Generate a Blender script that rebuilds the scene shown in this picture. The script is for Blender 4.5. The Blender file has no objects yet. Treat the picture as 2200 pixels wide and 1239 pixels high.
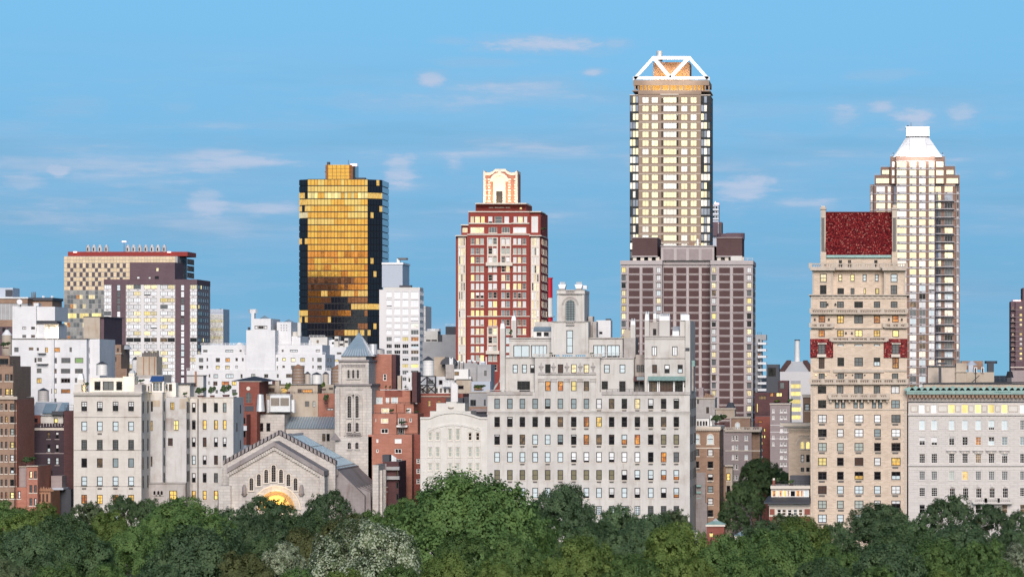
import bpy, math, random
import numpy as np
from math import radians as R, pi, sin, cos
from mathutils import Vector
random.seed(11)
sc = bpy.context.scene
col = sc.collection
# ---------------------------------------------------------------- camera, sky, sun, exposure
F, CX, CY, H = 9775.0, 1880.0, 800.0, 36.0          # focal length in photo pixels, principal point, eye height in metres
cam = bpy.data.cameras.new('camera'); cam_o = bpy.data.objects.new('camera', cam); col.objects.link(cam_o)
cam_o.location = (0, 0, H); cam_o.rotation_euler = (R(90), 0, 0)
cam.sensor_width = 36; cam.lens = 36 * F / 2200; cam.shift_x = (1100 - CX) / 2200; cam.shift_y = (CY - 619.5) / 2200
cam.clip_start = 5; cam.clip_end = 60000
sc.camera = cam_o
sc.view_settings.view_transform = 'Standard'; sc.view_settings.look = 'None'
sc.view_settings.gamma = 1; sc.view_settings.use_curve_mapping = False
sc.view_settings.exposure = 1.4
SUN_EL, SUN_AZ = 20, 6                            # azimuth measured from straight behind the camera
world = bpy.data.worlds.new('World'); sc.world = world; world.use_nodes = True


class NT:
    def __init__(s, tree): s.t = tree
    def n(s, typ, **kw):
        x = s.t.nodes.new(typ)
        for k, v in kw.items(): setattr(x, k, v)
        return x
    def l(s, a, b): s.t.links.new(a, b)
    def m(s, op, a, b=None, c=None, clamp=False):
        x = s.n('ShaderNodeMath', operation=op, use_clamp=clamp)
        for i, v in enumerate((a, b, c)):
            if v is None: continue
            if isinstance(v, (int, float)): x.inputs[i].default_value = v
            else: s.l(v, x.inputs[i])
        return x.outputs[0]
    def mix(s, f, a, b, blend='MIX'):
        x = s.n('ShaderNodeMix', data_type='RGBA', blend_type=blend)
        for i, v in ((0, f), (6, a), (7, b)):
            if isinstance(v, (int, float)): x.inputs[i].default_value = v
            elif isinstance(v, tuple): x.inputs[i].default_value = (*v, 1)[:4]
            else: s.l(v, x.inputs[i])
        return x.outputs[2]
    def ramp(s, v, a, b, smooth=True):
        x = s.n('ShaderNodeMapRange', interpolation_type='SMOOTHSTEP' if smooth else 'LINEAR')
        s.l(v, x.inputs[0]); x.inputs[1].default_value = a; x.inputs[2].default_value = b
        return x.outputs[0]
    def noise(s, vec, scale, detail=4, rough=.55, out=0):
        x = s.n('ShaderNodeTexNoise'); s.l(vec, x.inputs['Vector'])
        x.inputs['Scale'].default_value = scale; x.inputs['Detail'].default_value = detail; x.inputs['Roughness'].default_value = rough
        return x.outputs[out]
    def xyz(s, x, y, z):
        c = s.n('ShaderNodeCombineXYZ')
        for i, v in enumerate((x, y, z)):
            if isinstance(v, (int, float)): c.inputs[i].default_value = v
            else: s.l(v, c.inputs[i])
        return c.outputs[0]


def make_world():
    w = NT(world.node_tree); bg = world.node_tree.nodes['Background']
    g = w.n('ShaderNodeTexCoord').outputs['Generated']
    sp = w.n('ShaderNodeSeparateXYZ'); w.l(g, sp.inputs[0]); x, y, z = sp.outputs
    sky = w.n('ShaderNodeTexSky', sky_type='NISHITA', sun_disc=False)
    sky.sun_elevation = R(5); sky.sun_rotation = R(180 - SUN_AZ); sky.ozone_density = 3.0; sky.dust_density = 1.0; sky.air_density = 1.0
    w.l(w.xyz(x, y, w.m('ADD', w.m('MULTIPLY', w.m('MAXIMUM', z, 0), 1.5), .175)), sky.inputs[0])
    tint = w.mix(1, sky.outputs[0], (.96, 1.08, 1.02), 'MULTIPLY')
    hr = w.ramp(w.m('ABSOLUTE', w.m('ARCSINE', z)), .095, .012)   # duller air towards the horizon, all round
    hz = lambda k: w.m('SUBTRACT', 1.0, w.m('MULTIPLY', hr, k))
    clear = w.mix(1, tint, w.xyz(hz(.38), hz(.36), hz(.29)), 'MULTIPLY')
    # clouds: soft streaks and puffs low in the sky, placed by their bearing
    az = w.m('ARCTAN2', x, y); el = w.m('ARCSINE', z)
    p = w.xyz(az, el, 0)
    mp = w.n('ShaderNodeMapping'); w.l(p, mp.inputs[0]); mp.inputs['Scale'].default_value = (1, 3.2, 1)
    wob = w.noise(mp.outputs[0], 60, 6, .62)
    wob2 = w.noise(mp.outputs[0], 210, 5, .6)
    shape = w.m('ADD', w.m('MULTIPLY', w.m('SUBTRACT', wob, .5), 2.0), w.m('MULTIPLY', w.m('SUBTRACT', wob2, .5), .9))
    total = None
    # photo bearing x, y of each cloud, its half-width and half-height, strength
    for (cx, cy, rx, ry, st) in [(1160, 96, 170, 30, .95), (1325, 96, 45, 22, .6), (975, 92, 60, 14, .5), (925, 172, 45, 24, .75), (1275, 158, 34, 13, .8), (1060, 136, 170, 16, .4),
                                 (900, 225, 330, 34, .5), (1150, 205, 260, 52, .45), (480, 276, 130, 14, .5), (640, 276, 240, 14, .35), (390, 238, 60, 16, .35),
                                 (560, 356, 170, 20, .5), (250, 390, 300, 26, .4), (128, 378, 34, 20, .9), (60, 396, 80, 22, .5),
                                 (865, 366, 62, 42, .7), (975, 362, 46, 34, .6), (445, 438, 60, 40, .55), (590, 450, 90, 34, .4), (1590, 415, 100, 52, .8), (1700, 440, 170, 34, .4),
                                 (1805, 256, 60, 44, .6), (1895, 228, 46, 22, .5), (1970, 258, 75, 42, .7), (2070, 250, 60, 36, .6), (1900, 162, 110, 18, .5), (2150, 376, 40, 18, .4), (2140, 255, 120, 14, .3),
                                 (1100, 330, 1500, 190, .2), (300, 470, 600, 60, .22)]:
        dx = w.m('DIVIDE', w.m('SUBTRACT', az, math.atan((cx - CX) / F)), rx / F)
        dy = w.m('DIVIDE', w.m('SUBTRACT', el, math.atan((CY - cy) / F)), ry / F)
        r = w.m('SQRT', w.m('ADD', w.m('MULTIPLY', dx, dx), w.m('MULTIPLY', dy, dy)))
        f = w.m('MULTIPLY', w.ramp(w.m('ADD', r, w.m('MULTIPLY', shape, -.9)), 1.15, .1), st)
        total = f if total is None else w.m('MAXIMUM', total, f)
    # long soft bands of thin cloud lying all round the horizon, outside the frame too
    def layer(sx, sy, scale, lo, hi, k):
        mp = w.n('ShaderNodeMapping'); w.l(p, mp.inputs[0]); mp.inputs['Scale'].default_value = (sx, sy, 1)
        return w.m('MULTIPLY', w.ramp(w.noise(mp.outputs[0], scale, 7, .58), lo, hi), k)
    low = w.m('MULTIPLY', w.ramp(el, .078, .050), w.ramp(el, -.01, .012))
    band = w.m('MULTIPLY', w.m('ADD', layer(1, 9, 9, .42, .72, .75), layer(1, 6, 30, .48, .74, .45)), low)
    total = w.m('ADD', total, w.m('MULTIPLY', band, .95), clamp=True)
    c = w.mix(w.m('MULTIPLY', total, .85, clamp=True), clear, w.mix(.80, clear, (1.18, 1.72, 2.42)))
    c2 = w.mix(w.m('MULTIPLY', w.ramp(total, .45, 1.05), .85), c, (1.66, 1.98, 2.58))
    # grey-blue undersides
    c3 = w.mix(w.m('MULTIPLY', layer(1, 11, 7, .46, .70, .5), low), c2, (.60, 1.36, 2.08))
    w.l(c3, bg.inputs[0]); bg.inputs[1].default_value = .114


make_world()
sun = bpy.data.lights.new('sun', 'SUN'); sun.energy = 1.36; sun.angle = R(28); sun.color = (1, .90, .835)
sun_o = bpy.data.objects.new('sun', sun); col.objects.link(sun_o)
sun_o.rotation_euler = Vector((sin(R(SUN_AZ)) * cos(R(SUN_EL)), -cos(R(SUN_AZ)) * cos(R(SUN_EL)), sin(R(SUN_EL)))).to_track_quat('Z', 'Y').to_euler()
sun_o.location = (-300, -800, 500)

# ---------------------------------------------------------------- mesh helpers
class MB:
    def __init__(s): s.v, s.f, s.m = [], [], []
    def add(s, vs, fs, m=0):
        o = len(s.v); s.v += vs
        for f in fs: s.f.append([i + o for i in f]); s.m.append(m)
        return s
    def quad(s, a, b, c, d, m=0): return s.add([a, b, c, d], [(0, 1, 2, 3)], m)
    def box(s, x0, x1, y0, y1, z0, z1, m=0, bottom=True):
        fs = [(0, 1, 5, 4), (1, 2, 6, 5), (2, 3, 7, 6), (3, 0, 4, 7), (4, 5, 6, 7)] + ([(3, 2, 1, 0)] if bottom else [])
        return s.add([(x0, y0, z0), (x1, y0, z0), (x1, y1, z0), (x0, y1, z0), (x0, y0, z1), (x1, y0, z1), (x1, y1, z1), (x0, y1, z1)], fs, m)
    def prism(s, poly, y0, y1, m=0):                 # poly: (x, z) counter-clockwise seen from the front
        n = len(poly)
        vs = [(x, y0, z) for x, z in poly] + [(x, y1, z) for x, z in poly]
        fs = [tuple(range(n)), tuple(range(2 * n - 1, n - 1, -1))] + [(i, n + i, n + (i + 1) % n, (i + 1) % n) for i in range(n)]
        return s.add(vs, fs, m)
    def cyl(s, cx, cy, z0, z1, r0, r1=None, n=12, m=0, caps=True):
        r1 = r0 if r1 is None else r1
        vs = [(cx + r0 * cos(2 * pi * i / n), cy + r0 * sin(2 * pi * i / n), z0) for i in range(n)]
        if r1 < 1e-6:
            vs.append((cx, cy, z1)); fs = [(i, (i + 1) % n, n) for i in range(n)]
        else:
            vs += [(cx + r1 * cos(2 * pi * i / n), cy + r1 * sin(2 * pi * i / n), z1) for i in range(n)]
            fs = [(i, (i + 1) % n, n + (i + 1) % n, n + i) for i in range(n)]
            if caps: fs.append(tuple(range(n, 2 * n)))
        if caps: fs.append(tuple(range(n - 1, -1, -1)))
        return s.add(vs, fs, m)
    def bar(s, p, q, w, m=0):                         # square bar between two points
        p, q = np.array(p, float), np.array(q, float); d = q - p; d /= np.linalg.norm(d)
        a = np.cross(d, (0, 1, 0)) if abs(d[1]) < .9 else np.cross(d, (1, 0, 0)); a /= np.linalg.norm(a); b = np.cross(d, a)
        c = [p + (i * a + j * b) * w / 2 for i, j in ((-1, -1), (1, -1), (1, 1), (-1, 1))] + [q + (i * a + j * b) * w / 2 for i, j in ((-1, -1), (1, -1), (1, 1), (-1, 1))]
        return s.add([tuple(x) for x in c], [(0, 1, 5, 4), (1, 2, 6, 5), (2, 3, 7, 6), (3, 0, 4, 7), (4, 5, 6, 7), (3, 2, 1, 0)], m)
    def ring(s, cx, cz, r0, r1, a0, a1, y0, y1, n=12, m=0, squash=1):   # arch band in the facade plane
        for i in range(n):
            t, u = a0 + (a1 - a0) * i / n, a0 + (a1 - a0) * (i + 1) / n
            P = lambda r, t: (cx + r * cos(t), cz + r * sin(t) * squash)
            s.prism([P(r0, t), P(r1, t), P(r1, u), P(r0, u)][::-1 if a1 < a0 else 1], y0, y1, m)
        return s
    def mesh(s, name, mats=()):
        me = bpy.data.meshes.new(name); me.from_pydata(s.v, [], s.f)
        for m in mats: me.materials.append(m)
        if any(s.m): me.polygons.foreach_set('material_index', s.m)
        return me
    def build(s, name, mats, parent=None, loc=(0, 0, 0), smooth=False):
        me = s.mesh(name, mats if isinstance(mats, (list, tuple)) else [mats])
        if smooth: me.shade_smooth()
        return link(name, me, parent, loc)


def link(name, me, parent=None, loc=(0, 0, 0), rz=0):
    o = bpy.data.objects.new(name, me); col.objects.link(o); o.parent = parent; o.location = loc
    if rz: o.rotation_euler = (0, 0, rz)
    return o


def tag(o, label, cat, group=None):
    o['label'] = label; o['category'] = cat
    if group: o['group'] = group
    return o


def thing(name, label, cat, loc, group=None):
    return tag(link(name, None, None, loc), label, cat, group)


# ---------------------------------------------------------------- materials
def new_mat(name):
    m = bpy.data.materials.new(name); m.use_nodes = True
    t = NT(m.node_tree); return m, t, m.node_tree.nodes['Principled BSDF']


def flat(name, c, rough=.7, metal=0, spec=.3, var=.12, scale=1.5):
    m, t, b = new_mat(name)
    co = t.n('ShaderNodeTexCoord').outputs['Object']
    rnd = t.n('ShaderNodeObjectInfo').outputs['Random']
    k = t.m('ADD', t.m('MULTIPLY', t.m('SUBTRACT', t.noise(co, scale, 5), .5), var * 2.4), t.m('ADD', t.m('MULTIPLY', t.m('SUBTRACT', rnd, .5), var), 1))
    t.l(t.mix(1, c, t.xyz(k, k, k), 'MULTIPLY'), b.inputs['Base Color'])
    b.inputs['Roughness'].default_value = rough; b.inputs['Metallic'].default_value = metal; b.inputs['Specular IOR Level'].default_value = spec
    return m


def masonry(name, c, c2=None, block=(1.4, .5), joint=.8, mort=.02, var=.10, stain=.25, stain_c=(.35, .30, .27), streak=.2):
    """Stone, brick or stucco: coursed units, slow tone drift, rain streaks and blotchy dirt."""
    m, t, b = new_mat(name); c2 = c2 or tuple(x * .9 for x in c)
    co = t.n('ShaderNodeTexCoord').outputs['Object']
    sp = t.n('ShaderNodeSeparateXYZ'); t.l(co, sp.inputs[0]); x, y, z = sp.outputs
    u = t.m('ADD', x, y); uv = t.xyz(u, z, 0)
    base = c
    br = t.n('ShaderNodeTexBrick'); t.l(uv, br.inputs['Vector'])
    br.inputs['Color1'].default_value = (*c, 1); br.inputs['Color2'].default_value = (*c2, 1); br.inputs['Mortar'].default_value = (*[v * joint for v in c], 1)
    br.inputs['Scale'].default_value = 1; br.inputs['Brick Width'].default_value = block[0]; br.inputs['Row Height'].default_value = block[1]
    br.inputs['Mortar Size'].default_value = mort; br.inputs['Mortar Smooth'].default_value = .3; br.inputs['Bias'].default_value = 0
    k = t.m('ADD', t.m('MULTIPLY', t.m('SUBTRACT', t.noise(co, .35, 6, .6), .5), var * 3), 1)
    cc = t.mix(1, br.outputs[0], t.xyz(k, k, k), 'MULTIPLY')
    sv = t.n('ShaderNodeMapping'); t.l(uv, sv.inputs[0]); sv.inputs['Scale'].default_value = (1, .11, 1)
    st = t.ramp(t.noise(sv.outputs[0], 1.1, 6, .68), .48, .74)
    bl = t.ramp(t.noise(uv, .20, 8, .70), .45, .72)
    f = t.m('ADD', t.m('MULTIPLY', st, streak), t.m('MULTIPLY', bl, stain), clamp=True)
    cc = t.mix(f, cc, tuple(v * s for v, s in zip(c, (stain_c[0] * 1.6, stain_c[1] * 1.6, stain_c[2] * 1.6))))
    t.l(cc, b.inputs['Base Color']); b.inputs['Roughness'].default_value = .85; b.inputs['Specular IOR Level'].default_value = .2
    bp = t.n('ShaderNodeBump'); bp.inputs['Strength'].default_value = .25; bp.inputs['Distance'].default_value = .04
    t.l(t.noise(uv, 3, 5), bp.inputs['Height']); t.l(bp.outputs[0], b.inputs['Normal'])
    return m


def glass(name, c, spec=.5, rough=.06, metal=0, var=.25):
    m, t, b = new_mat(name)
    co = t.n('ShaderNodeTexCoord').outputs['Object']; rnd = t.n('ShaderNodeObjectInfo').outputs['Random']
    off = t.n('ShaderNodeVectorMath', operation='ADD'); t.l(co, off.inputs[0]); t.l(t.xyz(t.m('MULTIPLY', rnd, 57), 0, t.m('MULTIPLY', rnd, 91)), off.inputs[1])
    k = t.m('ADD', t.m('ADD', t.m('MULTIPLY', t.m('SUBTRACT', t.noise(off.outputs[0], .9, 3), .5), var * 2), t.m('MULTIPLY', t.m('SUBTRACT', rnd, .5), var)), 1)
    t.l(t.mix(1, c, t.xyz(k, k, k), 'MULTIPLY'), b.inputs['Base Color'])
    b.inputs['Roughness'].default_value = rough; b.inputs['Metallic'].default_value = metal; b.inputs['Specular IOR Level'].default_value = spec
    # float-glass panes are never quite flat
    bp = t.n('ShaderNodeBump'); bp.inputs['Strength'].default_value = .05; bp.inputs['Distance'].default_value = .3
    t.l(t.noise(off.outputs[0], .5, 2), bp.inputs['Height']); t.l(bp.outputs[0], b.inputs['Normal'])
    return m


def lit(name, c1, c2, strength, dark=.15):
    """A lit room seen through its window: patches of lamp light, curtain folds and furniture."""
    m, t, b = new_mat(name)
    co = t.n('ShaderNodeTexCoord').outputs['Object']; rnd = t.n('ShaderNodeObjectInfo').outputs['Random']
    off = t.n('ShaderNodeVectorMath', operation='ADD'); t.l(co, off.inputs[0]); t.l(t.xyz(t.m('MULTIPLY', rnd, 57), 0, t.m('MULTIPLY', rnd, 91)), off.inputs[1])
    a = t.ramp(t.noise(off.outputs[0], 1.1, 4, .6), .38, .66)
    mp = t.n('ShaderNodeMapping'); t.l(off.outputs[0], mp.inputs[0]); mp.inputs['Scale'].default_value = (5, 1, .4)
    fo = t.ramp(t.noise(mp.outputs[0], .9, 2), .3, .7)
    cc = t.mix(a, c2, c1)
    k = t.m('MULTIPLY', t.m('ADD', t.m('MULTIPLY', fo, .35), .65), t.m('ADD', t.m('MULTIPLY', rnd, .7), .65))
    k = t.m('MULTIPLY', k, t.m('ADD', t.m('MULTIPLY', t.ramp(t.noise(off.outputs[0], 2.3, 3), .3, .52), 1 - dark), dark))
    t.l(cc, b.inputs['Emission Color']); t.l(t.m('MULTIPLY', k, strength * .8), b.inputs['Emission Strength'])
    b.inputs['Base Color'].default_value = (.06, .05, .04, 1); b.inputs['Roughness'].default_value = .1
    return m


M = {}
M['lime'] = masonry('limestone', (.64, .615, .585), (.585, .565, .54), (2.4, 3.25), .93, .02, .10, .42, streak=.45)
M['lime_dark'] = masonry('weathered_limestone', (.49, .46, .44), None, (1.4, .6), .9, .02, .14, .70, streak=.75)
M['lime_n3'] = masonry('cream_limestone', (.67, .63, .58), (.64, .60, .55), (1.3, .55), .91, .025, .09, .32, streak=.35)
M['stucco'] = masonry('stained_stucco', (.61, .60, .59), None, (9, 9), 1, .0, .13, .66, (.42, .38, .35), streak=.55)
M['church'] = masonry('church_limestone', (.62, .58, .54), (.53, .50, .47), (1.25, .55), .74, .05, .16, .50, (.34, .31, .30), streak=.50)
M['church_dark'] = masonry('sooty_limestone', (.33, .30, .30), None, (1.0, .45), .85, .02, .16, .6, streak=.7)
M['pale'] = masonry('pale_limestone', (.70, .68, .64), (.67, .65, .61), (1.5, .7), .94, .015, .08, .22, streak=.2)
M['gold_stone'] = flat('gilded_mosaic', (.62, .42, .14), .5)
M['white'] = masonry('white_painted_brick', (.76, .76, .775), (.73, .735, .75), (.9, .3), .95, .015, .08, .34, (.46, .46, .48), streak=.38)
M['tan'] = masonry('tan_brick', (.67, .555, .45), (.54, .435, .34), (.7, .22), 1.12, .02, .12, .16, streak=.12)
M['tan_stone'] = masonry('tan_stone_trim', (.58, .505, .43), None, (1.2, .6), .92, .02, .10, .25, streak=.3)
M['n11'] = masonry('rusticated_limestone', (.65, .615, .59), (.59, .56, .535), (1.55, .62), .80, .03, .06, .12, streak=.1)
M['orange'] = masonry('orange_brick', (.45, .205, .15), (.38, .165, .12), (.8, .25), 1.1, .02, .14, .25, streak=.2)
M['redbrick'] = masonry('red_brick', (.27, .095, .075), (.22, .078, .06), (.8, .25), 1.1, .02, .12, .25, streak=.2)
M['maroon'] = masonry('maroon_brick', (.12, .06, .062), (.095, .05, .054), (.8, .25), 1.1, .02, .14, .3, streak=.2)
M['brownbrick'] = masonry('brown_brick', (.35, .235, .175), (.28, .185, .135), (.8, .25), 1.1, .02, .14, .25, streak=.2)
M['purple'] = masonry('plum_brick', (.155, .105, .122), (.135, .09, .105), (.9, .3), 1.1, .02, .08, .25, streak=.15)
M['mauve'] = masonry('mauve_brick', (.37, .31, .31), None, (.9, .3), 1.05, .02, .08, .2)
M['tower_red'] = masonry('deep_red_brick', (.29, .060, .048), (.25, .052, .042), (.9, .3), 1.1, .02, .07, .15, streak=.1)
M['cream_trim'] = flat('cream_stone_trim', (.70, .63, .55), .8)
M['dark_plum'] = masonry('dark_plum_brick', (.070, .050, .062), (.058, .043, .055), (.8, .25), 1.15, .02, .16, .3, streak=.2)
M['panel_brown'] = masonry('dark_brown_panel_brick', (.115, .068, .068), (.10, .06, .06), (.8, .25), 1.1, .02, .10, .2)
M['conc'] = masonry('pinkish_concrete', (.50, .45, .445), None, (9, 2.9), .95, .01, .05, .15, streak=.12)
M['grey'] = masonry('grey_concrete', (.42, .42, .43), None, (3, 1.2), .92, .015, .08, .25)
M['beige'] = masonry('beige_concrete', (.52, .455, .375), None, (3, 3), .95, .01, .10, .3, (.4, .25, .16), streak=.4)
M['whitegrid'] = flat('white_concrete_grid', (.72, .70, .70), .7, var=.05)
M['tower_tan'] = masonry('tower_brown_brick', (.35, .26, .20), (.32, .235, .18), (.9, .3), 1.08, .02, .05, .10, streak=.08)
M['pier'] = masonry('tower_pier_brick', (.27, .17, .135), None, (.9, .3), 1.1, .02, .06, .1)
M['spandrel'] = flat('grey_spandrel', (.45, .44, .46), .5)
M['white_metal'] = flat('white_painted_metal', (.82, .82, .83), .45, var=.05)
M['paint_white'] = flat('white_paint', (.80, .79, .77), .6, var=.06)
M['bluegrey'] = flat('blue_grey_panel', (.45, .50, .58), .45, var=.05)
M['copper'] = flat('green_copper', (.27, .42, .39), .7, var=.35)
M['zinc'] = flat('blue_zinc_roofing', (.30, .40, .47), .45, .2, var=.22, scale=.5)
M['slate'] = flat('dark_slate', (.06, .065, .08), .6)
M['roof'] = flat('grey_roofing', (.22, .21, .20), .9, var=.3)
M['tar'] = flat('dark_tar', (.05, .05, .055), .8, var=.3)
M['steel'] = flat('galvanised_steel', (.60, .62, .64), .4, .25, var=.15)
M['black'] = flat('black_metal', (.018, .018, .022), .5)
M['ac'] = flat('grille_grey', (.16, .145, .135), .6)
M['wood'] = flat('cedar_staves', (.30, .21, .155), .8, var=.3, scale=3)
M['copper_cone'] = flat('rusty_cone', (.36, .20, .13), .7, var=.2)
M['red_paint'] = flat('red_paint', (.55, .02, .04), .5, var=.05)
M['red_roof'] = flat('red_roof_screen', (.27, .03, .025), .6, var=.1)
M['blue_awning'] = flat('blue_canvas', (.04, .10, .27), .7)
M['orange_stone'] = masonry('tinted_terracotta', (.40, .22, .14), None, (1, .4), .9, .02, .12, .3)
M['tileA'] = flat('dark_red_tile', (.10, .012, .014), .35, var=.3)
M['tileB'] = flat('red_tile', (.24, .025, .025), .3, var=.3)
M['tileC'] = flat('crimson_tile', (.36, .05, .045), .3, var=.3)
M['tileD'] = flat('pink_glint_tile', (.52, .22, .17), .3, var=.3)  # pale glint put into the tile colour
M['asphalt'] = flat('asphalt', (.05, .05, .052), .9, var=.2)
M['lawn'] = flat('park_turf', (.045, .07, .025), .95, var=.4, scale=.08)
M['paving'] = flat('stone_paving', (.25, .24, .23), .9)
# window panes
M['d'] = glass('dark_window_glass', (.010, .009, .011), .35)
M['m'] = glass('grey_window_glass', (.13, .14, .145), .4)
M['s'] = glass('blue_grey_shade', (.25, .31, .33), .4, .12)
M['b'] = glass('pale_blue_shade', (.62, .72, .76), .4, .15, var=.12)
M['w'] = glass('white_blind', (.70, .71, .72), .4, .2, var=.12)
M['W'] = glass('bright_white_blind', (.86, .88, .90), .5, .15, var=.08)
M['g'] = glass('grey_green_shade', (.38, .43, .40), .4, .2, var=.15)
M['v'] = glass('olive_shade', (.20, .18, .11), .35, .2, var=.25)
M['r'] = glass('brown_curtain', (.085, .05, .04), .35)
M['G'] = glass('green_shade', (.22, .36, .15), .35, .2)
M['y'] = lit('yellow_lit_window', (1, .72, .20), (1, .55, .10), .62, .45)
M['Y'] = lit('even_yellow_lit_window', (1, .83, .34), (1, .78, .26), .60, .85)
M['o'] = lit('orange_lit_window', (1, .42, .06), (.45, .10, .02), .50, .12)
M['c'] = lit('cream_lit_window', (1, .90, .60), (1, .80, .42), .62, .6)
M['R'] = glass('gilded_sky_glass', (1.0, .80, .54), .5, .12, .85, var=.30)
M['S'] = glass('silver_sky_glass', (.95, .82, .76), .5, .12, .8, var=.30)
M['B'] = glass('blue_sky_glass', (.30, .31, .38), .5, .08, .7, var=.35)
M['Q'] = glass('grey_curtain_wall_glass', (.30, .295, .28), .4, .2, .1, .35)
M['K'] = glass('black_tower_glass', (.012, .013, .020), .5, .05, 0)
M['D'] = lit('dim_room_glass', (1, .55, .2), (.10, .06, .04), .16, .0)
PANES = dict(h='wd', k='bo', n='dy', a='bd', q='Wd', e='db')     # two-letter codes: upper sash, lower sash
GRILLE = {}

# ---------------------------------------------------------------- window, wall and building builders
_win, _pane = {}, {}


def window_mesh(w, h, style, rec, fw):
    key = (round(w, 2), round(h, 2), style, rec, fw)
    if key in _win: return _win[key]
    b = MB(); y0, y1 = rec * .55, rec * .8; nx, ny, sill = style
    for x in (-w / 2, w / 2 - fw): b.box(x, x + fw, y0, y1, -h / 2, h / 2)
    for z in (-h / 2, h / 2 - fw): b.box(-w / 2 + fw, w / 2 - fw, y0 + .002, y1, z, z + fw)
    t = fw * .62
    for i in range(1, nx): x = -w / 2 + w * i / nx; b.box(x - t / 2, x + t / 2, y0 + .02, y1, -h / 2 + fw, h / 2 - fw)
    for j in range(1, ny): z = -h / 2 + h * j / ny; b.box(-w / 2 + fw, w / 2 - fw, y0 + .03, y1 + .001, z - t / 2, z + t / 2)
    if sill: b.box(-w / 2 - .12, w / 2 + .12, -.12, .05, -h / 2 - .17, -h / 2 - .003, 1)
    _win[key] = b.mesh('window'); _win[key].materials.append(None); _win[key].materials.append(None)
    return _win[key]


def pane_mesh(w, h, rec, cut=0):
    key = (round(w, 2), round(h, 2), rec, cut)
    if key not in _pane:
        y = rec * .7; zm = h * cut; b = MB()
        b.quad((-w / 2, y, zm), (w / 2, y, zm), (w / 2, y, h / 2), (-w / 2, y, h / 2), 0)
        b.quad((-w / 2, y, -h / 2), (w / 2, y, -h / 2), (w / 2, y, zm), (-w / 2, y, zm), 1)
        _pane[key] = b.mesh('pane'); _pane[key].materials.append(None); _pane[key].materials.append(None)
    return _pane[key]


VARY = random.Random(77)


def put_window(parent, x, y, z, w, h, code, style, rec, frame, sill, fw, rz=0):
    o = link('window', window_mesh(w, h, style, rec, fw), parent, (x, y, z), rz)
    for i, mt in enumerate((frame, sill)): o.material_slots[i].link = 'OBJECT'; o.material_slots[i].material = mt
    # no two households keep their blinds alike
    cut = 0; v = VARY.random(); cs = PANES.get(code, code + code)
    if code == 'd': cs = 'dd' if v < .58 else 'DD' if v < .80 else 'wd' if v < .87 else 'md' if v < .94 else 'rd'; cut = .34 if v > .80 else 0
    elif code in 'wbWs' and v < .16: cs = code + 'd'; cut = VARY.choice((-.32, -.22, -.38))
    elif code in 'hqk' and len(cs) == 2: cut = VARY.choice((0, 0, .12, -.14))
    p = link('pane', pane_mesh(w, h, rec, cut), o)
    for i in (0, 1): p.material_slots[i].link = 'OBJECT'; p.material_slots[i].material = M[cs[i]]
    return o


def wins(xs, w, ys, h, rows, style=(1, 2, True)):
    """Grid of windows. xs, ys: left and top edges; w, h scalar or list; rows: one string of codes per row ('.' = none)."""
    out = []
    for j, y in enumerate(ys):
        row = rows[j % len(rows)]; hh = h[j] if isinstance(h, (list, tuple)) else h
        for i, x in enumerate(xs):
            c = row[i % len(row)]; ww = w[i] if isinstance(w, (list, tuple)) else w
            if c != '.': out.append((x, x + ww, y, y + hh, c, style))
    return out


def rrows(n, k, letters, seed):
    r = random.Random(seed); return [''.join(r.choice(letters) for _ in range(k)) for _ in range(n)]


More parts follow.
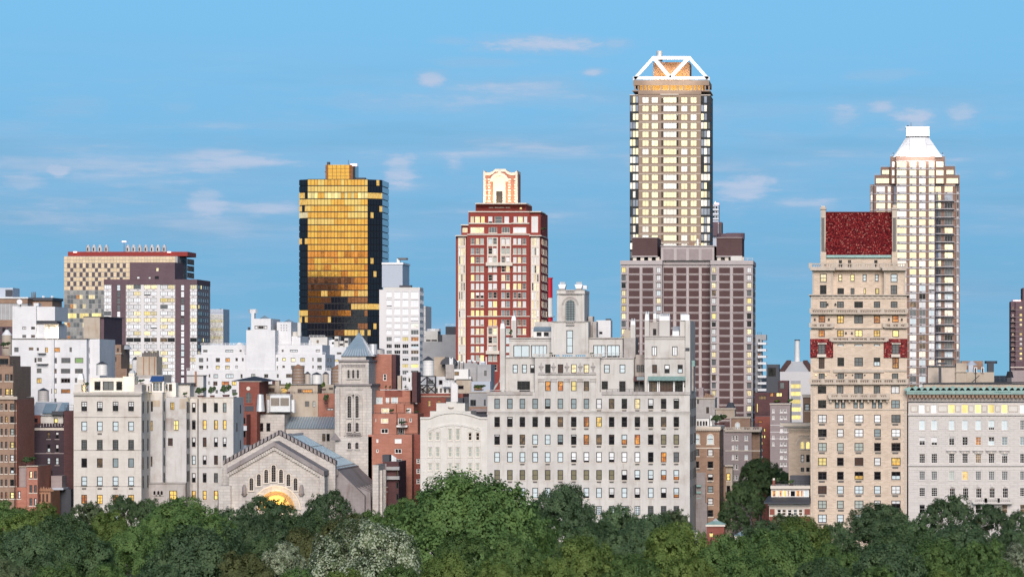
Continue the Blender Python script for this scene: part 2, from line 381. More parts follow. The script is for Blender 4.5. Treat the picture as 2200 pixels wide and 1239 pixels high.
class B:
    def __init__(s, name, label, cat, D, px, group=None):
        s.D = D; s.x0 = (px - CX) / F * D; s.sc, s.ox, s.oy = 1, 0, 0
        s.root = thing(name, label, cat, (s.x0, D, 0), group)
        s.frame = M['black']; s.sill = M['cream_trim']; s.fw = .135; s.rec = .36
    def t(s, sc, ox, oy): s.sc, s.ox, s.oy = sc, ox, oy; return s
    def X(s, u, d=0): return (u / s.sc + s.ox - CX) / F * (s.D + d) - s.x0
    def Z(s, v, d=0): return 0 if v is None else max(H + (CY - v / s.sc - s.oy) / F * (s.D + d), 0)
    def wall(s, x0, x1, y0, y1, mat, d=0, dep=15, win=(), name='wall', roof=None, parapet=0):
        """A volume with a front pierced by real openings; windows go into them."""
        X0, X1, Z1, Z0 = s.X(x0, d), s.X(x1, d), s.Z(y0, d), s.Z(y1, d)
        b = MB(); rec = s.rec; holes = []
        for (a, c, e, f, code, style) in win:
            hx0, hx1, hz1, hz0 = s.X(a, d), s.X(c, d), s.Z(e, d), s.Z(f, d)
            hx0, hx1, hz0, hz1 = max(hx0, X0 + .02), min(hx1, X1 - .02), max(hz0, Z0 + .02), min(hz1, Z1 - .02)
            if hx1 - hx0 < .1 or hz1 - hz0 < .1: continue
            holes.append((hx0, hx1, hz0, hz1))
            put_window(s.root, (hx0 + hx1) / 2, d, (hz0 + hz1) / 2, hx1 - hx0, hz1 - hz0, code, style, rec, s.frame, s.sill, s.fw)
        zs = sorted({Z0, Z1, *[h[2] for h in holes], *[h[3] for h in holes]})
        for za, zb in zip(zs, zs[1:]):
            if zb - za < 1e-5: continue
            zm = (za + zb) / 2; x = X0
            for h in sorted(h for h in holes if h[2] < zm < h[3]):
                if h[0] > x: b.quad((x, d, za), (h[0], d, za), (h[0], d, zb), (x, d, zb))
                x = max(x, h[1])
            if x < X1: b.quad((x, d, za), (X1, d, za), (X1, d, zb), (x, d, zb))
        r = d + rec
        for (a, c, e, f) in holes:
            b.quad((a, d, e), (a, d, f), (a, r, f), (a, r, e)); b.quad((c, d, f), (c, d, e), (c, r, e), (c, r, f))
            b.quad((a, d, e), (a, r, e), (c, r, e), (c, d, e)); b.quad((a, d, f), (c, d, f), (c, r, f), (a, r, f))
        y1_ = d + dep
        b.quad((X1, d, Z0), (X1, y1_, Z0), (X1, y1_, Z1), (X1, d, Z1)); b.quad((X0, y1_, Z0), (X0, d, Z0), (X0, d, Z1), (X0, y1_, Z1))
        b.quad((X1, y1_, Z0), (X0, y1_, Z0), (X0, y1_, Z1), (X1, y1_, Z1))
        if parapet:
            p, t = parapet, .3
            b.quad((X0 + t, d + t, Z1 - p), (X1 - t, d + t, Z1 - p), (X1 - t, y1_ - t, Z1 - p), (X0 + t, y1_ - t, Z1 - p), 1)
            o = [(X0, d), (X1, d), (X1, y1_), (X0, y1_)]; i = [(X0 + t, d + t), (X1 - t, d + t), (X1 - t, y1_ - t), (X0 + t, y1_ - t)]
            for k in range(4):
                n = (k + 1) % 4
                b.quad((*o[k], Z1), (*o[n], Z1), (*i[n], Z1), (*i[k], Z1)); b.quad((*i[n], Z1), (*i[n], Z1 - p), (*i[k], Z1 - p), (*i[k], Z1))
        else: b.quad((X0, d, Z1), (X1, d, Z1), (X1, y1_, Z1), (X0, y1_, Z1), 1)
        return b.build(name, [mat, roof or M['roof']], s.root)
    def bx(s, name, x0, x1, y0, y1, mat, d0=0, d1=1, parent=None):
        return MB().box(s.X(x0, d0), s.X(x1, d0), d0, d1, s.Z(y1, d0), s.Z(y0, d0)).build(name, mat, parent or s.root)
    def band(s, x0, x1, y0, y1, mat, d=0, out=.25, name='string_course'): return s.bx(name, x0, x1, y0, y1, mat, d - out, d + .2)
    def slope(s, name, x0, x1, y0, y1, mat, d0, d1, inset0=0, inset1=0, over=0):
        """A roof slope rising from y1 at depth d0 to y0 at depth d1."""
        za, zb = s.Z(y1, d0), s.Z(y0, d1); xa, xb = s.X(x0, d0), s.X(x1, d0); b = MB()
        lo = [(xa, d0 - over, za), (xb, d0 - over, za)]; hi = [(xb - inset1, d1, zb), (xa + inset0, d1, zb)]
        b.quad(*lo, *hi); b.quad(hi[0], hi[1], (hi[1][0], d1 + .2, za), (hi[0][0], d1 + .2, za))
        b.add([lo[0], hi[1], (xa, d1 + .2, za)], [(0, 1, 2)]); b.add([lo[1], (xb, d1 + .2, za), hi[0]], [(0, 1, 2)])
        return b.build(name, mat, s.root)
    def side(s, x1, d, ds, w, ys, h, rows, style=(1, 2, False)):
        """Windows on the right-hand flank of a volume whose front corner is x1 at depth d; ds: distances back from that corner."""
        X1 = s.X(x1, d)
        for j, y in enumerate(ys):
            for i, dd in enumerate(ds):
                c = rows[j % len(rows)][i % len(rows[0])]
                if c == '.': continue
                hh = s.S(h)
                put_window(s.root, X1 + .26, d + dd + w / 2, s.Z(y, d) - hh / 2, w, hh, c, style, .3, s.frame, s.sill, s.fw, pi / 2)
    def S(s, v, d=0): return v / s.sc / F * (s.D + d)
    def balus(s, x0, x1, y0, y1, mat, d=0, step=.42, posts=0, name='balustrade'):
        X0, X1, Z1, Z0 = s.X(x0, d), s.X(x1, d), s.Z(y0, d), s.Z(y1, d); h = Z1 - Z0; b = MB()
        b.box(X0, X1, d - .2, d + .2, Z1 - h * .22, Z1); b.box(X0, X1, d - .22, d + .22, Z0, Z0 + h * .2)
        n = max(int((X1 - X0) / step), 1)
        for i in range(n):
            x = X0 + (i + .5) * (X1 - X0) / n; b.cyl(x, d, Z0 + h * .2, Z1 - h * .22, .11, .07, 6, caps=False)
        for i in range(posts + 1) if posts else []:
            x = X0 + i * (X1 - X0) / posts; b.box(x - .3, x + .3, d - .26, d + .26, Z0, Z1 + .06)
        return b.build(name, mat, s.root)
    def rail(s, x0, x1, y0, y1, d=0, mat=None, name='railing'):
        X0, X1, Z1, Z0 = s.X(x0, d), s.X(x1, d), s.Z(y0, d), s.Z(y1, d); b = MB(); n = max(int((X1 - X0) / .9), 1)
        for z in (Z1, (Z0 + Z1) / 2): b.box(X0, X1, d, d + .06, z - .05, z)
        for i in range(n + 1): x = X0 + i * (X1 - X0) / n; b.box(x - .03, x + .03, d + .003, d + .057, Z0, Z1 + .002)
        return b.build(name, mat or M['black'], s.root)
    def acs(s, xs, w, ys, p, seed, d=0, hh=.32):
        r = random.Random(seed); b = None
        for y in ys:
            for x in xs:
                if r.random() < p:
                    c = s.X(x + w / 2, d); z = s.Z(y, d); ww = round(s.S(w) * .78, 1); k = (ww, hh)
                    if k not in GRILLE:
                        b = MB().box(-ww / 2, ww / 2, -.1, .06, -hh, 0)
                        for i in range(4): b.box(-ww / 2 + .05, ww / 2 - .05, -.13, -.09, -hh + .04 + i * .07, -hh + .075 + i * .07)
                        GRILLE[k] = b.mesh('air_grille', [M['ac']])
                    link('air_grille', GRILLE[k], s.root, (c, d, z))
    def chimney(s, x0, x1, y0, y1, mat, d=0, dep=2, cap=None, name='chimney', cap_h=0, pots=0, taper=0):
        o = s.bx(name, x0, x1, y0, y1, mat, d, d + dep)
        if cap_h:
            X0, X1, Z = s.X(x0, d), s.X(x1, d), s.Z(y0, d); t = s.S(taper); zt = Z + s.S(cap_h); b = MB()
            lo = [(X0 + .02, d + .02, Z), (X1 - .02, d + .02, Z), (X1 - .02, d + dep - .02, Z), (X0 + .02, d + dep - .02, Z)]
            hi = [(X0 + t, d + abs(t), zt), (X1 - t, d + abs(t), zt), (X1 - t, d + dep - abs(t), zt), (X0 + t, d + dep - abs(t), zt)]
            b.add(lo + hi, [(0, 1, 5, 4), (1, 2, 6, 5), (2, 3, 7, 6), (3, 0, 4, 7), (4, 5, 6, 7)]); b.build('chimney_cap', cap or M['white_metal'], s.root)
            for i in range(pots):
                x = X0 + (i + .5) * (X1 - X0) / pots
                MB().cyl(x, d + dep / 2, zt, zt + .5, .16, .13, 8).build('chimney_pot', M['steel'], s.root)
        return o
    def arch_top(s, cx, y_spring, r, mat, d=0, w=.25, out=.15, a0=0, a1=pi, name='arch_moulding', n=10, parent=None):
        """Moulding round an arch: cx, y_spring and r in picture units."""
        return MB().ring(s.X(cx, d), s.Z(y_spring, d), s.S(r, d), s.S(r, d) + w, a0, a1, d - out, d + .1, n).build(name, mat, parent or s.root)
    def arched(s, x0, x1, y0, y1, code, d=0, frame=None, mould=None, nx=2, ny=4, recess=.12):
        """An arched window set on the wall: dark glass and bars inside a moulded surround."""
        X0, X1, Z1, Z0 = s.X(x0, d), s.X(x1, d), s.Z(y0, d), s.Z(y1, d); r = (X1 - X0) / 2; cx = (X0 + X1) / 2; zs = Z1 - r
        poly = [(X0, Z0), (X1, Z0)] + [(cx + r * cos(t), zs + r * sin(t)) for t in np.linspace(0, pi, 9)]
        b = MB().prism(poly, d - .03, d + .06); b.m = [0] * len(b.f)
        mt = frame or M['black']; f = MB()
        for i in range(1, nx):
            x = X0 + (X1 - X0) * i / nx; top = zs + math.sqrt(max(r * r - (x - cx) ** 2, 0)); f.box(x - .05, x + .05, d - .08, d - .02, Z0, top)
        for j in range(1, ny):
            z = Z0 + (Z1 - Z0) * j / ny; hw = r if z < zs else math.sqrt(max(r * r - (z - zs) ** 2, 0)); f.box(cx - hw, cx + hw, d - .075, d - .021, z - .05, z + .05)
        md = mould or s.sill; g = .16
        f.box(X0 - g, X0, d - recess, d + .06, Z0, zs, 1); f.box(X1, X1 + g, d - recess, d + .06, Z0, zs, 1); f.box(X0 - g - .1, X1 + g + .1, d - recess - .1, d + .06, Z0 - .25, Z0, 1)
        f.ring(cx, zs, r, r + g, 0, pi, d - recess, d + .06, 8, 1)
        o = f.build('arched_window', [mt, md], s.root); b.build('pane', M[code], o); return o


def lamp(name, kind, loc, energy, color, size=1.0, target=None, angle=90, blend=.5):
    l = bpy.data.lights.new(name, kind); l.energy = energy; l.color = color
    if kind != 'AREA': l.shadow_soft_size = size
    if kind == 'SPOT': l.spot_size = R(angle); l.spot_blend = blend
    o = bpy.data.objects.new(name, l); col.objects.link(o); o.location = loc
    if target:
        o.rotation_euler = (Vector(target) - Vector(loc)).to_track_quat('-Z', 'Y').to_euler()
    return o


# ---------------------------------------------------------------- ground, avenue
def ground():
    b = MB().box(-3000, 3000, -2500, 50000, -2, 0); o = b.build('ground', M['asphalt']); o['kind'] = 'structure'
    o = MB().box(-420, 320, 40, 822, -.5, .06).build('park_lawn', M['lawn']); o['kind'] = 'structure'
    o = MB().box(-420, 320, 824, 830, -.5, .14).build('pavement', M['paving']); o['kind'] = 'structure'
    o = MB().box(-420, 320, 844, 849, -.5, .14).build('pavement', M['paving']); o['kind'] = 'structure'


ground()
# ================================================================ Fifth Avenue front, left to right
T2, TP, DH = (1, 2, True), (1, 1, False), (1, 2, False)


def big_limestone():
    b = B('limestone_apartment_house', 'broad grey limestone apartment block with tall belfry-like tower and pilasters on its roofline', 'apartment building', 850, 1265)
    b.t(1, 0, 0); LM, LD = M['lime'], M['lime_dark']
    xs = [1062, 1089.4, 1116.3, 1143.7, 1170.6, 1197.9, 1226.6, 1253.8, 1280.9, 1308, 1335.4, 1363.3, 1392, 1419.7, 1447]
    ys = [856, 894.9, 932.8, 970.6, 1008.8, 1047]
    rows = ['sssssssswddchdd', 'dddddddoydddddd', 'dddbbsdoddkodvv', 'bbbbbbWWWWWWdom', 'vvvvvvvvvvhbbkk', 'bbbbbbbbbhbhbhk']
    w = wins(xs, 12, ys, 22, rows) + wins(xs, 12, [1086], 20, ['bbbbbbbbbbbbmmm'], (3, 4, True)) + wins(xs, 12, [1126], 20, ['d'], (3, 4, True))
    b.wall(1047, 1482, 842, None, LM, 0, 30, w, parapet=1.0)
    b.side(1482, 0, (3, 9, 14, 21, 25), 1.1, ys, 22, rrows(6, 5, 'dddmbr.', 3), DH)
    b.band(1046, 1144, 841, 848, LD, name='parapet_coping'); b.band(1293, 1483, 841, 848, LD, name='parapet_coping')
    b.band(1046.5, 1482.6, 883, 886.5, LD, name='string_course'); b.band(1046, 1483, 886.8, 889.5, LM, out=.15)
    b.acs(xs, 12, [y + 24 for y in ys[1:5]], .55, 5)
    b.acs(xs[8:], 12, [880], .8, 8)
    # pavilion with pilasters
    t = b.t(4.765, 1040, 600)
    px = wins([625, 755, 890, 1020], 56, [868, 1040], [90, 102], ['drcc', 'ooYd'], (1, 2, False))
    b.wall(520, 1185, 797, 1153, LM, .0, 20, px)
    b.balus(520, 1190, 763, 797, LM, -.1, .4, 5)
    for x in (585, 711, 848, 985, 1115):
        x0, x1 = x - 25, x + 25; p = b.bx('pilaster', x0, x1, 1050, 1347, LM, -.28, .1)
        b.bx('capital', x0 - 5, x1 + 5, 1017, 1049, M['lime_dark'], -.42, .1, p); b.bx('plinth', x0 - 4, x1 + 4, 1335, 1349, LM, -.36, .1, p)
        c = MB(); X, Z = b.X(x), b.Z(905)
        c.cyl(X, .05, Z - .7, Z + .15, .14, .36, 8); c.cyl(X, .05, Z + .15, Z + .32, .5, .5, 8); c.cyl(X, .05, Z + .32, Z + .75, .34, .1, 8); c.cyl(X, .05, Z + .75, Z + 1.0, .15, .12, 8); c.box(X - .5, X + .5, -.1, .1, Z - .95, Z - .75)
        c.build('urn_relief', M['lime_dark'], b.root)
    b.band(553, 1147, 958, 974, M['lime_dark'], out=.45, name='cornice'); b.band(548, 1152, 975, 1015, LM, out=.14, name='frieze')
    # left wing, first terrace
    lw = wins([293, 388, 472], [52, 50, 47], [870], 88, ['bbq'], DH) + [(340, 470, 1040, 1148, 'd', (3, 2, False))]
    b.wall(213, 519, 797, 1153, LM, 2, 16, lw)
    b.band(208, 521, 793, 804, M['lime_dark'], 2, .3, 'coping')
    b.balus(40, 500, 1130, 1152, LM, .2, 9, 3, 'terrace_parapet')
    # tall left chimney with its curved buttress
    b.chimney(163, 213, 500, 1153, LM, .6, 2.4, M['white_metal'], cap_h=50, taper=8, pots=1)
    bm = MB(); X0, X1, Z0, Z1 = b.X(42), b.X(160), b.Z(1153), b.Z(955); r = X1 - X0; hz = Z1 - Z0
    outer = [(X1 - r * sin(t) ** .9 * 1.0, Z0 + hz * (1 - sin(t) ** 1.0) if False else Z0 + hz * cos(t)) for t in np.linspace(0, pi / 2, 10)]
    outer = [(X1 - r * (1 - cos(t)), Z1 - hz * sin(t)) for t in np.linspace(0, pi / 2, 10)]
    inner = [(X1, Z0 + hz * .52)] + [(X1 - r * .58 * sin(t), Z0 + hz * .52 * cos(t)) for t in np.linspace(.1, pi / 2, 8)]
    for k in range(9):
        a, c = outer[k], outer[k + 1]; e, f = inner[min(k, 8)], inner[min(k + 1, 8)]
        bm.prism([a, c, f, e], .8, 1.6)
    bm.build('flying_buttress', M['lime_dark'], b.root)
    b.chimney(277, 328, 420, 797, LM, 7, 2, M['white_metal'], cap_h=48, taper=10, pots=1)
    # second terrace, big panes
    b.wall(258, 690, 597, 797, LM, 6, 12, [(300, 465, 672, 796, 'b', (2, 1, False)), (482, 645, 672, 796, 'b', (4, 1, False))])
    b.band(254, 692, 594, 607, M['lime_dark'], 6, .35, 'coping'); b.band(254, 690, 625, 629, M['lime_dark'], 6, .12)
    b.wall(1064, 1420, 597, 797, LM, 6, 12, [(1117, 1243, 672, 796, 'b', (3, 1, False)), (1258, 1388, 672, 796, 'b', (3, 1, False))])
    b.band(1064, 1424, 594, 607, M['lime_dark'], 6, .35, 'coping')
    b.wall(508, 692, 525, 596, M['paint_white'], 9, 6, wins([538, 612], 50, [540], 42, ['dd'], (2, 1, False)), name='dormer')
    b.slope('dormer_roof', 503, 692, 484, 527, M['zinc'], 8.6, 11)
    b.wall(520, 690, 434, 486, LM, 12, 4)
    # central tower and belvedere
    b.wall(690, 1064, 430, 766, LM, 4, 15, [(843, 910, 520, 758, 'b', (1, 3, False))])
    for x in (688, 1040): b.bx('corner_pier', x, x + 27, 432, 766, LM, 3.7, 4.2)
    b.band(686, 1068, 428, 437, M['lime_dark'], 4, .3, 'coping')
    b.wall(745, 1028, 146, 432, LM, 6, 14)
    b.wall(745, 1030, 110, 143, LM, 5.8, 14.4, name='parapet'); b.band(742, 1034, 143, 151, M['lime_dark'], 5.9, .5, 'cornice'); b.band(742, 1033, 105, 110, M['lime_dark'], 5.9, .3, 'coping')
    b.balus(838, 925, 110, 143, M['lime_dark'], 5.5, .35); b.balus(838, 925, 430, 468, M['lime_dark'], 3.6, .35)
    b.arched(836, 930, 210, 425, 's', 6, M['black'], M['lime_dark'], 6, 9)
    b.arch_top(883, 258, 66, M['lime_dark'], 6, .35, .2)
    for x in (748, 1000): b.bx('corner_pier', x, x + 26, 155, 428, LM, 5.75, 6.1)
    for x in (757, 926): b.chimney(x + 12, x + 70, 92, 112, M['lime_dark'], 9, 2.5, M['white_metal'], cap_h=40, taper=-12, pots=4)
    b.bx('roof_vent', 1012, 1052, 62, 100, M['steel'], 14, 15.5)
    b.wall(1068, 1112, 378, 596, M['lime_dark'], 12, 5, name='stair_bulkhead'); b.wall(1112, 1150, 432, 596, M['lime_dark'], 10, 5, name='stair_bulkhead')
    t = b.t(4.765, 1280, 600)
    b.wall(6, 152, 418, 596, M['white'], 19, 6, [(35, 68, 535, 560, 'd', TP)], name='lift_house'); b.chimney(100, 152, 402, 418, M['slate'], 22, 2)
    # right of the middle
    b.wall(285, 405, 597, 797, M['lime_dark'], 4.5, 10, name='stair_bulkhead'); b.chimney(355, 405, 465, 597, LM, 5, 2.2, M['white_metal'], cap_h=40, taper=3, pots=2)
    b.wall(290, 354, 517, 597, M['beige'], 5.2, 3, name='lift_house')
    b.wall(42, 388, 797, 1153, LM, 2, 16, [(84, 143, 870, 958, 'b', DH), (244, 302, 870, 958, 'b', DH), (60, 124, 1040, 1125, 'd', (1, 3, False)), (240, 305, 1040, 1150, 'd', (2, 3, False))])
    b.band(40, 392, 797, 810, M['lime_dark'], 2, .3, 'coping')
    b.rail(110, 400, 1120, 1152, .4)
    b.rail(60, 380, 745, 797, 5.6, M['steel'], 'glass_rail')
    b.wall(389, 499, 770, 1153, M['lime_dark'], 6, 10, [(418, 452, 875, 948, 'm', DH), (458, 494, 875, 948, 'm', DH)])
    b.bx('pergola', 388, 530, 990, 1040, M['maroon'], 1.5, 6.0); b.bx('skylight', 420, 495, 995, 1030, M['s'], 1.3, 1.45)
    for x in (392, 440, 490, 524): b.bx('pergola_post', x, x + 7, 1040, 1153, M['slate'], 1.6, 1.9)
    # right pavilion
    rp = wins([573, 782], 54, [685], 98, ['WW'], (2, 1, True)) + wins([577, 703, 838], [50, 53, 52], [872], 88, ['rqe'], DH) + [(545, 625, 1045, 1150, 'd', (3, 1, False)), (658, 790, 1045, 1152, 'r', (4, 1, False)), (806, 890, 1045, 1152, 'd', (3, 1, False))]
    b.wall(500, 917, 582, 1153, LM, 1, 22, rp)
    b.band(497, 918, 578, 590, M['lime_dark'], 1, .3, 'coping'); b.band(498, 918, 606, 612, M['lime_dark'], 1, .2); b.band(498, 916, 801, 810, M['lime_dark'], 1, .2)
    b.slope('awning_roof', 532, 917, 990, 1034, M['copper'], -.8, .95)
    for x in (535, 628, 645, 793, 800, 893): b.bx('awning_post', x, x + 10, 1036, 1153, M['paint_white'], .5, .75)
    b.wall(917.5, 966, 420, 1153, LM, .2, 24, name='chimney_stack'); b.bx('chimney_cap', 868, 958, 362, 420, M['white_metal'], .6, 3)
    b.chimney(862, 917, 420, 581, LM, 1.0, 3); b.bx('grille', 918, 960, 700, 730, M['slate'], 0, .3)
    b.chimney(501, 546, 420, 581, LM, 1.0, 3, M['white_metal'], cap_h=66, taper=5, pots=2)
    b.wall(546, 650, 436, 581, M['lime_dark'], 2.5, 3, [(585, 620, 505, 572, 'd', TP)], name='stair_bulkhead')
    b.chimney(650, 757, 420, 581, LM, 1.0, 3.5, M['white_metal'], cap_h=45, taper=2, pots=5)
    b.chimney(588, 622, 400, 436, LM, 3, 2, M['white_metal'], cap_h=50, taper=2, pots=1)
    b.bx('silver_vent', 785, 855, 525, 581, M['steel'], 2, 4); b.slope('vent_hood', 785, 858, 480, 526, M['steel'], 1.9, 4)
    for i in range(5): MB().cyl(b.X(868 + i * 16), 1.8, b.Z(362), b.Z(350), .14, .14, 8).build('chimney_pot', M['steel'], b.root)
    # oval copper dormer on the flank
    b.t(4.765, 1280, 600); b.bx('dormer', 968, 1000, 890, 1140, M['lime_dark'], 8, 14); b.bx('copper_hood', 968, 1012, 830, 890, M['copper'], 8, 13)
    return b


def cream_limestone():
    b = B('cream_limestone_house', 'cream limestone block with four window columns, lamplit roof terrace and stained right wings', 'apartment building', 850, 230).t(3.643, 150, 760)
    LM, ST = M['lime_n3'], M['stucco']; xs = [90, 212, 335, 457]
    rows = [(373, 75, 'hhhh', (2, 4, True)), (528, 75, 'bbbb', T2), (671, 76, 'mmmm', (4, 4, True)), (815, 73, 'ddss', TP), (957, 74, 'bbbb', T2), (1100, 74, 'oyoy', (2, 3, True)), (1245, 74, 'bdbd', T2)]
    w = [x for y, h, r, st in rows for x in wins(xs, 45, [y], h, [r], st)]
    b.sill = LM; b.wall(30, 560, 310, None, LM, 0, 10.4, w)
    b.bx('cornice', 24, 566, 296, 309, LM, -.9, 10.6); b.band(28, 563, 309.2, 322, M['n11'], out=.55, name='dentil_course')
    for i in range(46): pass
    d = MB()
    for i in range(44): x = b.X(32 + i * 12); d.box(x, x + .3, -.75, -.5, b.Z(322), b.Z(312))
    d = d.build('dentil_row', LM, b.root); d['kind'] = 'stuff'
    for y in (490, 748, 1031): b.band(28, 562, y, y + 5, M['lime_dark'], out=.12)
    b.acs(xs, 45, [1046], 1, 1); b.acs([212], 45, [618], 1, 2)
    for x in xs:
        for y in (355, 458): b.bx('panel_relief', x + 2, x + 43, y, y + 10, M['n11'], -.06, .05)
    b.side(560, 0, (1.4, 6.9), .9, [370, 520, 665, 808, 955], 95, ['dd'], DH)
    # roof terrace
    b.wall(160, 415, 185, 297, M['pale'], 5, 4, [(192, 240, 215, 284, 'd', TP), (258, 343, 215, 284, 'm', (2, 1, False)), (363, 410, 215, 284, 'd', TP)], name='penthouse')
    b.wall(415.5, 505, 176, 297, M['pale'], 4.4, 4.6, name='penthouse'); b.chimney(460, 505, 150, 176, M['pale'], 5, 2, M['steel'], cap_h=22, taper=14)
    b.bx('parapet', 36, 90, 238, 297, LM, .5, 6); b.chimney(62, 104, 200, 240, M['pale'], 3, 2, M['white_metal'], cap_h=45, taper=9)
    b.bx('parapet', 505, 563, 240, 296, M['lime_dark'], .6, 6); b.wall(563, 632, 235, None, ST, 10.4, 6, wins([577, 612], 10, [250], 40, ['ss'], TP), name='stair_wing')
    b.wall(560, 725, 302, None, ST, 10.6, 4, [(634, 650, 370, 450, 'd', DH), (632, 649, 522, 602, 'y', DH), (631, 646, 800, 880, 'd', DH)], name='court_wall')
    b.side(725, 10.6, (1.5,), .8, [370, 520, 655, 795, 930], 80, ['d', 'd', 'd', 'd', 'd'], DH)
    b.wall(725.5, 912, 338, None, ST, 14.6, 4.6, [(787, 818, 378, 438, 'y', (2, 3, True)), (775, 852, 518, 598, 'Y', (3, 2, True)), (768, 806, 658, 718, 'r', (2, 3, True)), (778, 838, 1068, 1140, 'y', (2, 2, True))], name='court_wall')
    b.side(912, 14.6, (.7, 2.6), .7, [378, 510, 655, 780, 915], 85, ['dd'], DH)
    for (x0, x1, y0, y1) in ((650, 705, 362, 412), (858, 908, 348, 430)): b.bx('plaster_patch', x0, x1, y0, y1, M['beige'], 10.56 if x0 < 700 else 14.56, 14.62 if x0 > 700 else 10.62)
    b.bx('plaster_patch', 752, 815, 502, 600, M['lime_dark'], 14.55, 14.62)
    xw = [955, 1040, 1128, 1197]; ww = [30, 30, 31, 29]
    w = []
    for y, h, r in ((382, 75, 'hdds'), (517, 74, 'dyyy'), (652, 75, 'hrhh'), (793, 73, 'bhrm'), (931, 74, 'hdmd'), (1068, 73, 'yyyd'), (1205, 70, 'dddd')): w += wins(xw, ww, [y], h, [r], T2)
    b.wall(912.5, 1280, 340, None, ST, 19.4, 14, w, name='wing', parapet=.8)
    b.side(1280, 19.4, (4, 9), .9, [400, 540, 680], 70, ['.d', 'd.', '.d'], DH)
    b.band(930, 1196, 884, 888, M['lime_dark'], 19.4, .15); b.band(912, 1284, 337, 344, M['lime_dark'], 19.4, .15, 'coping')
    MB().cyl(b.X(1002, 19), 19.15, 0, b.Z(350, 19.4), .11, .11, 8).build('drainpipe', M['ac'], b.root)
    MB().cyl(b.X(933, 19), 19.15, 0, b.Z(380, 19.4), .09, .09, 8).build('drainpipe', M['ac'], b.root)
    an = b.wall(560.5, 905, 1013, None, M['lime_dark'], 8.5, 2, [(778, 838, 1068, 1140, 'y', (2, 2, True))], name='annex')
    b.bx('coping', 558, 908, 1006, 1013, M['lime_dark'], 8.2, 10.6)
    for x in (655, 685, 712): b.arched(x, x + 16, 1070, 1100, 'd', 8.5, None, M['lime_dark'], 1, 1)
    # rear-wing roof garden structures
    b.wall(845, 940, 240, 337, M['pale'], 24, 5, name='roof_hut'); b.bx('hut_roof', 838, 950, 226, 240, M['slate'], 23.5, 29.5)
    b.wall(640, 735, 215, 300, M['paint_white'], 12, 3, wins([652, 676, 702], 20, [226], 62, ['sss'], (1, 2, False)), name='glass_house')
    b.slope('blue_awning', 625, 722, 172, 216, M['blue_awning'], 11.2, 13.5)
    b.wall(735, 830, 225, 335, M['paint_white'], 20, 3, wins([740, 775], 25, [235], 55, ['dd'], (2, 1, False)), name='roof_hut')
    b.wall(915, 1045, 172, 338, M['stucco'], 30, 4, name='roof_hut'); b.bx('coping', 910, 1050, 165, 172, M['ac'], 29.8, 34.3)
    b.bx('flue', 978, 992, 135, 252, M['orange_stone'], 29.6, 29.9)
    b.wall(505, 640, 190, 235, M['paint_white'], 16, 4, name='roof_hut')
    return b


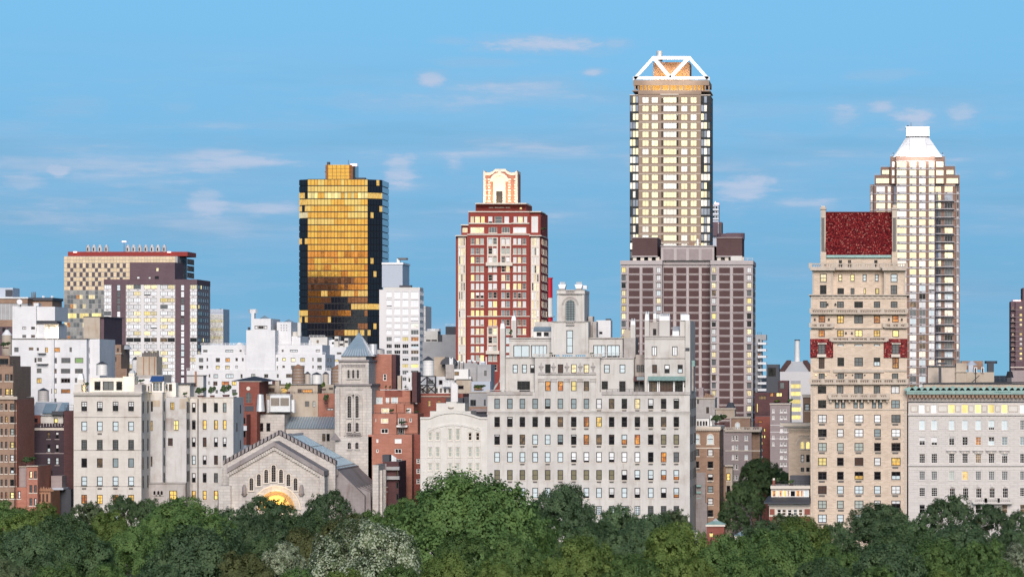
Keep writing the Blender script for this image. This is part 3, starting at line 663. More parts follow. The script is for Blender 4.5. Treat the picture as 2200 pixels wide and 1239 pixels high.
def church():
    b = B('stone_church', 'weathered stone church with gabled front, seven lancet windows and a lit round portal arch', 'church', 850, 600).t(2.95, 460, 700)
    S, SD = M['church'], M['church_dark']; X, Z = b.X, b.Z
    # inner gabled front
    MB().prism([(X(95), 0), (X(670), 0), (X(670), Z(935)), (X(383), Z(765)), (X(95), Z(925))], 0, 7).build('wall', S, b.root)
    for (xa, ya, xb, yb) in ((85, 930, 383, 760), (383, 760, 700, 948)):
        m = MB(); p = [(X(xa), Z(ya)), (X(xb), Z(yb)), (X(xb), Z(yb) + .9), (X(xa), Z(ya) + .9)]
        m.prism(p, -.9, 7.5); m.build('gable_coping', SD, b.root)
        m = MB()
        n = 22
        for i in range(n):
            t = (i + .5) / n; x = X(xa) + (X(xb) - X(xa)) * t; z = Z(ya) + (Z(yb) - Z(ya)) * t; m.box(x - .22, x + .22, -.55, .1, z - .75, z - .1)
        m = m.build('corbel_table', S, b.root); m['kind'] = 'stuff'
    # outer gable and its stepped parapet
    MB().prism([(X(58, 7), 0), (X(768, 7), 0), (X(768, 7), Z(880, 7)), (X(412, 7), Z(690, 7)), (X(58, 7), Z(880, 7))], 7.002, 9).build('gable_wall', S, b.root)
    for (xa, ya, xb, yb) in ((52, 880, 412, 685), (412, 685, 775, 880)):
        m = MB(); n = 15
        for i in range(n):
            t, u = i / n, (i + 1) / n; x0, x1 = X(xa, 7) + (X(xb, 7) - X(xa, 7)) * t, X(xa, 7) + (X(xb, 7) - X(xa, 7)) * u
            z0, z1 = Z(ya, 7) + (Z(yb, 7) - Z(ya, 7)) * t, Z(ya, 7) + (Z(yb, 7) - Z(ya, 7)) * u
            m.prism([(x0 + .12, z0), (x1 - .12, z1), (x1 - .12, z1 + .75), (x0 + .12, z0 + .75)], 6.6, 9.4)
        m.build('gable_coping', SD, b.root)
    for x0, x1 in ((30, 105), (668, 700)):
        b.bx('corner_buttress', x0, x1, 1010 if x0 < 100 else 960, None, S, -1.0, 4)
    MB().prism([(X(-20), 0), (X(58), 0), (X(58), Z(1010)), (X(30), Z(1030))], 0.3, 5).build('buttress', SD, b.root)
    # nave roof and right wall
    R0, e0 = (X(412, 9), Z(702, 9)), (X(775, 9), Z(905, 9)); dep = 44
    m = MB(); hw = e0[0] - R0[0]
    zr, ze = R0[1], e0[1]; L = R0[0] - hw
    m.quad((R0[0], 9, zr), (e0[0], 9, ze), (e0[0], dep, ze), (R0[0], dep, zr)); m.quad((R0[0], dep, zr), (L, dep, ze), (L, 9, ze), (R0[0], 9, zr))
    m.add([(L, dep, ze), (e0[0], dep, ze), (R0[0], dep, zr)], [(0, 2, 1)]); m.build('nave_roof', M['zinc'], b.root)
    m = MB()
    for i in range(1, 15):                      # standing seams down the slope
        y = 9 + (dep - 9) * i / 15; m.bar((R0[0], y, zr + .04), (e0[0], y, ze + .04), .10)
    for t in (.36, .74): m.bar((R0[0] + hw * t, 9, zr + (ze - zr) * t + .06), (R0[0] + hw * t, dep, zr + (ze - zr) * t + .06), .12)
    m.build('roof_seams', M['zinc'], b.root)
    MB().bar((R0[0], 9, zr + .15), (R0[0], dep, zr + .15), .4).build('ridge_cap', M['steel'], b.root)
    MB().box(L, e0[0] - .3, 9, dep, 0, ze - .1).build('nave_wall', S, b.root); MB().box(e0[0] - .35, e0[0] + .25, 9, dep, ze - 1.2, ze - .05).build('eaves', SD, b.root)
    # aisle with raking buttresses and blue glass
    ax = e0[0] + 5.2; za = Z(1075, 10)
    MB().prism([(e0[0] - .5, 0), (ax, 0), (ax, za), (e0[0] - .5, za + 5.5)], 10, dep - .5).build('aisle', SD, b.root)
    for i in range(7):
        y = 12 + i * 4.6; MB().prism([(e0[0] - .4, 0), (ax + 1.1, 0), (ax + .9, za + .6), (e0[0] - .2, ze - 2.0)], y, y + 1.3).build('buttress', SD, b.root)
        if i < 6: MB().box(ax + .02, ax + .12, y + 2.1, y + 3.8, za - 5.2, za - .8).build('stained_glass_window', M['B'], b.root)
    # portal arch
    cx, cz = X(395), Z(1165)
    MB().ring(cx, cz, b.S(120), b.S(157), 0, pi, -.45, .1, 22).build('portal_arch', S, b.root)
    MB().ring(cx, cz, b.S(150), b.S(158), 0, pi, -.6, .1, 22).build('arch_moulding', M['cream_trim'], b.root)
    tm = MB(); n = 22; r = b.S(119)
    tm.prism([(cx + r * cos(t), cz + r * sin(t)) for t in np.linspace(0, pi, n)], -.12, .05); tm.build('portal_recess', M['gold_stone'], b.root)
    for k, rr in enumerate((112, 104, 96)): MB().ring(cx, cz, b.S(rr - 3), b.S(rr), 0, pi, -.2 - .04 * k, .05, 20).build('portal_order', M['orange_stone'], b.root)
    # seven lancets
    for x, y0, y1 in zip((237, 284, 331, 378, 425, 472, 517), (962, 937, 908, 880, 908, 937, 962), (1040, 1012, 992, 985, 992, 1012, 1040)):
        hw = 12 if x != 378 else 13
        b.arched(x - hw, x + hw, y0, y1, 'd', 0, M['ac'], M['cream_trim'], 2, 7, .25); b.arch_top(x, y0 + hw, hw + 9, S, 0, .3, .12)
    for x in (193, 556):
        m = MB(); m.cyl(X(x), -.4, Z(1060), Z(1015), .42, .36, 8); m.cyl(X(x), -.4, Z(1015), Z(1003), .24, .2, 8); m.cyl(X(x), -.4, Z(1075), Z(1060), .3, .6, 8); m.build('statue', SD, b.root)
    # bell tower
    D = 46
    b.wall(768, 1000, 700, None, S, D - 1, 18, name='tower_base')
    b.wall(772, 992, 372, 700, S, D, 17, name='tower_shaft'); b.wall(790, 975, 222, 372, S, D + .6, 15, name='belfry')
    for (x0, x1, y0, y1, d) in ((765, 796, 395, 705, D), (968, 1000, 395, 705, D), (788, 808, 240, 372, D + .6), (958, 980, 240, 372, D + .6)): b.bx('corner_buttress', x0, x1, y0, y1, S, d - .7, d + .5)
    b.bx('belfry_cornice', 786, 982, 214, 226, SD, D, D + 16); b.bx('shaft_cornice', 765, 1000, 366, 376, SD, D - .7, D + 17.4)
    b.wall(806, 962, 186, 214, S, D + 1.6, 12, name='belfry_top')
    X0, X1, Y0, Y1, zb = X(806, D + 1.4), X(984, D + 1.4), D + 1.0, D + 15, Z(190, D); ap = ((X0 + X1) / 2, (Y0 + Y1) / 2, Z(38, D + 8))
    m = MB().add([(X0, Y0, zb), (X1, Y0, zb), (X1, Y1, zb), (X0, Y1, zb), ap], [(0, 1, 4), (1, 2, 4), (2, 3, 4), (3, 0, 4), (3, 2, 1, 0)]); m.build('spire_roof', M['zinc'], b.root)
    m = MB()
    for i in range(11):
        x = X0 + (X1 - X0) * i / 10; m.bar((x, Y0 - .02, zb), (ap[0] + (x - ap[0]) * .03, ap[1], ap[2] - .3), .13)
        y = Y0 + (Y1 - Y0) * i / 10; m.bar((X1 + .02, y, zb), (ap[0] + .1, ap[1], ap[2] - .3), .13)
    m.build('spire_seams', M['steel'], b.root); MB().cyl(ap[0], ap[1], ap[2] - .4, ap[2] + 1.4, .22, .02, 6).build('finial', M['slate'], b.root)
    for x in (853, 883, 912): b.arched(x - 7, x + 7, 278, 330, 'd', D + .6, M['ac'], S, 1, 5, .3)
    for x in (858, 906): b.arched(x - 11, x + 11, 442, 580, 'd', D, M['ac'], S, 2, 9, .35); b.arch_top(x, 453, 22, S, D, .35, .25)
    for x in (858, 906):
        b.arched(x - 11, x + 11, 612, 668, 'd', D, M['ac'], S, 2, 3, .3); b.arched(x - 10, x + 10, 737, 778, 'd', D - 1, M['ac'], S, 2, 2, .3)
    for x in (822, 874, 888, 930): b.bx('tower_shafting', x, x + 8, 455, 695, S, D - .4, D + .1)
    b.band(800, 980, 232, 245, S, D + .6, .2, 'arcade_band'); b.band(830, 945, 392, 402, S, D, .2, 'arcade_band'); b.balus(838, 930, 680, 705, SD, D - .8, .5, 0, 'tower_balcony')
    d = MB()
    for i in range(16): d.box(X(808 + i * 10, D), X(813 + i * 10, D), D + .3, D + .7, Z(258, D), Z(244, D))
    d.build('corbel_table', SD, b.root)['kind'] = 'stuff'
    m = MB().cyl(X(774, D), D - 1.6, Z(722, D), Z(678, D), 1.1, .05, 4); m.build('pinnacle', SD, b.root)
    # parish buildings behind
    b.wall(202, 446, 560, None, M['church_dark'] if False else S, 66, 16, [(288, 312, 614, 668, 'd', DH), (331, 356, 614, 668, 'd', DH), (287, 312, 718, 745, 'd', DH)], name='parish_house', parapet=.8)
    b.wall(446.5, 768, 645, None, S, 68, 14, wins([470, 497], 22, [680], 40, ['dd'], DH) + wins([685, 712], 21, [682], 48, ['dd'], DH), name='parish_wing')
    b.slope('wing_roof', 450, 766, 575, 648, M['zinc'], 67.5, 75)
    m = MB(); Y0, Y1, za, zb = 67.5, 75, Z(648, 67.5), Z(575, 75)
    for i in range(19): x = X(452 + i * 17, 68); m.bar((x, Y0, za + .04), (x, Y1, zb + .04), .12)
    m.build('roof_seams', M['steel'], b.root)
    # church aisle front at the far right
    b.wall(1004, 1042, 880, None, M['church'], 12, 40, name='chapel'); b.wall(1042.5, 1075, 905, None, M['church'], 30, 14, [(1052, 1062, 990, 1110, 'm', (1, 4, False))], name='chapel')
    for i in range(6): MB().box(X(1042, 12), X(1042, 12) + .5, 14 + i * 6, 15.4 + i * 6, 0, Z(915, 12)).build('buttress', S, b.root)
    a = b.D
    lamp('portal_lamp', 'POINT', (b.x0 + cx, a - 1.6, cz + 1.5), 210, (1, .60, .14), .3)
    return b


def arch_front():
    b = B('pale_limestone_house', 'pale limestone house with a curved parapet and six tall paired window strips', 'town house', 850, 975).t(4.423, 800, 800)
    P = M['pale']; b.frame = M['cream_trim']; b.sill = P; X, Z = b.X, b.Z
    xs = [528, 600, 718, 790, 908, 980]; ww = [40, 40, 39, 42, 39, 40]
    w = []
    for i, x in enumerate(xs):
        for y0, y1, c in ((533 if i in (2, 3) else 567, 645, 'ggggdd'[i]), (708, 802, 'g'), (860, 932, 'g'), (985, 1060, 'g'), (1112, 1180, 'g')): w.append((x, x + ww[i], y0, y1, c, (1, 2, True)))
    b.wall(456, 1093, 470, None, P, 0, 22, w)
    # curved parapet wall above
    arc = [(X(x), Z(y)) for x, y in ((1030, 440), (1000, 432), (930, 408), (850, 390), (770, 384), (690, 390), (610, 410), (540, 440))]
    MB().prism([(X(456), Z(470)), (X(1093), Z(470)), (X(1093), Z(440))] + arc + [(X(456), Z(440))], 0, 1.2).build('parapet', P, b.root)
    m = MB(); pts = [(X(456), Z(440)), *arc[::-1], (X(1093), Z(440))]
    for a, c in zip(pts, pts[1:]): m.prism([(a[0], a[1] - .02), (c[0], c[1] - .02), (c[0], c[1] + .35), (a[0], a[1] + .35)], -.3, 1.3)
    m.build('coping', P, b.root)
    m = MB()
    for a, c in zip(arc[::-1], arc[::-1][1:]): m.prism([(a[0], a[1] - 2.3), (c[0], c[1] - 2.3), (c[0], c[1] - 1.95), (a[0], a[1] - 1.95)], -.18, .1)
    m.build('curved_moulding', P, b.root)
    for i, x in enumerate(xs):
        cx = x + ww[i] / 2; r = ww[i] / 2 + 6; ys = (490 if i in (2, 3) else 526) + r
        b.arch_top(cx, ys, r, P, 0, .16, .14)
        for s in (-1, 1): b.bx('pilaster_strip', cx + s * r - (4 if s < 0 else -.5), cx + s * r + (-.5 if s < 0 else 4), ys, None, P, -.14, .05)
    for y in (650, 808, 938): b.band(456, 512, y, y + 4, P, out=.06); b.band(845, 895, y, y + 4, P, out=.06)
    b.wall(608, 880, 290, 366, P, 4, 9, name='attic'); b.wall(548, 935, 366, 440, P, 3, 12, name='attic'); b.bx('attic_cap', 700, 800, 278, 290, P, 4.4, 9)
    MB().cyl(X(728), 3.9, Z(336), Z(324), .55, .55, 12).build('roundel', M['cream_trim'], b.root)
    return b


def tan_tower():
    b = B('tan_brick_apartment_tower', 'tan brick apartment tower with balustrades and a steep speckled red tile roof', 'apartment tower', 850, 1845)
    T, TS = M['tan'], M['tan_stone']; b.sill = TS
    b.t(3.26, 1720, 760); X, Z = b.X, b.Z
    xs = [122, 255, 378, 515, 636]; ww = [61, 47, 62, 47, 64]
    rr = [(425, 56, 'wWWWm'), (525, 56, 'dwWsW'), (622, 58, 'gggdd'), (725, 57, 'Ydrwy'), (823, 57, 'ddnde'), (922, 58, 'rbbbw'), (1025, 57, 'ggghh'), (1123, 57, 'bbbbb'), (1222, 57, 'ddddd')]
    w = []
    for y, h, r in rr:
        for i, x in enumerate(xs): w.append((x, x + ww[i], y, y + h, r[i], (2 if ww[i] > 55 else 1, 2, True)))
    for (x, x2, c) in ((122, 180, 'd'), (240, 272, 's'), (283, 313, 's'), (370, 400, 's'), (412, 442, 's'), (500, 530, 's'), (542, 572, 's'), (635, 695, 's')): w.append((x, x2, 322, 380, c, (2 if x2 - x > 50 else 1, 2, False)))
    for (x, x2, c) in ((120, 180, 'd'), (253, 300, 'm'), (375, 437, 'm'), (512, 558, 'm'), (633, 693, 'w')): w.append((x, x2, 223, 278, c, (2, 1, False)))
    w += wins([127, 258, 377, 512, 640], [42, 46, 60, 46, 44], [135], 42, ['mmmmm'], (2, 1, False))
    for (x, x2, y, c) in ((127, 168, 25, 'r'), (258, 305, 25, 'd'), (377, 437, 25, 'm'), (512, 558, 25, 'e'), (643, 688, 25, 'o')): w.append((x, x2, y, 103 if x < 200 or x > 600 else 86, c, (2, 2, False)))
    b.wall(70, 745, -56, None, T, 0, 30, w)
    b.acs(xs, 55, [y + h + 7 for y, h, r in rr], .8, 4)
    b.band(68, 747, 385, 393, TS, out=.2); b.band(230, 585, 108, 128, TS, out=.5, name='balcony_slab'); b.band(90, 208, 110, 122, TS, out=.3); b.band(590, 745, 110, 122, TS, out=.3)
    b.balus(70, 745, 175, 207, TS, -.7, .4, 8); b.bx('balcony_slab', 68, 747, 207, 213, TS, -1.0, .1)
    b.balus(205, 612, 277, 308, TS, -1.3, .4, 6); b.bx('balcony_slab', 198, 620, 308, 318, TS, -1.6, .1)
    for i in range(10): b.bx('bracket', 205 + i * 44, 217 + i * 44, 318, 338, TS, -1.1, .1)
    # corner quoins, laid alternately long and short
    q = {}
    for x0, x1, sd in ((80, 98, 0), (718, 745, 1)):
        for i in range(56):
            y = 215 + i * 18.4; big = i % 2; a, c = (x0, x1 if big else x1 - 7) if sd == 0 else (x0 if big else x0 + 9, x1)
            key = (sd, big)
            if key not in q: q[key] = MB().box(0, b.S(c - a), -.06, .05, -b.S(17.2), 0).mesh('quoin', [TS])
            link('quoin', q[key], b.root, (X(a), 0, Z(y)))
    for x, d_ in ((108, 0), (178, 0), (250, 0), (318, 0), (365, 0), (450, 0)): MB().cyl(X(x), -.3, Z(150), Z(143), .15, .12, 6).build('wall_lantern', M['Y'] if x in (108, 178) else M['black'], b.root)
    # upper storeys
    b.t(3.54, 1720, 430); X, Z = b.X, b.Z
    cw = wins([280, 410, 557], [48, 65, 48], [1093], 57, ['bbb'], (1, 1, True))
    b.wall(245, 640, 1040, 1198.5, T, -.4, 5, cw + [(280, 328, 1150, 1151, '.', TP)][:0], name='centre_bay') if False else None
    ew = []
    ew += [(137, 187, 877, 930, 'o', DH), (277, 328, 877, 937, 'y', (2, 2, False)), (408, 475, 877, 937, 'm', (2, 2, False)), (557, 605, 877, 937, 'o', (2, 2, False)), (697, 745, 877, 930, 'o', DH)]
    ew += [(137, 184, 980, 1040, 'o', DH), (277, 328, 980, 1038, 'y', (2, 2, False)), (412, 470, 980, 1038, 'Y', (2, 2, False)), (557, 605, 980, 1038, 'y', (2, 2, False)), (699, 747, 980, 1040, 'Y', TP)] + cw
    ew += wins([147, 277, 408, 557, 685], [52, 52, 66, 48, 52], [770], 48, ['mmdmm'], (2, 2, False))
    b.wall(78, 808, 722, 985.9 + 0 * 1, T, .4, 28, [e for e in ew if e[2] < 940 and e[3] < 986], name='stepped_wall')
    b.wall(72, 812, 986, 1191, T, .2, 28.4, [e for e in ew if e[2] >= 975], name='stepped_wall')
    for y, x0, x1 in ((935, 78, 245), (935, 637, 808), (1040, 232, 657)):
        b.balus(x0, x1, y, y + 30, TS, -.5, .8, 3, 'pierced_parapet'); b.bx('balcony_slab', x0, x1, y + 30, y + 36, TS, -.8, .3)
    b.band(262, 622, 968, 976, TS, .4, .4, 'hood'); b.balus(80, 806, 825, 858, TS, -.6, .42, 4); b.bx('balcony_slab', 76, 810, 858, 866, TS, -.9, .5)
    b.bx('coping', 62, 828, 716, 724, TS, -.3, 28); b.band(80, 806, 726, 750, TS, .4, .12, 'ornament_band')
    d = MB()
    for i in range(14): x = X(150 + i * 43); d.box(x, x + .5, .1, .35, Z(746), Z(728)); d.box(x + .9, x + 1.3, .15, .35, Z(748), Z(738))
    d.build('relief_row', M['tan_stone'], b.root)['kind'] = 'stuff'
    # towered storey: two corner pavilions, recessed middle
    fw = wins([288, 380, 472, 565], [28, 30, 30, 28], [563], 54, ['cYbb'], (1, 2, True)) + [(280, 330, 668, 715, 'd', (3, 1, False)), (380, 410, 668, 715, 'm', (2, 1, False)), (480, 496, 668, 715, 'Y', TP), (567, 598, 668, 715, 'Y', TP)]
    b.wall(246, 632, 520, 722, T, 3, 22, fw, name='attic_wall')
    for x0, x1, c0, c1 in ((90, 245.5, 'cd', 147), (632.5, 800, 'bm', 685)):
        b.wall(x0, x1, 530, 722, T, 1.2, 24, [(c1, c1 + 52, 560, 622, c0[0], T2), (c1, c1 + 50, 645, 715, c0[1], (2, 2, False))], name='corner_pavilion')
        b.bx('quoin_strip', x0, x0 + 14, 540, 720, TS, 1.05, 1.3); b.bx('quoin_strip', x1 - 14, x1, 540, 720, TS, 1.05, 1.3)
    b.balus(75, 258, 480, 516, TS, .2, .42, 2); b.balus(258, 624, 480, 516, TS, 1.4, .42, 5); b.balus(624, 802, 480, 516, TS, .2, .42, 2)
    b.bx('cornice', 72, 260, 516, 534, TS, -.2, 3); b.bx('cornice', 260, 622, 516, 530, TS, 1.0, 4); b.bx('cornice', 622, 806, 516, 534, TS, -.2, 3)
    b.wall(150, 735, 436, 516, T, 6, 14, wins([290, 360, 430, 560], 25, [455], 55, ['dd.d'], TP), name='roof_storey')
    b.bx('green_gutter', 196, 690, 417, 436, M['copper'], 5.3, 6.4)
    # tiled slope: rows of tiles laid up the roof, a few coloured with a pale glint among the reds
    y0d, y1d = 5.6, 11.5; za, zb = Z(416, y0d), Z(92, y1d); xa, xb = X(190, y0d), X(697, y0d); nx, nz = 70, 46; m = MB(); rg = random.Random(4)
    for j in range(nz):
        t0, t1 = j / nz, (j + 1) / nz; ya, yb = y0d + (y1d - y0d) * t0, y0d + (y1d - y0d) * t1; z0, z1 = za + (zb - za) * t0, za + (zb - za) * t1
        for i in range(nx):
            x = xa + (xb - xa) * i / nx; w_ = (xb - xa) / nx * .94; l = rg.uniform(.01, .06)
            m.quad((x, ya - .07 - l, z0), (x + w_, ya - .07 - l, z0), (x + w_, yb, z1), (x, yb, z1), rg.choices((0, 1, 2, 3), (40, 38, 16, 6))[0])
    o = m.build('roof_tiles', [M['tileA'], M['tileB'], M['tileC'], M['tileD']], b.root); o['kind'] = 'stuff'
    MB().add([(xa, y0d, za), (xb, y0d, za), (xb, y1d, zb), (xa, y1d, zb), (xa, y1d + 6, za), (xb, y1d + 6, za)], [(0, 1, 2, 3), (3, 2, 5, 4), (0, 3, 4), (1, 5, 2)]).build('roof', M['tileA'], b.root)
    b.bx('ridge', 188, 699, 88, 93, M['tileA'], 11.2, 11.9)
    for x0, x1, f in ((153, 191, 0), (696, 735, 1)):
        b.wall(x0, x1, 70, 436, M['tan_stone'], 7.5, 4, name='gable_chimney'); b.bx('chimney_cap', x0 - 3, x1 + 3, 56, 70, TS, 7.2, 11.8); b.bx('chimney_top', x0 + 5, x1 - 5, 44 - 8 * f, 56, T, 8, 11)
        b.bx('gable_foot', x0 - 2, x1 + 3, 395, 480, T, 5.0, 9); b.bx('downpipe_panel', x0 + 6, x1 - 10, 135, 390, M['ac'], 7.35, 7.55)
        b.band(x0 - 2, x1 + 2, 128, 134, TS, 7.5, .15)
    # red tiled dormer skirts
    for x0, x1, c0 in ((73, 248, 132), (633, 812, 695)):
        za, zb, xa, xb = Z(1195), Z(1055), X(x0), X(x1); m = MB()
        nx, nz = 24, 18
        for j in range(nz):
            for i in range(nx):
                x = xa + (xb - xa) * i / nx; w_ = (xb - xa) / nx * .94; z0, z1 = za + (zb - za) * j / nz, za + (zb - za) * (j + 1) / nz
                if x + w_ > X(c0) and x < X(c0 + 55) and z1 > Z(1168) and z0 < Z(1085): continue
                l = rg.uniform(.0, .05); m.quad((x, -.35 - l, z0), (x + w_, -.35 - l, z0), (x + w_, -.28, z1), (x, -.28, z1), rg.choices((0, 1, 2, 3), (40, 38, 16, 6))[0])
        o = m.build('roof_tiles', [M['tileA'], M['tileB'], M['tileC'], M['tileD']], b.root); o['kind'] = 'stuff'
        for (u0, u1, v0, v1) in ((x0, c0, 1053, 1196), (c0 + 55, x1, 1053, 1196), (c0, c0 + 55, 1053, 1086), (c0, c0 + 55, 1168, 1196)): b.bx('dormer_backing', u0, u1, v0, v1, M['tileA'], -.26, .22)
        b.t(3.54, 1720, 430); put_window(b.root, X(c0 + 28), -.4, Z(1130), b.S(54), b.S(72), 'm', (2, 3, False), .3, b.frame, TS, .11)
        b.bx('dormer_sill', c0 - 5, c0 + 62, 1170, 1192, M['cream_trim'], -.75, -.2); m = MB()
        for i in range(7): x = X(c0 + i * 9); m.box(x, x + .3, -.7, -.3, Z(1096), Z(1084))
        m.build('dormer_fringe', M['cream_trim'], b.root)
    for x, y in ((108, 905), (215, 905), (672, 905), (770, 905), (206, 790), (265, 790), (345, 1010), (390, 1010)): MB().cyl(X(x), .1, Z(y + 8), Z(y - 8), .2, .12, 6).build('wall_lantern', M['black'], b.root)
    for c in 'lr':
        x0, x1 = ((85, 240) if c == 'l' else (640, 806)); b.bx('shaded_panel', x0 + 5, x1 - 5, 872, 930, M['tan_stone'], .36, .42) if False else None
    return b


def right_limestone():
    b = B('rusticated_limestone_house', 'rusticated limestone block under a green copper cresting and deep bracketed cornice', 'apartment building', 850, 2080).t(4.274, 1930, 820)
    N = M['n11']; b.frame = M['paint_white']; b.sill = N; b.fw = .06; X, Z = b.X, b.Z
    xs = [192, 303, 465, 587, 708, 828, 950, 1117, 1240]; ww = [53, 54, 50, 51, 52, 54, 53, 52, 52]
    w = []
    for y, h, r, st in ((352, 88, 'bbbbbbbmm', (3, 4, True)), (505, 75, 'hhddoesss', (2, 3, True)), (660, 84, 'ddddddddd', (3, 4, True)), (820, 80, 'mmgymmmmm', (3, 4, True)), (972, 78, 'dd.....dd', (3, 4, True)), (1125, 80, 'd', T2), (1260, 90, 'd', T2)):
        w += wins(xs, ww, [y], h, [r], st)
    w += wins([470, 592, 713, 835, 957], 50, [975], 88, ['ddddd'], (3, 3, False))
    att = [(190, 242, 'W'), (302, 350, 'W'), (460, 520, 'Y'), (582, 640, 'Y'), (705, 760, 'Y'), (825, 882, 'Y'), (947, 1003, 'Y'), (1117, 1170, 'W'), (1240, 1292, 'W')]
    w += [(x0, x1, 207, 286, c, TP) for x0, x1, c in att]
    b.wall(92, 1330, 190, None, N, 0, 30, w)
    for x0, x1 in ((115, 180), (253, 290), (365, 450), (525, 572), (647, 692), (767, 815), (892, 937), (1012, 1100), (1180, 1232)):
        p = b.bx('stone_panel', x0 + 4, x1 - 4, 218, 268, M['pale'], -.06, .05); m = MB()
        for (u0, u1, v0, v1) in ((x0, x1, 213, 218), (x0, x1, 268, 273), (x0, x0 + 5, 218, 268), (x1 - 5, x1, 218, 268)): m.box(X(u0), X(u1), -.18, .05, Z(v1), Z(v0))
        m.build('panel_frame', M['tan_stone'], p)
    # ashlar blocks proud of their joints, where no window cuts the course
    blocks = []; bw, bh = 74.0, 19.0; y = 316.0; k = 0
    while y < 1080:
        if not (596 < y + bh and y < 658 and False) and not (752 < y + bh and y < 772):
            x = 98 - (bw / 2 if k % 2 else 0)
            while x < 1180:
                a, c = max(x, 98), min(x + bw, 1180)
                segs = [(a, c)]
                for (h0, h1, v0, v1, cd, st) in w:
                    if v0 - 8 < y + bh and y < v1 + 12:
                        ns = []
                        for (p, q) in segs:
                            if q <= h0 - 8 or p >= h1 + 8: ns.append((p, q)); continue
                            if p < h0 - 8: ns.append((p, h0 - 8))
                            if q > h1 + 8: ns.append((h1 + 8, q))
                        segs = ns
                blocks += [(p, q, y) for p, q in segs if q - p > 14]
                x += bw
        y += bh + .8; k += 1
    rb = random.Random(9); rb.shuffle(blocks); cache = {}; rest = MB()
    full = [q for q in blocks if abs(q[1] - q[0] - bw) < .1]; other = [q for q in blocks if abs(q[1] - q[0] - bw) >= .1]
    for i, (p, q, y) in enumerate(full + other):
        ww_ = round(b.S(q - p - 1.2), 2); hh = b.S(bh - 1.4); out = rb.choice((.05, .06, .075))
        if i < 300:
            if (ww_, out) not in cache: cache[(ww_, out)] = MB().box(0, ww_, -out, .03, -hh, 0).mesh('stone_block', [N])
            link('stone_block', cache[(ww_, out)], b.root, (X(p), 0, Z(y)))
        else: rest.box(X(p), X(p) + ww_, -out, .03, Z(y) - hh, Z(y))
    if rest.v: rest.build('stone_blocks', N, b.root)['kind'] = 'stuff'
    b.band(88, 1330, 290, 308, N, out=.5, name='attic_cornice'); b.band(90, 1330, 752, 772, N, out=.4)
    b.band(90, 1330, 150, 160, N, out=.5, name='architrave'); b.band(90, 1330, 162, 178, M['tan_stone'], out=.3, name='frieze')
    d = MB()
    for i in range(150): x = X(96 + i * 8.2); d.box(x, x + .2, -.42, -.2, Z(177), Z(165))
    d.build('dentil_row', N, b.root)['kind'] = 'stuff'
    b.bx('cornice', 76, 1335, 98, 112, M['copper'], -2.2, 1.0); b.bx('cornice_bed', 80, 1332, 112, 119, M['tan_stone'], -1.9, .9)
    for i in range(34):
        x = 98 + i * 36; b.bx('cornice_bracket', x, x + 24, 119, 148, M['brownbrick'], -1.7, .3)
    b.band(90, 1330, 119, 150, M['tan_stone'], out=.35, name='cornice_soffit'); b.bx('cresting_base', 76, 1335, 78, 94, M['copper'], -2.0, -.4)
    for i in range(22):
        cx = 100 + i * 57; x, z = X(cx), Z(78); m = MB()
        k = .62 + .12 * (i % 3 == 1); m.prism([(x - 1.1, z), (x + 1.1, z), (x + .8, z + .6 * k), (x + .3, z + .95 * k), (x, z + 1.2 * k), (x - .3, z + .95 * k), (x - .8, z + .6 * k)], -1.9, -1.5)
        m.build('cresting_leaf', M['copper'], b.root)
    # hooded windows, French doors and their balcony
    for x, w_ in list(zip(xs, ww))[2:7]:
        b.bx('window_hood', x - 22, x + w_ + 22, 624, 634, N, -.75, .1); b.bx('hood_frieze', x - 8, x + w_ + 8, 634, 655, N, -.3, .1); b.bx('keystone', x + 18, x + 34, 632, 656, M['cream_trim'], -.45, .05)
    for x in (470, 592, 713, 835, 957):
        b.bx('window_surround', x - 9, x - 1, 962, 1066, N, -.22, .05); b.bx('window_surround', x + 51, x + 59, 962, 1066, N, -.22, .05); b.bx('keystone', x + 14, x + 36, 935, 965, N, -.3, .05)
    for x0 in (690, 805, 925): b.balus(x0, x0 + 112, 1070, 1106, N, -1.3, .36, 1); 
    b.bx('balcony_slab', 686, 1046, 1106, 1120, N, -1.6, .1)
    # roof
    b.t(4.13, 1930, 600)
    b.wall(222, 1160, 928, 990, M['beige'], 8, 10, name='penthouse'); b.bx('penthouse_coping', 218, 1165, 921, 928, M['slate'], 7.7, 18.4)
    return b


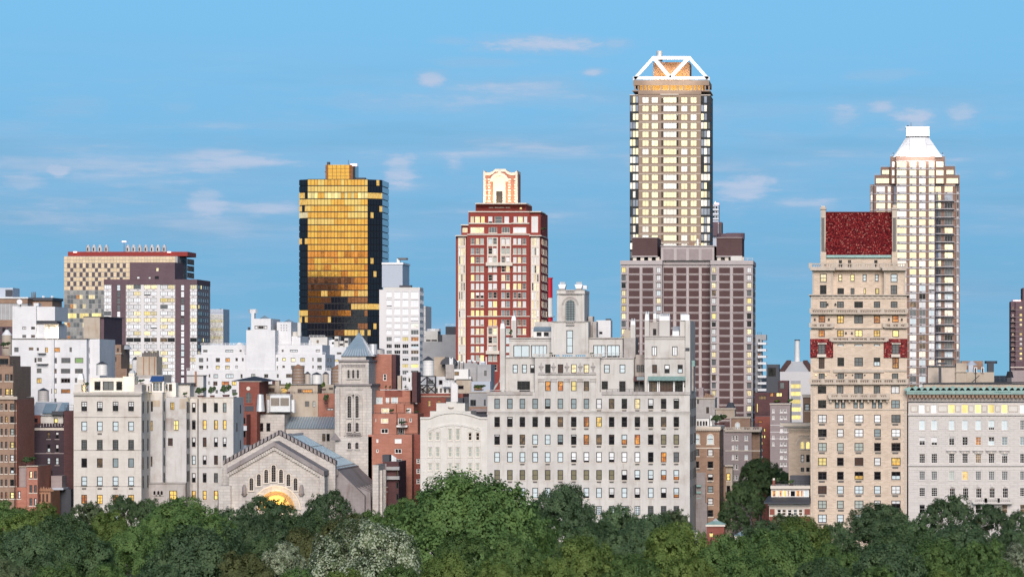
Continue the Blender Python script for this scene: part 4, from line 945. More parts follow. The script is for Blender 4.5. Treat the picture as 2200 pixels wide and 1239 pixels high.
def mansion():
    b = B('corner_mansion', 'small corner mansion with overhanging slate eaves and an orange lit glass storey on top', 'mansion', 848, 1690).t(2.817, 1480, 700)
    C = M['cream_trim']; b.frame = M['paint_white']
    w = wins([532, 562, 596, 630, 662], 28, [1106], 42, ['dddmd'], (1, 2, False))
    b.wall(486, 735, 1085, None, C, 0, 20, w)
    for x0, x1 in ((490, 519), (700, 733)): b.bx('brick_panel', x0, x1, 1106, 1140, M['redbrick'], -.12, .05)
    b.bx('brick_band', 487, 735, 1152, 1190, M['redbrick'], -.1, .05)
    b.bx('frieze', 478, 735, 1066, 1085, M['pale'], -.5, 12)
    m = MB()
    for i in range(22): m.box(b.X(480 + i * 11.6), b.X(487 + i * 11.6), -.9, .1, b.Z(1078), b.Z(1068))
    m.build('bracket_row', C, b.root)['kind'] = 'stuff'
    za, zb = b.Z(1064), b.Z(1036); m = MB(); xa, xb, xc = b.X(455), b.X(738), b.X(475)
    m.add([(xa, -2, za), (xb, -2, za), (xb, 3, zb), (xc, 3, zb), (xa, 12, za), (xc, 10, zb), (xb, 10, zb)], [(0, 1, 2, 3), (4, 0, 3, 5), (3, 2, 6, 5)]); m.box(xa, xb, -2, 12, za - .25, za - .01)
    m.build('eaves_roof', M['slate'], b.root)
    b.wall(498, 728, 984, 1037, C, 3, 10, wins([502, 530, 545, 567, 594, 612, 647, 674, 696], [25, 13, 20, 26, 15, 34, 25, 18, 30], [991], 43, ['oYoYodoob'], TP), name='glass_storey')
    b.bx('roof_slab', 494, 735, 966, 984, C, 2.4, 14); b.rail(525, 735, 938, 966, 4, M['black'], 'terrace_railing')
    b.wall(612, 735, 905, 966, M['slate'], 10, 5, name='roof_house')
    b.chimney(507, 521, 932, 966, M['redbrick'], 5, 1, M['cream_trim'], cap_h=12, taper=1)
    return b


def arched_brick():
    b = B('romanesque_brick_house', 'tan brick house with a white cornice and a lit pair of arched windows', 'town house', 882, 1705).t(2.817, 1480, 700)
    b.sill = M['cream_trim']
    w = [(677, 698, 778, 823, 'w', T2), (710, 731, 778, 823, 'd', T2), (677, 698, 855, 880, 'm', T2), (710, 731, 855, 880, 'd', T2)]
    b.wall(604, 738, 628, None, M['brownbrick'] if False else M['tan'], 0, 20, w)
    b.bx('cornice', 553, 742, 586, 606, M['cream_trim'], -1.6, 12); b.bx('cornice_bed', 575, 740, 606, 616, M['pale'], -.9, 10); b.bx('frieze', 600, 740, 616, 630, M['tan_stone'], -.5, 8)
    m = MB()
    for i in range(13): m.box(b.X(604 + i * 10), b.X(609 + i * 10), -.45, .1, b.Z(642), b.Z(631))
    m.build('corbel_table', M['tan_stone'], b.root)['kind'] = 'stuff'
    for x in (677, 710): b.arched(x, x + 21, 700, 741, 'Y', 0, M['tan_stone'], M['cream_trim'], 1, 1)
    b.arch_top(704, 722, 42, M['tan_stone'], 0, .4, .15); b.arch_top(704, 722, 52, M['cream_trim'], 0, .2, .1)
    for x in (675, 690, 705, 720): MB().cyl(b.X(x), -.02, b.Z(668), b.Z(660), .3, .3, 8).build('roundel', M['tan_stone'], b.root)
    b.wall(690, 738, 432, 586, M['brownbrick'], 6, 10, [(700, 730, 470, 512, 'b', T2)], name='roof_house'); b.bx('coping', 686, 740, 415, 432, M['cream_trim'], 5.6, 17)
    return b


def brown_corner():
    b = B('brown_brick_corner_house', 'brown brick house with a lacy white cornice and arched top windows', 'apartment building', 880, 1535).t(2.817, 1480, 700)
    b.sill = M['cream_trim']; BR = M['brownbrick']
    ys = [745, 818, 893, 967, 1040, 1112]; w = wins([40, 113], [22, 34], ys, 41, ['mw', 'dd', 'hh', 'ss', 'ww', 'dd'], T2)
    b.wall(10, 185, 628, None, BR, 0, 24, w)
    for x0, x1 in ((40, 63), (113, 147)): b.arched(x0, x1, 656, 712, 'b', 0, M['black'], M['cream_trim'], 1, 2, .2)
    b.band(10, 187, 735, 741, M['cream_trim'], out=.15); b.bx('cornice', 8, 192, 608, 628, M['cream_trim'], -.7, 24)
    m = MB()
    for i in range(16): m.cyl(b.X(14 + i * 11.4), -.5, b.Z(634), b.Z(618), .12, .42, 6)
    m.build('corbel_table', M['cream_trim'], b.root)['kind'] = 'stuff'
    b.acs([40, 113], 30, [y + 44 for y in ys], .7, 6)
    b.side(185, 0, (3, 8, 14, 19), 1.1, [752, 826, 900, 975, 1048], 40, ['dddd', 'dyod', 'oddd', 'dydd', 'dddd'], DH)
    b.wall(38, 122, 560, 606, M['paint_white'], 4, 8, wins([48, 66, 84, 100], 12, [575], 28, ['dmdd'], TP), name='penthouse')
    b.chimney(128, 140, 540, 608, M['steel'], 8, .6)
    b.slope('lean_to_roof', 42, 98, 885, 1070, M['church_dark'], -3, -.1); b.bx('lean_to', 42, 110, 1070, None, M['church_dark'], -3, -.2)
    for y in (960, 1000, 1040): b.bx('copper_gutter', 46, 74, y, y + 12, M['copper'], -2.6, -1.6)
    # lower rear wing along the street, its lit yellow end painted as beige wall
    b.wall(187, 222, 850, None, BR, 25, 12, name='wing'); b.wall(222, 264, 848, None, M['beige'], 26, 6, wins([228], 22, [890, 965], 45, ['y', 'd'], T2), name='wing'); b.bx('cornice', 218, 268, 840, 848, M['cream_trim'], 25, 32)
    return b


def left_tower():
    b = B('brown_brick_edge_tower', 'brown brick apartment house cut by the left edge, orange-lit lower floors with bay windows', 'apartment building', 845, 10).t(3.871, 0, 780)
    b.sill = M['cream_trim']
    xs = [-120, -60, 5, 42, 84]; ww = [30, 30, 18, 18, 33]
    ys = [335, 440, 543, 652, 760, 862, 965, 1070]
    w = wins(xs, ww, ys, 55, ['mdgdm', 'ddmyd', 'mdmmg', 'bdmmY', 'dmmww', 'dhmme', 'dsmmd', 'doooY'], T2)
    b.wall(-300, 118, 285, None, M['brownbrick'], 0, 20, w)
    b.wall(118.5, 138, 300, None, M['orange'], 1.5, 18, [(123, 133, y, y + 55, 'm', T2) for y in ys], name='corner_bay')  # orange brick colour stands for lights shining on the lower floors
    b.band(-300, 142, 276, 300, M['tan_stone'], out=.6, name='balcony_cornice')
    b.wall(-300, 108, 25, 283, M['brownbrick'], 2, 18, wins([-60, 0, 42, 84], [30, 14, 33, 22], [90, 210], 58, ['dmmd', 'dmyY'], T2), name='stepped_wall')
    b.rail(40, 140, 252, 276, -.4); b.rail(-50, 108, 8, 25, 2.1)
    return b


def orange_house():
    b = B('orange_brick_row_house', 'narrow orange brick row house low beside the dark brick building', 'row house', 846, 70).t(3.871, 0, 780)
    b.wall(222, 312, 855, None, M['orange'], 0, 14, wins([245, 284], [24, 22], [895, 1012, 1120], 62, ['cm', 'mm', 'mw'], T2))
    b.wall(148, 221, 862, 1028, M['mauve'], 3, 10, name='wall'); b.bx('parapet', 146, 222, 855, 862, M['tan_stone'], 2.6, 13.5)
    b.wall(140, 221.5, 1030, None, M['orange'], 1, 12, [(148, 172, 1062, 1125, 'W', T2)], name='wing')
    b.band(220, 316, 850, 858, M['tan_stone'], out=.4, name='cornice')
    b.wall(316, 420, 1062, None, M['orange_stone'], 2, 10, name='gothic_front')
    for i, x in enumerate((325, 347, 369, 391, 412)): MB().cyl(b.X(x), 1.9, b.Z(1065), b.Z(1032 - (i == 1) * 8), .45, .04, 4).build('pinnacle', M['orange_stone'], b.root)
    for x in (322, 352, 384): b.bx('window_bay', x, x + 16, 1085, 1150, M['r'], 1.93, 2.05)
    return b


def dark_house():
    b = B('dark_brick_apartment_house', 'dark plum brick building with a crenellated parapet and glazed metal penthouse', 'apartment building', 872, 112).t(3.871, 0, 780)
    b.sill = M['mauve']
    w = wins([390, 460], [30, 30], [570, 673, 783], [58, 67, 62], ['dh', 'eh', 'bb'], T2)
    b.wall(258, 530, 535, None, M['dark_plum'], 0, 22, w); b.wall(530.5, 614, 395, None, M['maroon'], -.4, 22, name='chimney_wall')
    b.band(257, 532, 537, 556, M['cream_trim'], out=.2); b.band(257, 531, 745, 752, M['mauve'], out=.08)
    for i in range(11): b.bx('merlon', 268 + i * 24, 284 + i * 24, 498, 535, M['dark_plum'], 0, .5)
    b.wall(258, 335, 430, 520, M['redbrick'], 3, 8, [(284, 313, 457, 492, 'd', (2, 2, False))], name='penthouse'); b.wall(335, 525, 420, 520, M['pale'], 3.5, 8, [(448, 482, 457, 498, 'Y', TP)], name='penthouse')
    b.slope('greenhouse_roof', 258, 480, 322, 435, M['steel'], 3, 8); b.slope('glass_panel', 350, 445, 335, 415, M['zinc'], 2.8, 6.6); b.slope('glass_panel', 480, 538, 325, 400, M['zinc'], 3.2, 8)
    b.bx('awning', 430, 528, 398, 430, M['slate'], 2, 3.4)
    b.rail(540, 612, 345, 392, 1)
    # scaffold-like yard structures at its foot
    b.bx('yard_shed', 425, 515, 935, 1040, M['mauve'], -14, -9); b.bx('yard_wall', 415, 590, 1048, None, M['slate'], -12, -8); b.bx('shed_roof', 418, 526, 1034, 1052, M['bluegrey'], -15, -8.5)
    m = MB()
    for p, q in (((320, 930), (360, 1090)), ((360, 945), (320, 1060)), ((325, 945), (420, 945)), ((380, 945), (380, 1075))): m.bar((b.X(p[0], -10), -10, b.Z(p[1], -10)), (b.X(q[0], -10), -10, b.Z(q[1], -10)), .3)
    m.build('steel_brace', M['steel'], b.root); b.bx('stair_tower', 372, 412, 893, 930, M['slate'], -8, -5)
    b2 = B('black_slate_house', 'dark slate-fronted house with a lit window squeezed behind the brown edge tower', 'row house', 880, 48).t(3.871, 0, 780)
    b2.wall(100, 257, 505, None, M['slate'], 0, 10, [(128, 178, 565, 625, 'y', (2, 1, False)), (128, 182, 680, 712, 'r', TP)])
    b2.bx('cornice', 100, 250, 472, 505, M['bluegrey'], -.5, 8); b2.wall(100, 222, 440, 472, M['red_roof'], 2, 6, name='red_parapet'); b2.bx('roof_edge', 100, 256, 360, 385, M['slate'], 6, 10); b2.bx('shaded_storey', 100, 254, 385, 440, M['brownbrick'], 7, 10)
    b2.wall(150, 245, 722, None, M['mauve'], -6, 5, name='wall')
    return b


big_limestone(); cream_limestone(); church(); arch_front(); tan_tower(); right_limestone(); mansion(); arched_brick(); brown_corner(); left_tower(); orange_house(); dark_house()
# ================================================================ behind the front: towers and middle distance, left to right
def checker_tower():
    b = B('checkered_hospital_tower', 'glass tower with checkerboard panels and a row of silver exhaust stacks on top', 'tower', 1900, 265).t(4.129, 0, 500)
    X, Z = b.X, b.Z
    b.wall(567, 1575, 208, None, M['grey'], 0, 26)
    b.wall(602, 1664, 168, 207, M['red_roof'], 4, 24, name='red_screen')
    # cladding panels: pale grid tinted with the sunset sheen, checkers in the upper storeys, glazing below
    pw = 27.4; xs = [570 + i * pw for i in range(36)]; names = {}; count = 0; rest = MB(); rg = random.Random(3)
    rows = [(212, 27), (240, 30), (272, 42), (315, 34), (351, 42), (396, 34), (432, 42), (476, 34), (513, 36), (552, 36), (590, 40), (632, 40), (674, 38), (714, 44), (760, 34), (796, 42), (840, 34), (876, 36), (914, 30), (948, 36), (988, 36)]
    for j, (y, h) in enumerate(rows):
        for i, x in enumerate(xs):
            if x > 1555: break
            mt = 'tile_pale'; k = i % 4
            if 2 <= j <= 7: mt = 'tile_dark' if ((j % 2 == 0 and k in (1, 3)) or (j % 2 == 1 and k == 2)) and i else 'tile_pale'
            elif j in (8, 10, 12, 14, 16, 17, 19): mt = 'Q' if rg.random() < .75 else 'm'
            elif j in (9, 11, 15, 18): mt = rg.choices(('m', 'c', 'Q', 'o'), (4, 2, 4, 1))[0]
            elif j == 13: mt = 'Y' if k else 'm'
            elif j > 8: mt = 'Q'
            key = (round(h), mt); w_ = b.S(pw - 2.2); hh = b.S(h - 2.5); rec = -.18
            hidden = (x > 905 and y > 400) or (x > 1140 and y > 240) or y > 935 or (x > 735 and y > 742)
            if count < 300 and not hidden:
                if key not in names: names[key] = MB().box(0, w_, rec, .05, -hh, 0).mesh('cladding_panel', [M[mt]])
                link('cladding_panel', names[key], b.root, (X(x), 0, Z(y))); count += 1
            else: rest.box(X(x), X(x) + w_, rec, .05, Z(y) - hh, Z(y))
    if rest.v: rest.build('cladding_panels', M['tile_pale'], b.root)['kind'] = 'stuff'
    for i in range(8): b.bx('flank_louvre', 1660 + 0, 1662, 230 + i * 60, 280 + i * 60, M['black'], 3 + 0, 22)
    for x in (778, 830, 883, 940, 1130, 1182, 1236, 1290, 1345, 1398, 1454):
        m = MB(); cx, r = X(x, 8), b.S(22, 8); m.cyl(cx, 8 + r, Z(168, 8), Z(130, 8), r, r, 14); m.cyl(cx, 8 + r, Z(130, 8), Z(112, 8), r * .95, r * .55, 14); m.cyl(cx, 8 + r, Z(112, 8), Z(107, 8), r * .6, r * .6, 12)
        o = m.build('exhaust_stack', M['steel'], b.root); MB().box(cx - .25, cx + .25, 7.9, 8.3, Z(163, 8), Z(132, 8)).build('stack_louvre', M['black'], o)
        MB().cyl(cx, 8 + r, Z(207, 8), Z(168, 8), r * .7, r * .9, 10).build('stack_base', M['bluegrey'], o)
    MB().cyl(X(1083), 5, Z(207), Z(80), .18, .1, 6).build('antenna', M['ac'], b.root); MB().cyl(X(1083), 5, Z(80), Z(70), .9, .9, 8).build('warning_light', M['beacon'], b.root)
    for x in (655, 1490): MB().cyl(X(x), 3, Z(175), Z(165), .8, .8, 8).build('warning_light', M['beacon'], b.root)


def plum_tower():
    b = B('plum_slab_tower', 'plum brick slab with white window bands and two dark vertical stripes', 'apartment tower', 1500, 330).t(3.997, 200, 540)
    b.rec = .25; b.fw = .09; P = M['purple']
    ys = [287 + i * 56.7 for i in range(15)]; yc = ys; sty = (3, 1, False); lt = 'WWWWwwccWYcmwR'
    xs = [94, 284, 348, 438, 496, 577, 640, 833]; ww = [61, 62, 62, 55, 52, 61, 62, 58]
    rows = rrows(15, 8, lt, 21)
    for j in (5, 8, 9): rows[j] = ''.join(random.Random(j).choice('mddwcb') for _ in range(8))
    w = wins(xs, ww, ys, 36, rows, sty); ns = wins([204, 753], [30, 30], ys, 50, rrows(15, 2, 'WWWWbm', 5), (1, 2, False))
    for a, c in ((93, 157.5), (281, 705), (831, 892)):
        b.wall(a, c, 284, None, M['whitegrid'], 0, 30, [q for q in w if a <= q[0] < c], name='white_wall')
    for a, c in ((158, 280.5), (705.5, 830.5)):
        b.wall(a, c, 284, None, P, -.25, 30, [q for q in ns if a <= q[0] < c], name='dark_pier')
    b.wall(92, 893, 240, 283.6, P, -.3, 30, name='parapet_band'); b.wall(315, 702, 94, 239.6, P, 8, 18, [(540, 565, 140, 172, 'c', TP), (375, 400, 215, 236, 'w', TP), (475, 495, 218, 236, 'w', TP), (530, 565, 212, 238, 'd', TP)], name='penthouse')
    for y in ys:
        for x in (112, 298, 375, 452, 508, 592, 668, 848): b.bx('air_grille', x, x + 20, y + 43, y + 48, M['ac'], -.05, .1)
    b.side(893, 0, (2.5, 7.5, 12.5, 17.5, 22.5), 2.2, ys, 34, rrows(15, 5, 'WwwbmdRY', 31), DH)
    b.bx('flank_wall', 893.2, 894, 284, 1200, M['mauve'], .3, 29)
    b.bx('flank_stripe', 894.5, 896, 430, 1200, M['black'], 28, 30.5)
    c = B('glass_corner_block', 'small pale glass block with lit bands behind the plum slab', 'office block', 1700, 463).t(3.997, 200, 540)
    c.wall(975, 1118, 495, None, M['bluegrey'], 0, 16); rg = random.Random(2)
    for j, y in enumerate((500, 540, 583, 612, 655, 683, 725, 752)):
        for i in range(6): c.bx('glass_panel', 990 + i * 21.3, 1010 + i * 21.3, y, y + (26 if j % 2 == 0 else 38 if j != 2 else 26), M['S' if j % 2 else 'R'] if j > 0 else M['bluegrey'], -.2, .05)
    c.bx('roof_box', 1086, 1096, 490, 496, M['ac'], 2, 4)


def gold_tower():
    b = B('gold_glass_tower', 'tall dark glass office tower with chamfered corners glowing gold across its front', 'office tower', 2200, 733).t(2.882, 620, 330)
    X, Z = b.X, b.Z
    x0, x1, x2, x3 = X(57), X(118), X(490), X(572); ch = x1 - x0
    plan = [(x1, 0), (x2, 0), (x3, x3 - x2), (x3, 36), (x0, 36), (x0, ch)]
    inner = [(x1, .4), (x2, .4), (x3 - .4, x3 - x2), (x3 - .4, 35.6), (x0 + .4, 35.6), (x0 + .4, ch)]
    zt = Z(160); m = MB(); n = len(inner)
    for i in range(n): a, c = inner[i], inner[(i + 1) % n]; m.quad((*a, 0), (*c, 0), (*c, zt), (*a, zt))
    m.add([(x, y, zt) for x, y in inner], [tuple(range(n))]); m.build('core_wall', M['black'], b.root)
    rg = random.Random(12); fl = 40.4; cols = 18; cnt = 0; cache = {}; rest = {}
    nf = 27
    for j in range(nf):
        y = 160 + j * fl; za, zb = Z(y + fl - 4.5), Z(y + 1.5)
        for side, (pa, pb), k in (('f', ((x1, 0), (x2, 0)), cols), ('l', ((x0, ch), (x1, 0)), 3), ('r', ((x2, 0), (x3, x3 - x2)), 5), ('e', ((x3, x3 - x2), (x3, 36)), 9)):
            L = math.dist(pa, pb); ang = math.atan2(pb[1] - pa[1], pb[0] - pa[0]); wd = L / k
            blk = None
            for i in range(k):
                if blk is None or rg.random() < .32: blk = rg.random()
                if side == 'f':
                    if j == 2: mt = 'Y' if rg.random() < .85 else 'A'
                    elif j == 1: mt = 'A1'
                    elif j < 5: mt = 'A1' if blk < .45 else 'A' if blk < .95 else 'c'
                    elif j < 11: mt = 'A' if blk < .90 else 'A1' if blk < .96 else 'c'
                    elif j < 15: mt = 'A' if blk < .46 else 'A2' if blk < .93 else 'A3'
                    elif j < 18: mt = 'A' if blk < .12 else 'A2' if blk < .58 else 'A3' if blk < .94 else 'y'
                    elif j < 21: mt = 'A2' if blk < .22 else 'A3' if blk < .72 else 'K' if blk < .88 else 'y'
                    else: mt = 'K' if blk < .70 else 'A3' if blk < .93 else 'y'  # lower rows painted as a dark skyline mirrored in the glass
                elif side == 'l': mt = 'K' if not (j in (2, 3, 4, 5, 20, 9, 21) and rg.random() < .85) else 'y' if j != 5 else 'c'  # corner facets painted dark, as they reflect no sunset
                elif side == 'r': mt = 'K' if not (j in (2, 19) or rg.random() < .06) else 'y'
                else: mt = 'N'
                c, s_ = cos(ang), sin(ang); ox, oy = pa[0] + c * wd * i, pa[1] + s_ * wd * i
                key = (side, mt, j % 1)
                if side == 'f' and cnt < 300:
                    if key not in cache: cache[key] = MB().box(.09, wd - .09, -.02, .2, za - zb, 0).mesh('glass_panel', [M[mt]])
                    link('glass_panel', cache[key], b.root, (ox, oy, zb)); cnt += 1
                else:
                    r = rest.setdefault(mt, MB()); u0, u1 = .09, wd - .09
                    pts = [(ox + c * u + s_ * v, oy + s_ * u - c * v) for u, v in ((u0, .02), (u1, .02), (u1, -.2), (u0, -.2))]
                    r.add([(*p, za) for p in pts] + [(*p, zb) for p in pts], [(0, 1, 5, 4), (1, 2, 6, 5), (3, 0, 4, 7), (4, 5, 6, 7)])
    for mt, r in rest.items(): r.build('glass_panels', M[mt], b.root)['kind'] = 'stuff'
    m = MB()
    for j in range(nf):
        z = Z(160 + j * fl - 1); m.quad((x1, -.1, z - .22), (x2, -.1, z - .22), (x2, -.1, z + .1), (x1, -.1, z + .1))
    m.build('floor_band', M['black'], b.root)
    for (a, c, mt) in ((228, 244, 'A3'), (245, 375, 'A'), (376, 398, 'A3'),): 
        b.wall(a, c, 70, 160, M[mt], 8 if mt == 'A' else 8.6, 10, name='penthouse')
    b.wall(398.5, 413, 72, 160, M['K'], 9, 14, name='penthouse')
    for i in range(1, 5): b.bx('penthouse_mullion', 245 + i * 26 - .8, 245 + i * 26 + .8, 71, 159, M['black'], 7.9, 8.05)
    for i in range(1, 4): b.bx('penthouse_transom', 246, 375, 70 + i * 23, 71.6 + i * 23, M['black'], 7.88, 8.02)
    b.bx('roof_flue', 237, 252, 52, 70, M['slate'], 12, 16); MB().cyl(X(388), 10, Z(72), Z(58), 1.6, 1.6, 8).build('warning_light', M['beacon'], b.root); MB().cyl(X(352), 12, Z(70), Z(32), .2, .1, 5).build('antenna', M['ac'], b.root)
    m = MB().bar((X(230), 9, Z(130)), (X(212), 9, Z(105)), .5); m.build('davit', M['slate'], b.root); b.bx('roof_plant', 415, 475, 149, 159, M['slate'], 10, 14)


def white_grid():
    b = B('white_grid_tower', 'pale office block with a square white window grid beside the gold tower', 'office block', 1500, 870).t(3.443, 780, 540)
    b.rec = .5; b.fw = .1; b.frame = M['whitegrid']
    ys = [296, 358, 421, 481, 531, 581, 632, 685, 731, 779, 832, 880, 930]; hs = [50, 50, 46, 36, 36, 34, 32, 30, 28, 30, 28, 30, 28]
    rows = ['WWWW', 'WWWW', 'WWWW', 'WWWW', 'WWWS', 'WWWm', 'mWYo', 'ddde', 'mdmd', 'dyqm', 'oyYY', 'mmmm', 'mmmm']
    w = wins([172, 230, 290, 353], [41, 46, 46, 58], ys, hs, rows, (3, 1, False))
    b.wall(120, 419, 283, None, M['whitegrid'], 0, 13, w); b.wall(150, 421, 266, 282.6, M['pale'], 1, 11, name='roof_parapet')
    b.side(419, 0, (2, 6, 10), 2, ys, 30, rrows(13, 3, 'WbmS', 4), DH)
    ys2 = [418, 475, 530, 580, 632, 685, 735, 790, 840]
    b.wall(380, 446, 403, None, M['whitegrid'], 14, 14, [], name='wing'); b.wall(425, 462, 404, None, M['whitegrid'], 15, 20, wins([429, 441, 452], 9, ys2, 34, rrows(9, 3, 'WWmbS', 6), DH), name='wing')
    b.wall(140, 292, 85, 265, M['bluegrey'], 9, 22, name='blank_slab'); b.bx('slab_rim', 138, 297, 82, 96, M['white_metal'], 8.6, 31.4); b.bx('roof_vents', 268, 355, 250, 266, M['slate'], 4, 8)
    b.bx('rooftop_box', 250, 270, 55, 82, M['steel'], 14, 17); MB().cyl(b.X(258), 15, b.Z(55), b.Z(40), 1.8, 1.8, 8).build('radio_drum', M['ac'], b.root)
    c = B('grey_stone_block', 'low grey stone block with dark rooftop box between white tower and red tower', 'office block', 1400, 945).t(3.443, 780, 540)
    c.wall(440, 700, 668, None, M['grey'], 0, 20); c.wall(586, 700, 614, 668, M['grey'], 1, 15); c.wall(610, 700, 555, 613.5, M['slate'], 4, 10, name='rooftop_box')
    c.wall(462, 552, 588, 667.5, M['pale'], 2, 10, wins([466, 505], [34, 42], [652], 12, ['dd'], TP), name='penthouse'); MB().cyl(c.X(508), 6, c.Z(588), c.Z(570), 2.2, 2.2, 10).build('roof_tank', M['white_metal'], c.root)
    c.bx('rooftop_box', 555, 585, 616, 668, M['slate'], 3, 9); c.rail(612, 690, 535, 555, 5, M['steel'])


def red_tower():
    b = B('red_brick_stepped_tower', 'deep red brick tower with cream bays and a floodlit scrolled crown', 'apartment tower', 1300, 1076).t(2.754, 960, 350)
    b.rec = .3; b.fw = .1; b.frame = M['cream_trim']; RB, C = M['tower_red'], M['cream_trim']; X, Z = b.X, b.Z
    ys = [445, 503, 555, 608, 660, 711, 764, 816, 870, 925, 977, 1030, 1082, 1135, 1190]; lt = 'wwbmccggsYdw'
    xs = [142, 171, 198, 245, 273, 322, 350, 392, 419, 448]; ww = [21, 21, 21, 24, 24, 23, 23, 21, 21, 21]
    rows = rrows(15, 10, lt, 8); rows[8] = 'YYYcYsmsms'; rows[5] = 'wwwwwwccYm'; rows[6] = 'cqhmdsdmds'; rows[9] = 'wwwyymdmdm'
    w = wins(xs, ww, ys, 37, rows, T2)
    b.wall(118, 490, 425, None, RB, 0, 34, w)
    bays = lambda c0, c1, seed: wins([c0, c0 + (c1 - c0) / 3 + 1, c0 + (c1 - c0) * 2 / 3 + 2], (c1 - c0) / 3 - 3, [y - 2 for y in ys], 46, rrows(15, 3, 'wwWcccbmdY', seed), DH)
    b.wall(53, 117.5, 432, None, RB, 1.5, 30); b.wall(66, 112, 440, None, C, .8, 2, bays(70, 108, 3), name='cream_bay')
    b.wall(490.5, 555, 432, None, RB, 1.5, 30); b.wall(497, 549, 440, None, C, .8, 2, bays(502, 545, 4), name='cream_bay')
    b.side(555, 1.5, (4, 10, 16, 22), 1.6, ys, 36, rrows(15, 4, 'mbdcw', 12), T2)
    # cream window frames on the middle bays with small balconies
    for x0, x1, ya, yb in ((238, 302, 440, 598), (316, 380, 440, 598), (238, 302, 970, 1120)):
        for (u0, u1, v0, v1) in ((x0, x0 + 7, ya, yb), (x1 - 7, x1, ya, yb), (x0 + 7, x1 - 7, ya, ya + 5), (x0 + 31, x0 + 35, ya + 5, yb)): b.bx('cream_surround', u0, u1, v0, v1, C, -.35, .05)
        for y in [q for q in ys if ya < q < yb - 20]: b.bx('cream_panel', x0 + 7.2, x1 - 7.2, y + 39, y + 48, C, -.2, .05)
        b.bx('balcony', x0 - 8, x1 + 8, yb - 10, yb + 10, C, -1.2, .1); 
    b.band(118, 490, 904, 909, C, out=.3)
    b.wall(128, 490, 290, 425, RB, 2, 30, wins([140, 167, 202, 245, 283, 340, 395, 420, 456], [21, 29, 22, 25, 45, 28, 20, 30, 20], [316], 42, ['ccYwmwwcw'], T2) + wins([140, 248, 325, 392], [80, 49, 48, 78], [380], 34, ['cmmw'], (3, 1, True)), name='stepped_wall')
    b.wall(85, 127.5, 368, 432, RB, 3, 24, [(92, 123, 382, 412, 'c', (2, 2, False))], name='stepped_wall'); b.wall(490.5, 555, 290, 432, RB, 3, 28, [(500, 540, 315, 412, 'w', (2, 3, False))], name='stepped_wall')
    for x0, x1, y in ((120, 492, 420), (50, 120, 427), (488, 560, 427), (126, 492, 286), (490, 558, 286), (83, 128, 364), (232, 382, 356), (130, 232, 354), (380, 488, 354), (168, 472, 237)): b.bx('cream_coping', x0, x1, y, y + 6, C, (-.4 if y > 400 else 1.5), 20)
    b.wall(170, 470, 240, 289, RB, 6, 22, [(248, 272, 262, 267, 'w', TP), (430, 445, 262, 275, 'Y', TP)], name='stepped_wall')
    for x0, x1 in ((248, 275), (283, 340), (348, 375)): b.bx('cream_panel', x0, x1, 262, 267, C, 5.85, 6.05)
    # crown: brick wall with scrolled parapet, arch, quoins and floodlights
    cr = [(X(218, 9), Z(238, 9)), (X(414, 9), Z(238, 9)), (X(414, 9), Z(60, 9)), (X(402, 9), Z(74, 9)), (X(378, 9), Z(74, 9)), (X(358, 9), Z(66, 9)), (X(346, 9), Z(53, 9)), (X(286, 9), Z(53, 9)), (X(274, 9), Z(66, 9)), (X(254, 9), Z(74, 9)), (X(230, 9), Z(74, 9)), (X(218, 9), Z(60, 9))]
    MB().prism(cr, 9, 23).build('crown_wall', M['orange'], b.root); m = MB()
    for p, q in zip(cr[2:], cr[3:]):
        p, q = (p, q) if p[0] < q[0] else (q, p); m.prism([p, q, (q[0], q[1] + .8), (p[0], p[1] + .8)], 8.6, 23.2)
    m.build('crown_coping', C, b.root)
    for x in (218, 408): b.bx('crown_pier', x - 2, x + 10, 52, 238, C, 8.5, 12)
    cx, r = X(311, 9), b.S(36, 9); zs = Z(112, 9)
    MB().prism([(cx - r, Z(238, 9)), (cx + r, Z(238, 9))] + [(cx + r * cos(t), zs + r * sin(t)) for t in np.linspace(0, pi, 11)], 8.8, 9.1).build('crown_arch', C, b.root)
    MB().ring(cx, zs, r, r + .9, 0, pi, 8.5, 9.1, 12).build('arch_moulding', C, b.root); b.bx('crown_door', 292, 330, 168, 236, M['black'], 8.6, 9); b.bx('keystone', 303, 319, 50, 76, C, 8.3, 9)
    for x in (250, 370):
        for i in range(9): b.bx('quoin', x - (6 if i % 2 else 9), x + (6 if i % 2 else 9), 92 + i * 16, 103 + i * 16, C, 8.75, 9.05)
    for x in (226, 405):
        for i in range(9): b.bx('quoin', x - (5 if i % 2 else 8), x + (5 if i % 2 else 8), 92 + i * 16, 103 + i * 16, C, 8.4, 9.05)
    for x in (240, 290, 335, 385): lamp('crown_floodlight', 'SPOT', (b.x0 + X(x, 3), b.D + 3.2, Z(234, 3)), 520, (1, .70, .34), .4, (b.x0 + X(x, 9), b.D + 9, Z(165, 9)), 120, .9)
    for i, (x, z) in enumerate(((560, 430), (566, 425))): pass
    b.rail(392, 470, 348, 358, 1.6, C, 'terrace_rail')
    k = B('striped_smokestack', 'red and white striped smokestack peeping out right of the red tower', 'smokestack', 1700, 1180).t(2.754, 960, 350)
    r = k.S(20.5); cx = k.X(604)
    MB().cyl(cx, r, 0, k.Z(906), r * 1.1, r * 1.06, 28).build('red_band', M['red_paint'], k.root); MB().cyl(cx, r, k.Z(906), k.Z(798), r * 1.05, r, 28, caps=False).build('white_band', M['paint_white'], k.root)
    MB().cyl(cx, r, k.Z(798), k.Z(682), r, r * .95, 28).build('red_band', M['red_paint'], k.root); MB().cyl(cx, r, k.Z(684), k.Z(678), r * 1.12, r * 1.12, 28).build('rim', M['red_paint'], k.root)
    MB().cyl(cx, r, k.Z(912), k.Z(905), r * 1.6, r * 1.6, 20).build('gallery', M['steel'], k.root)


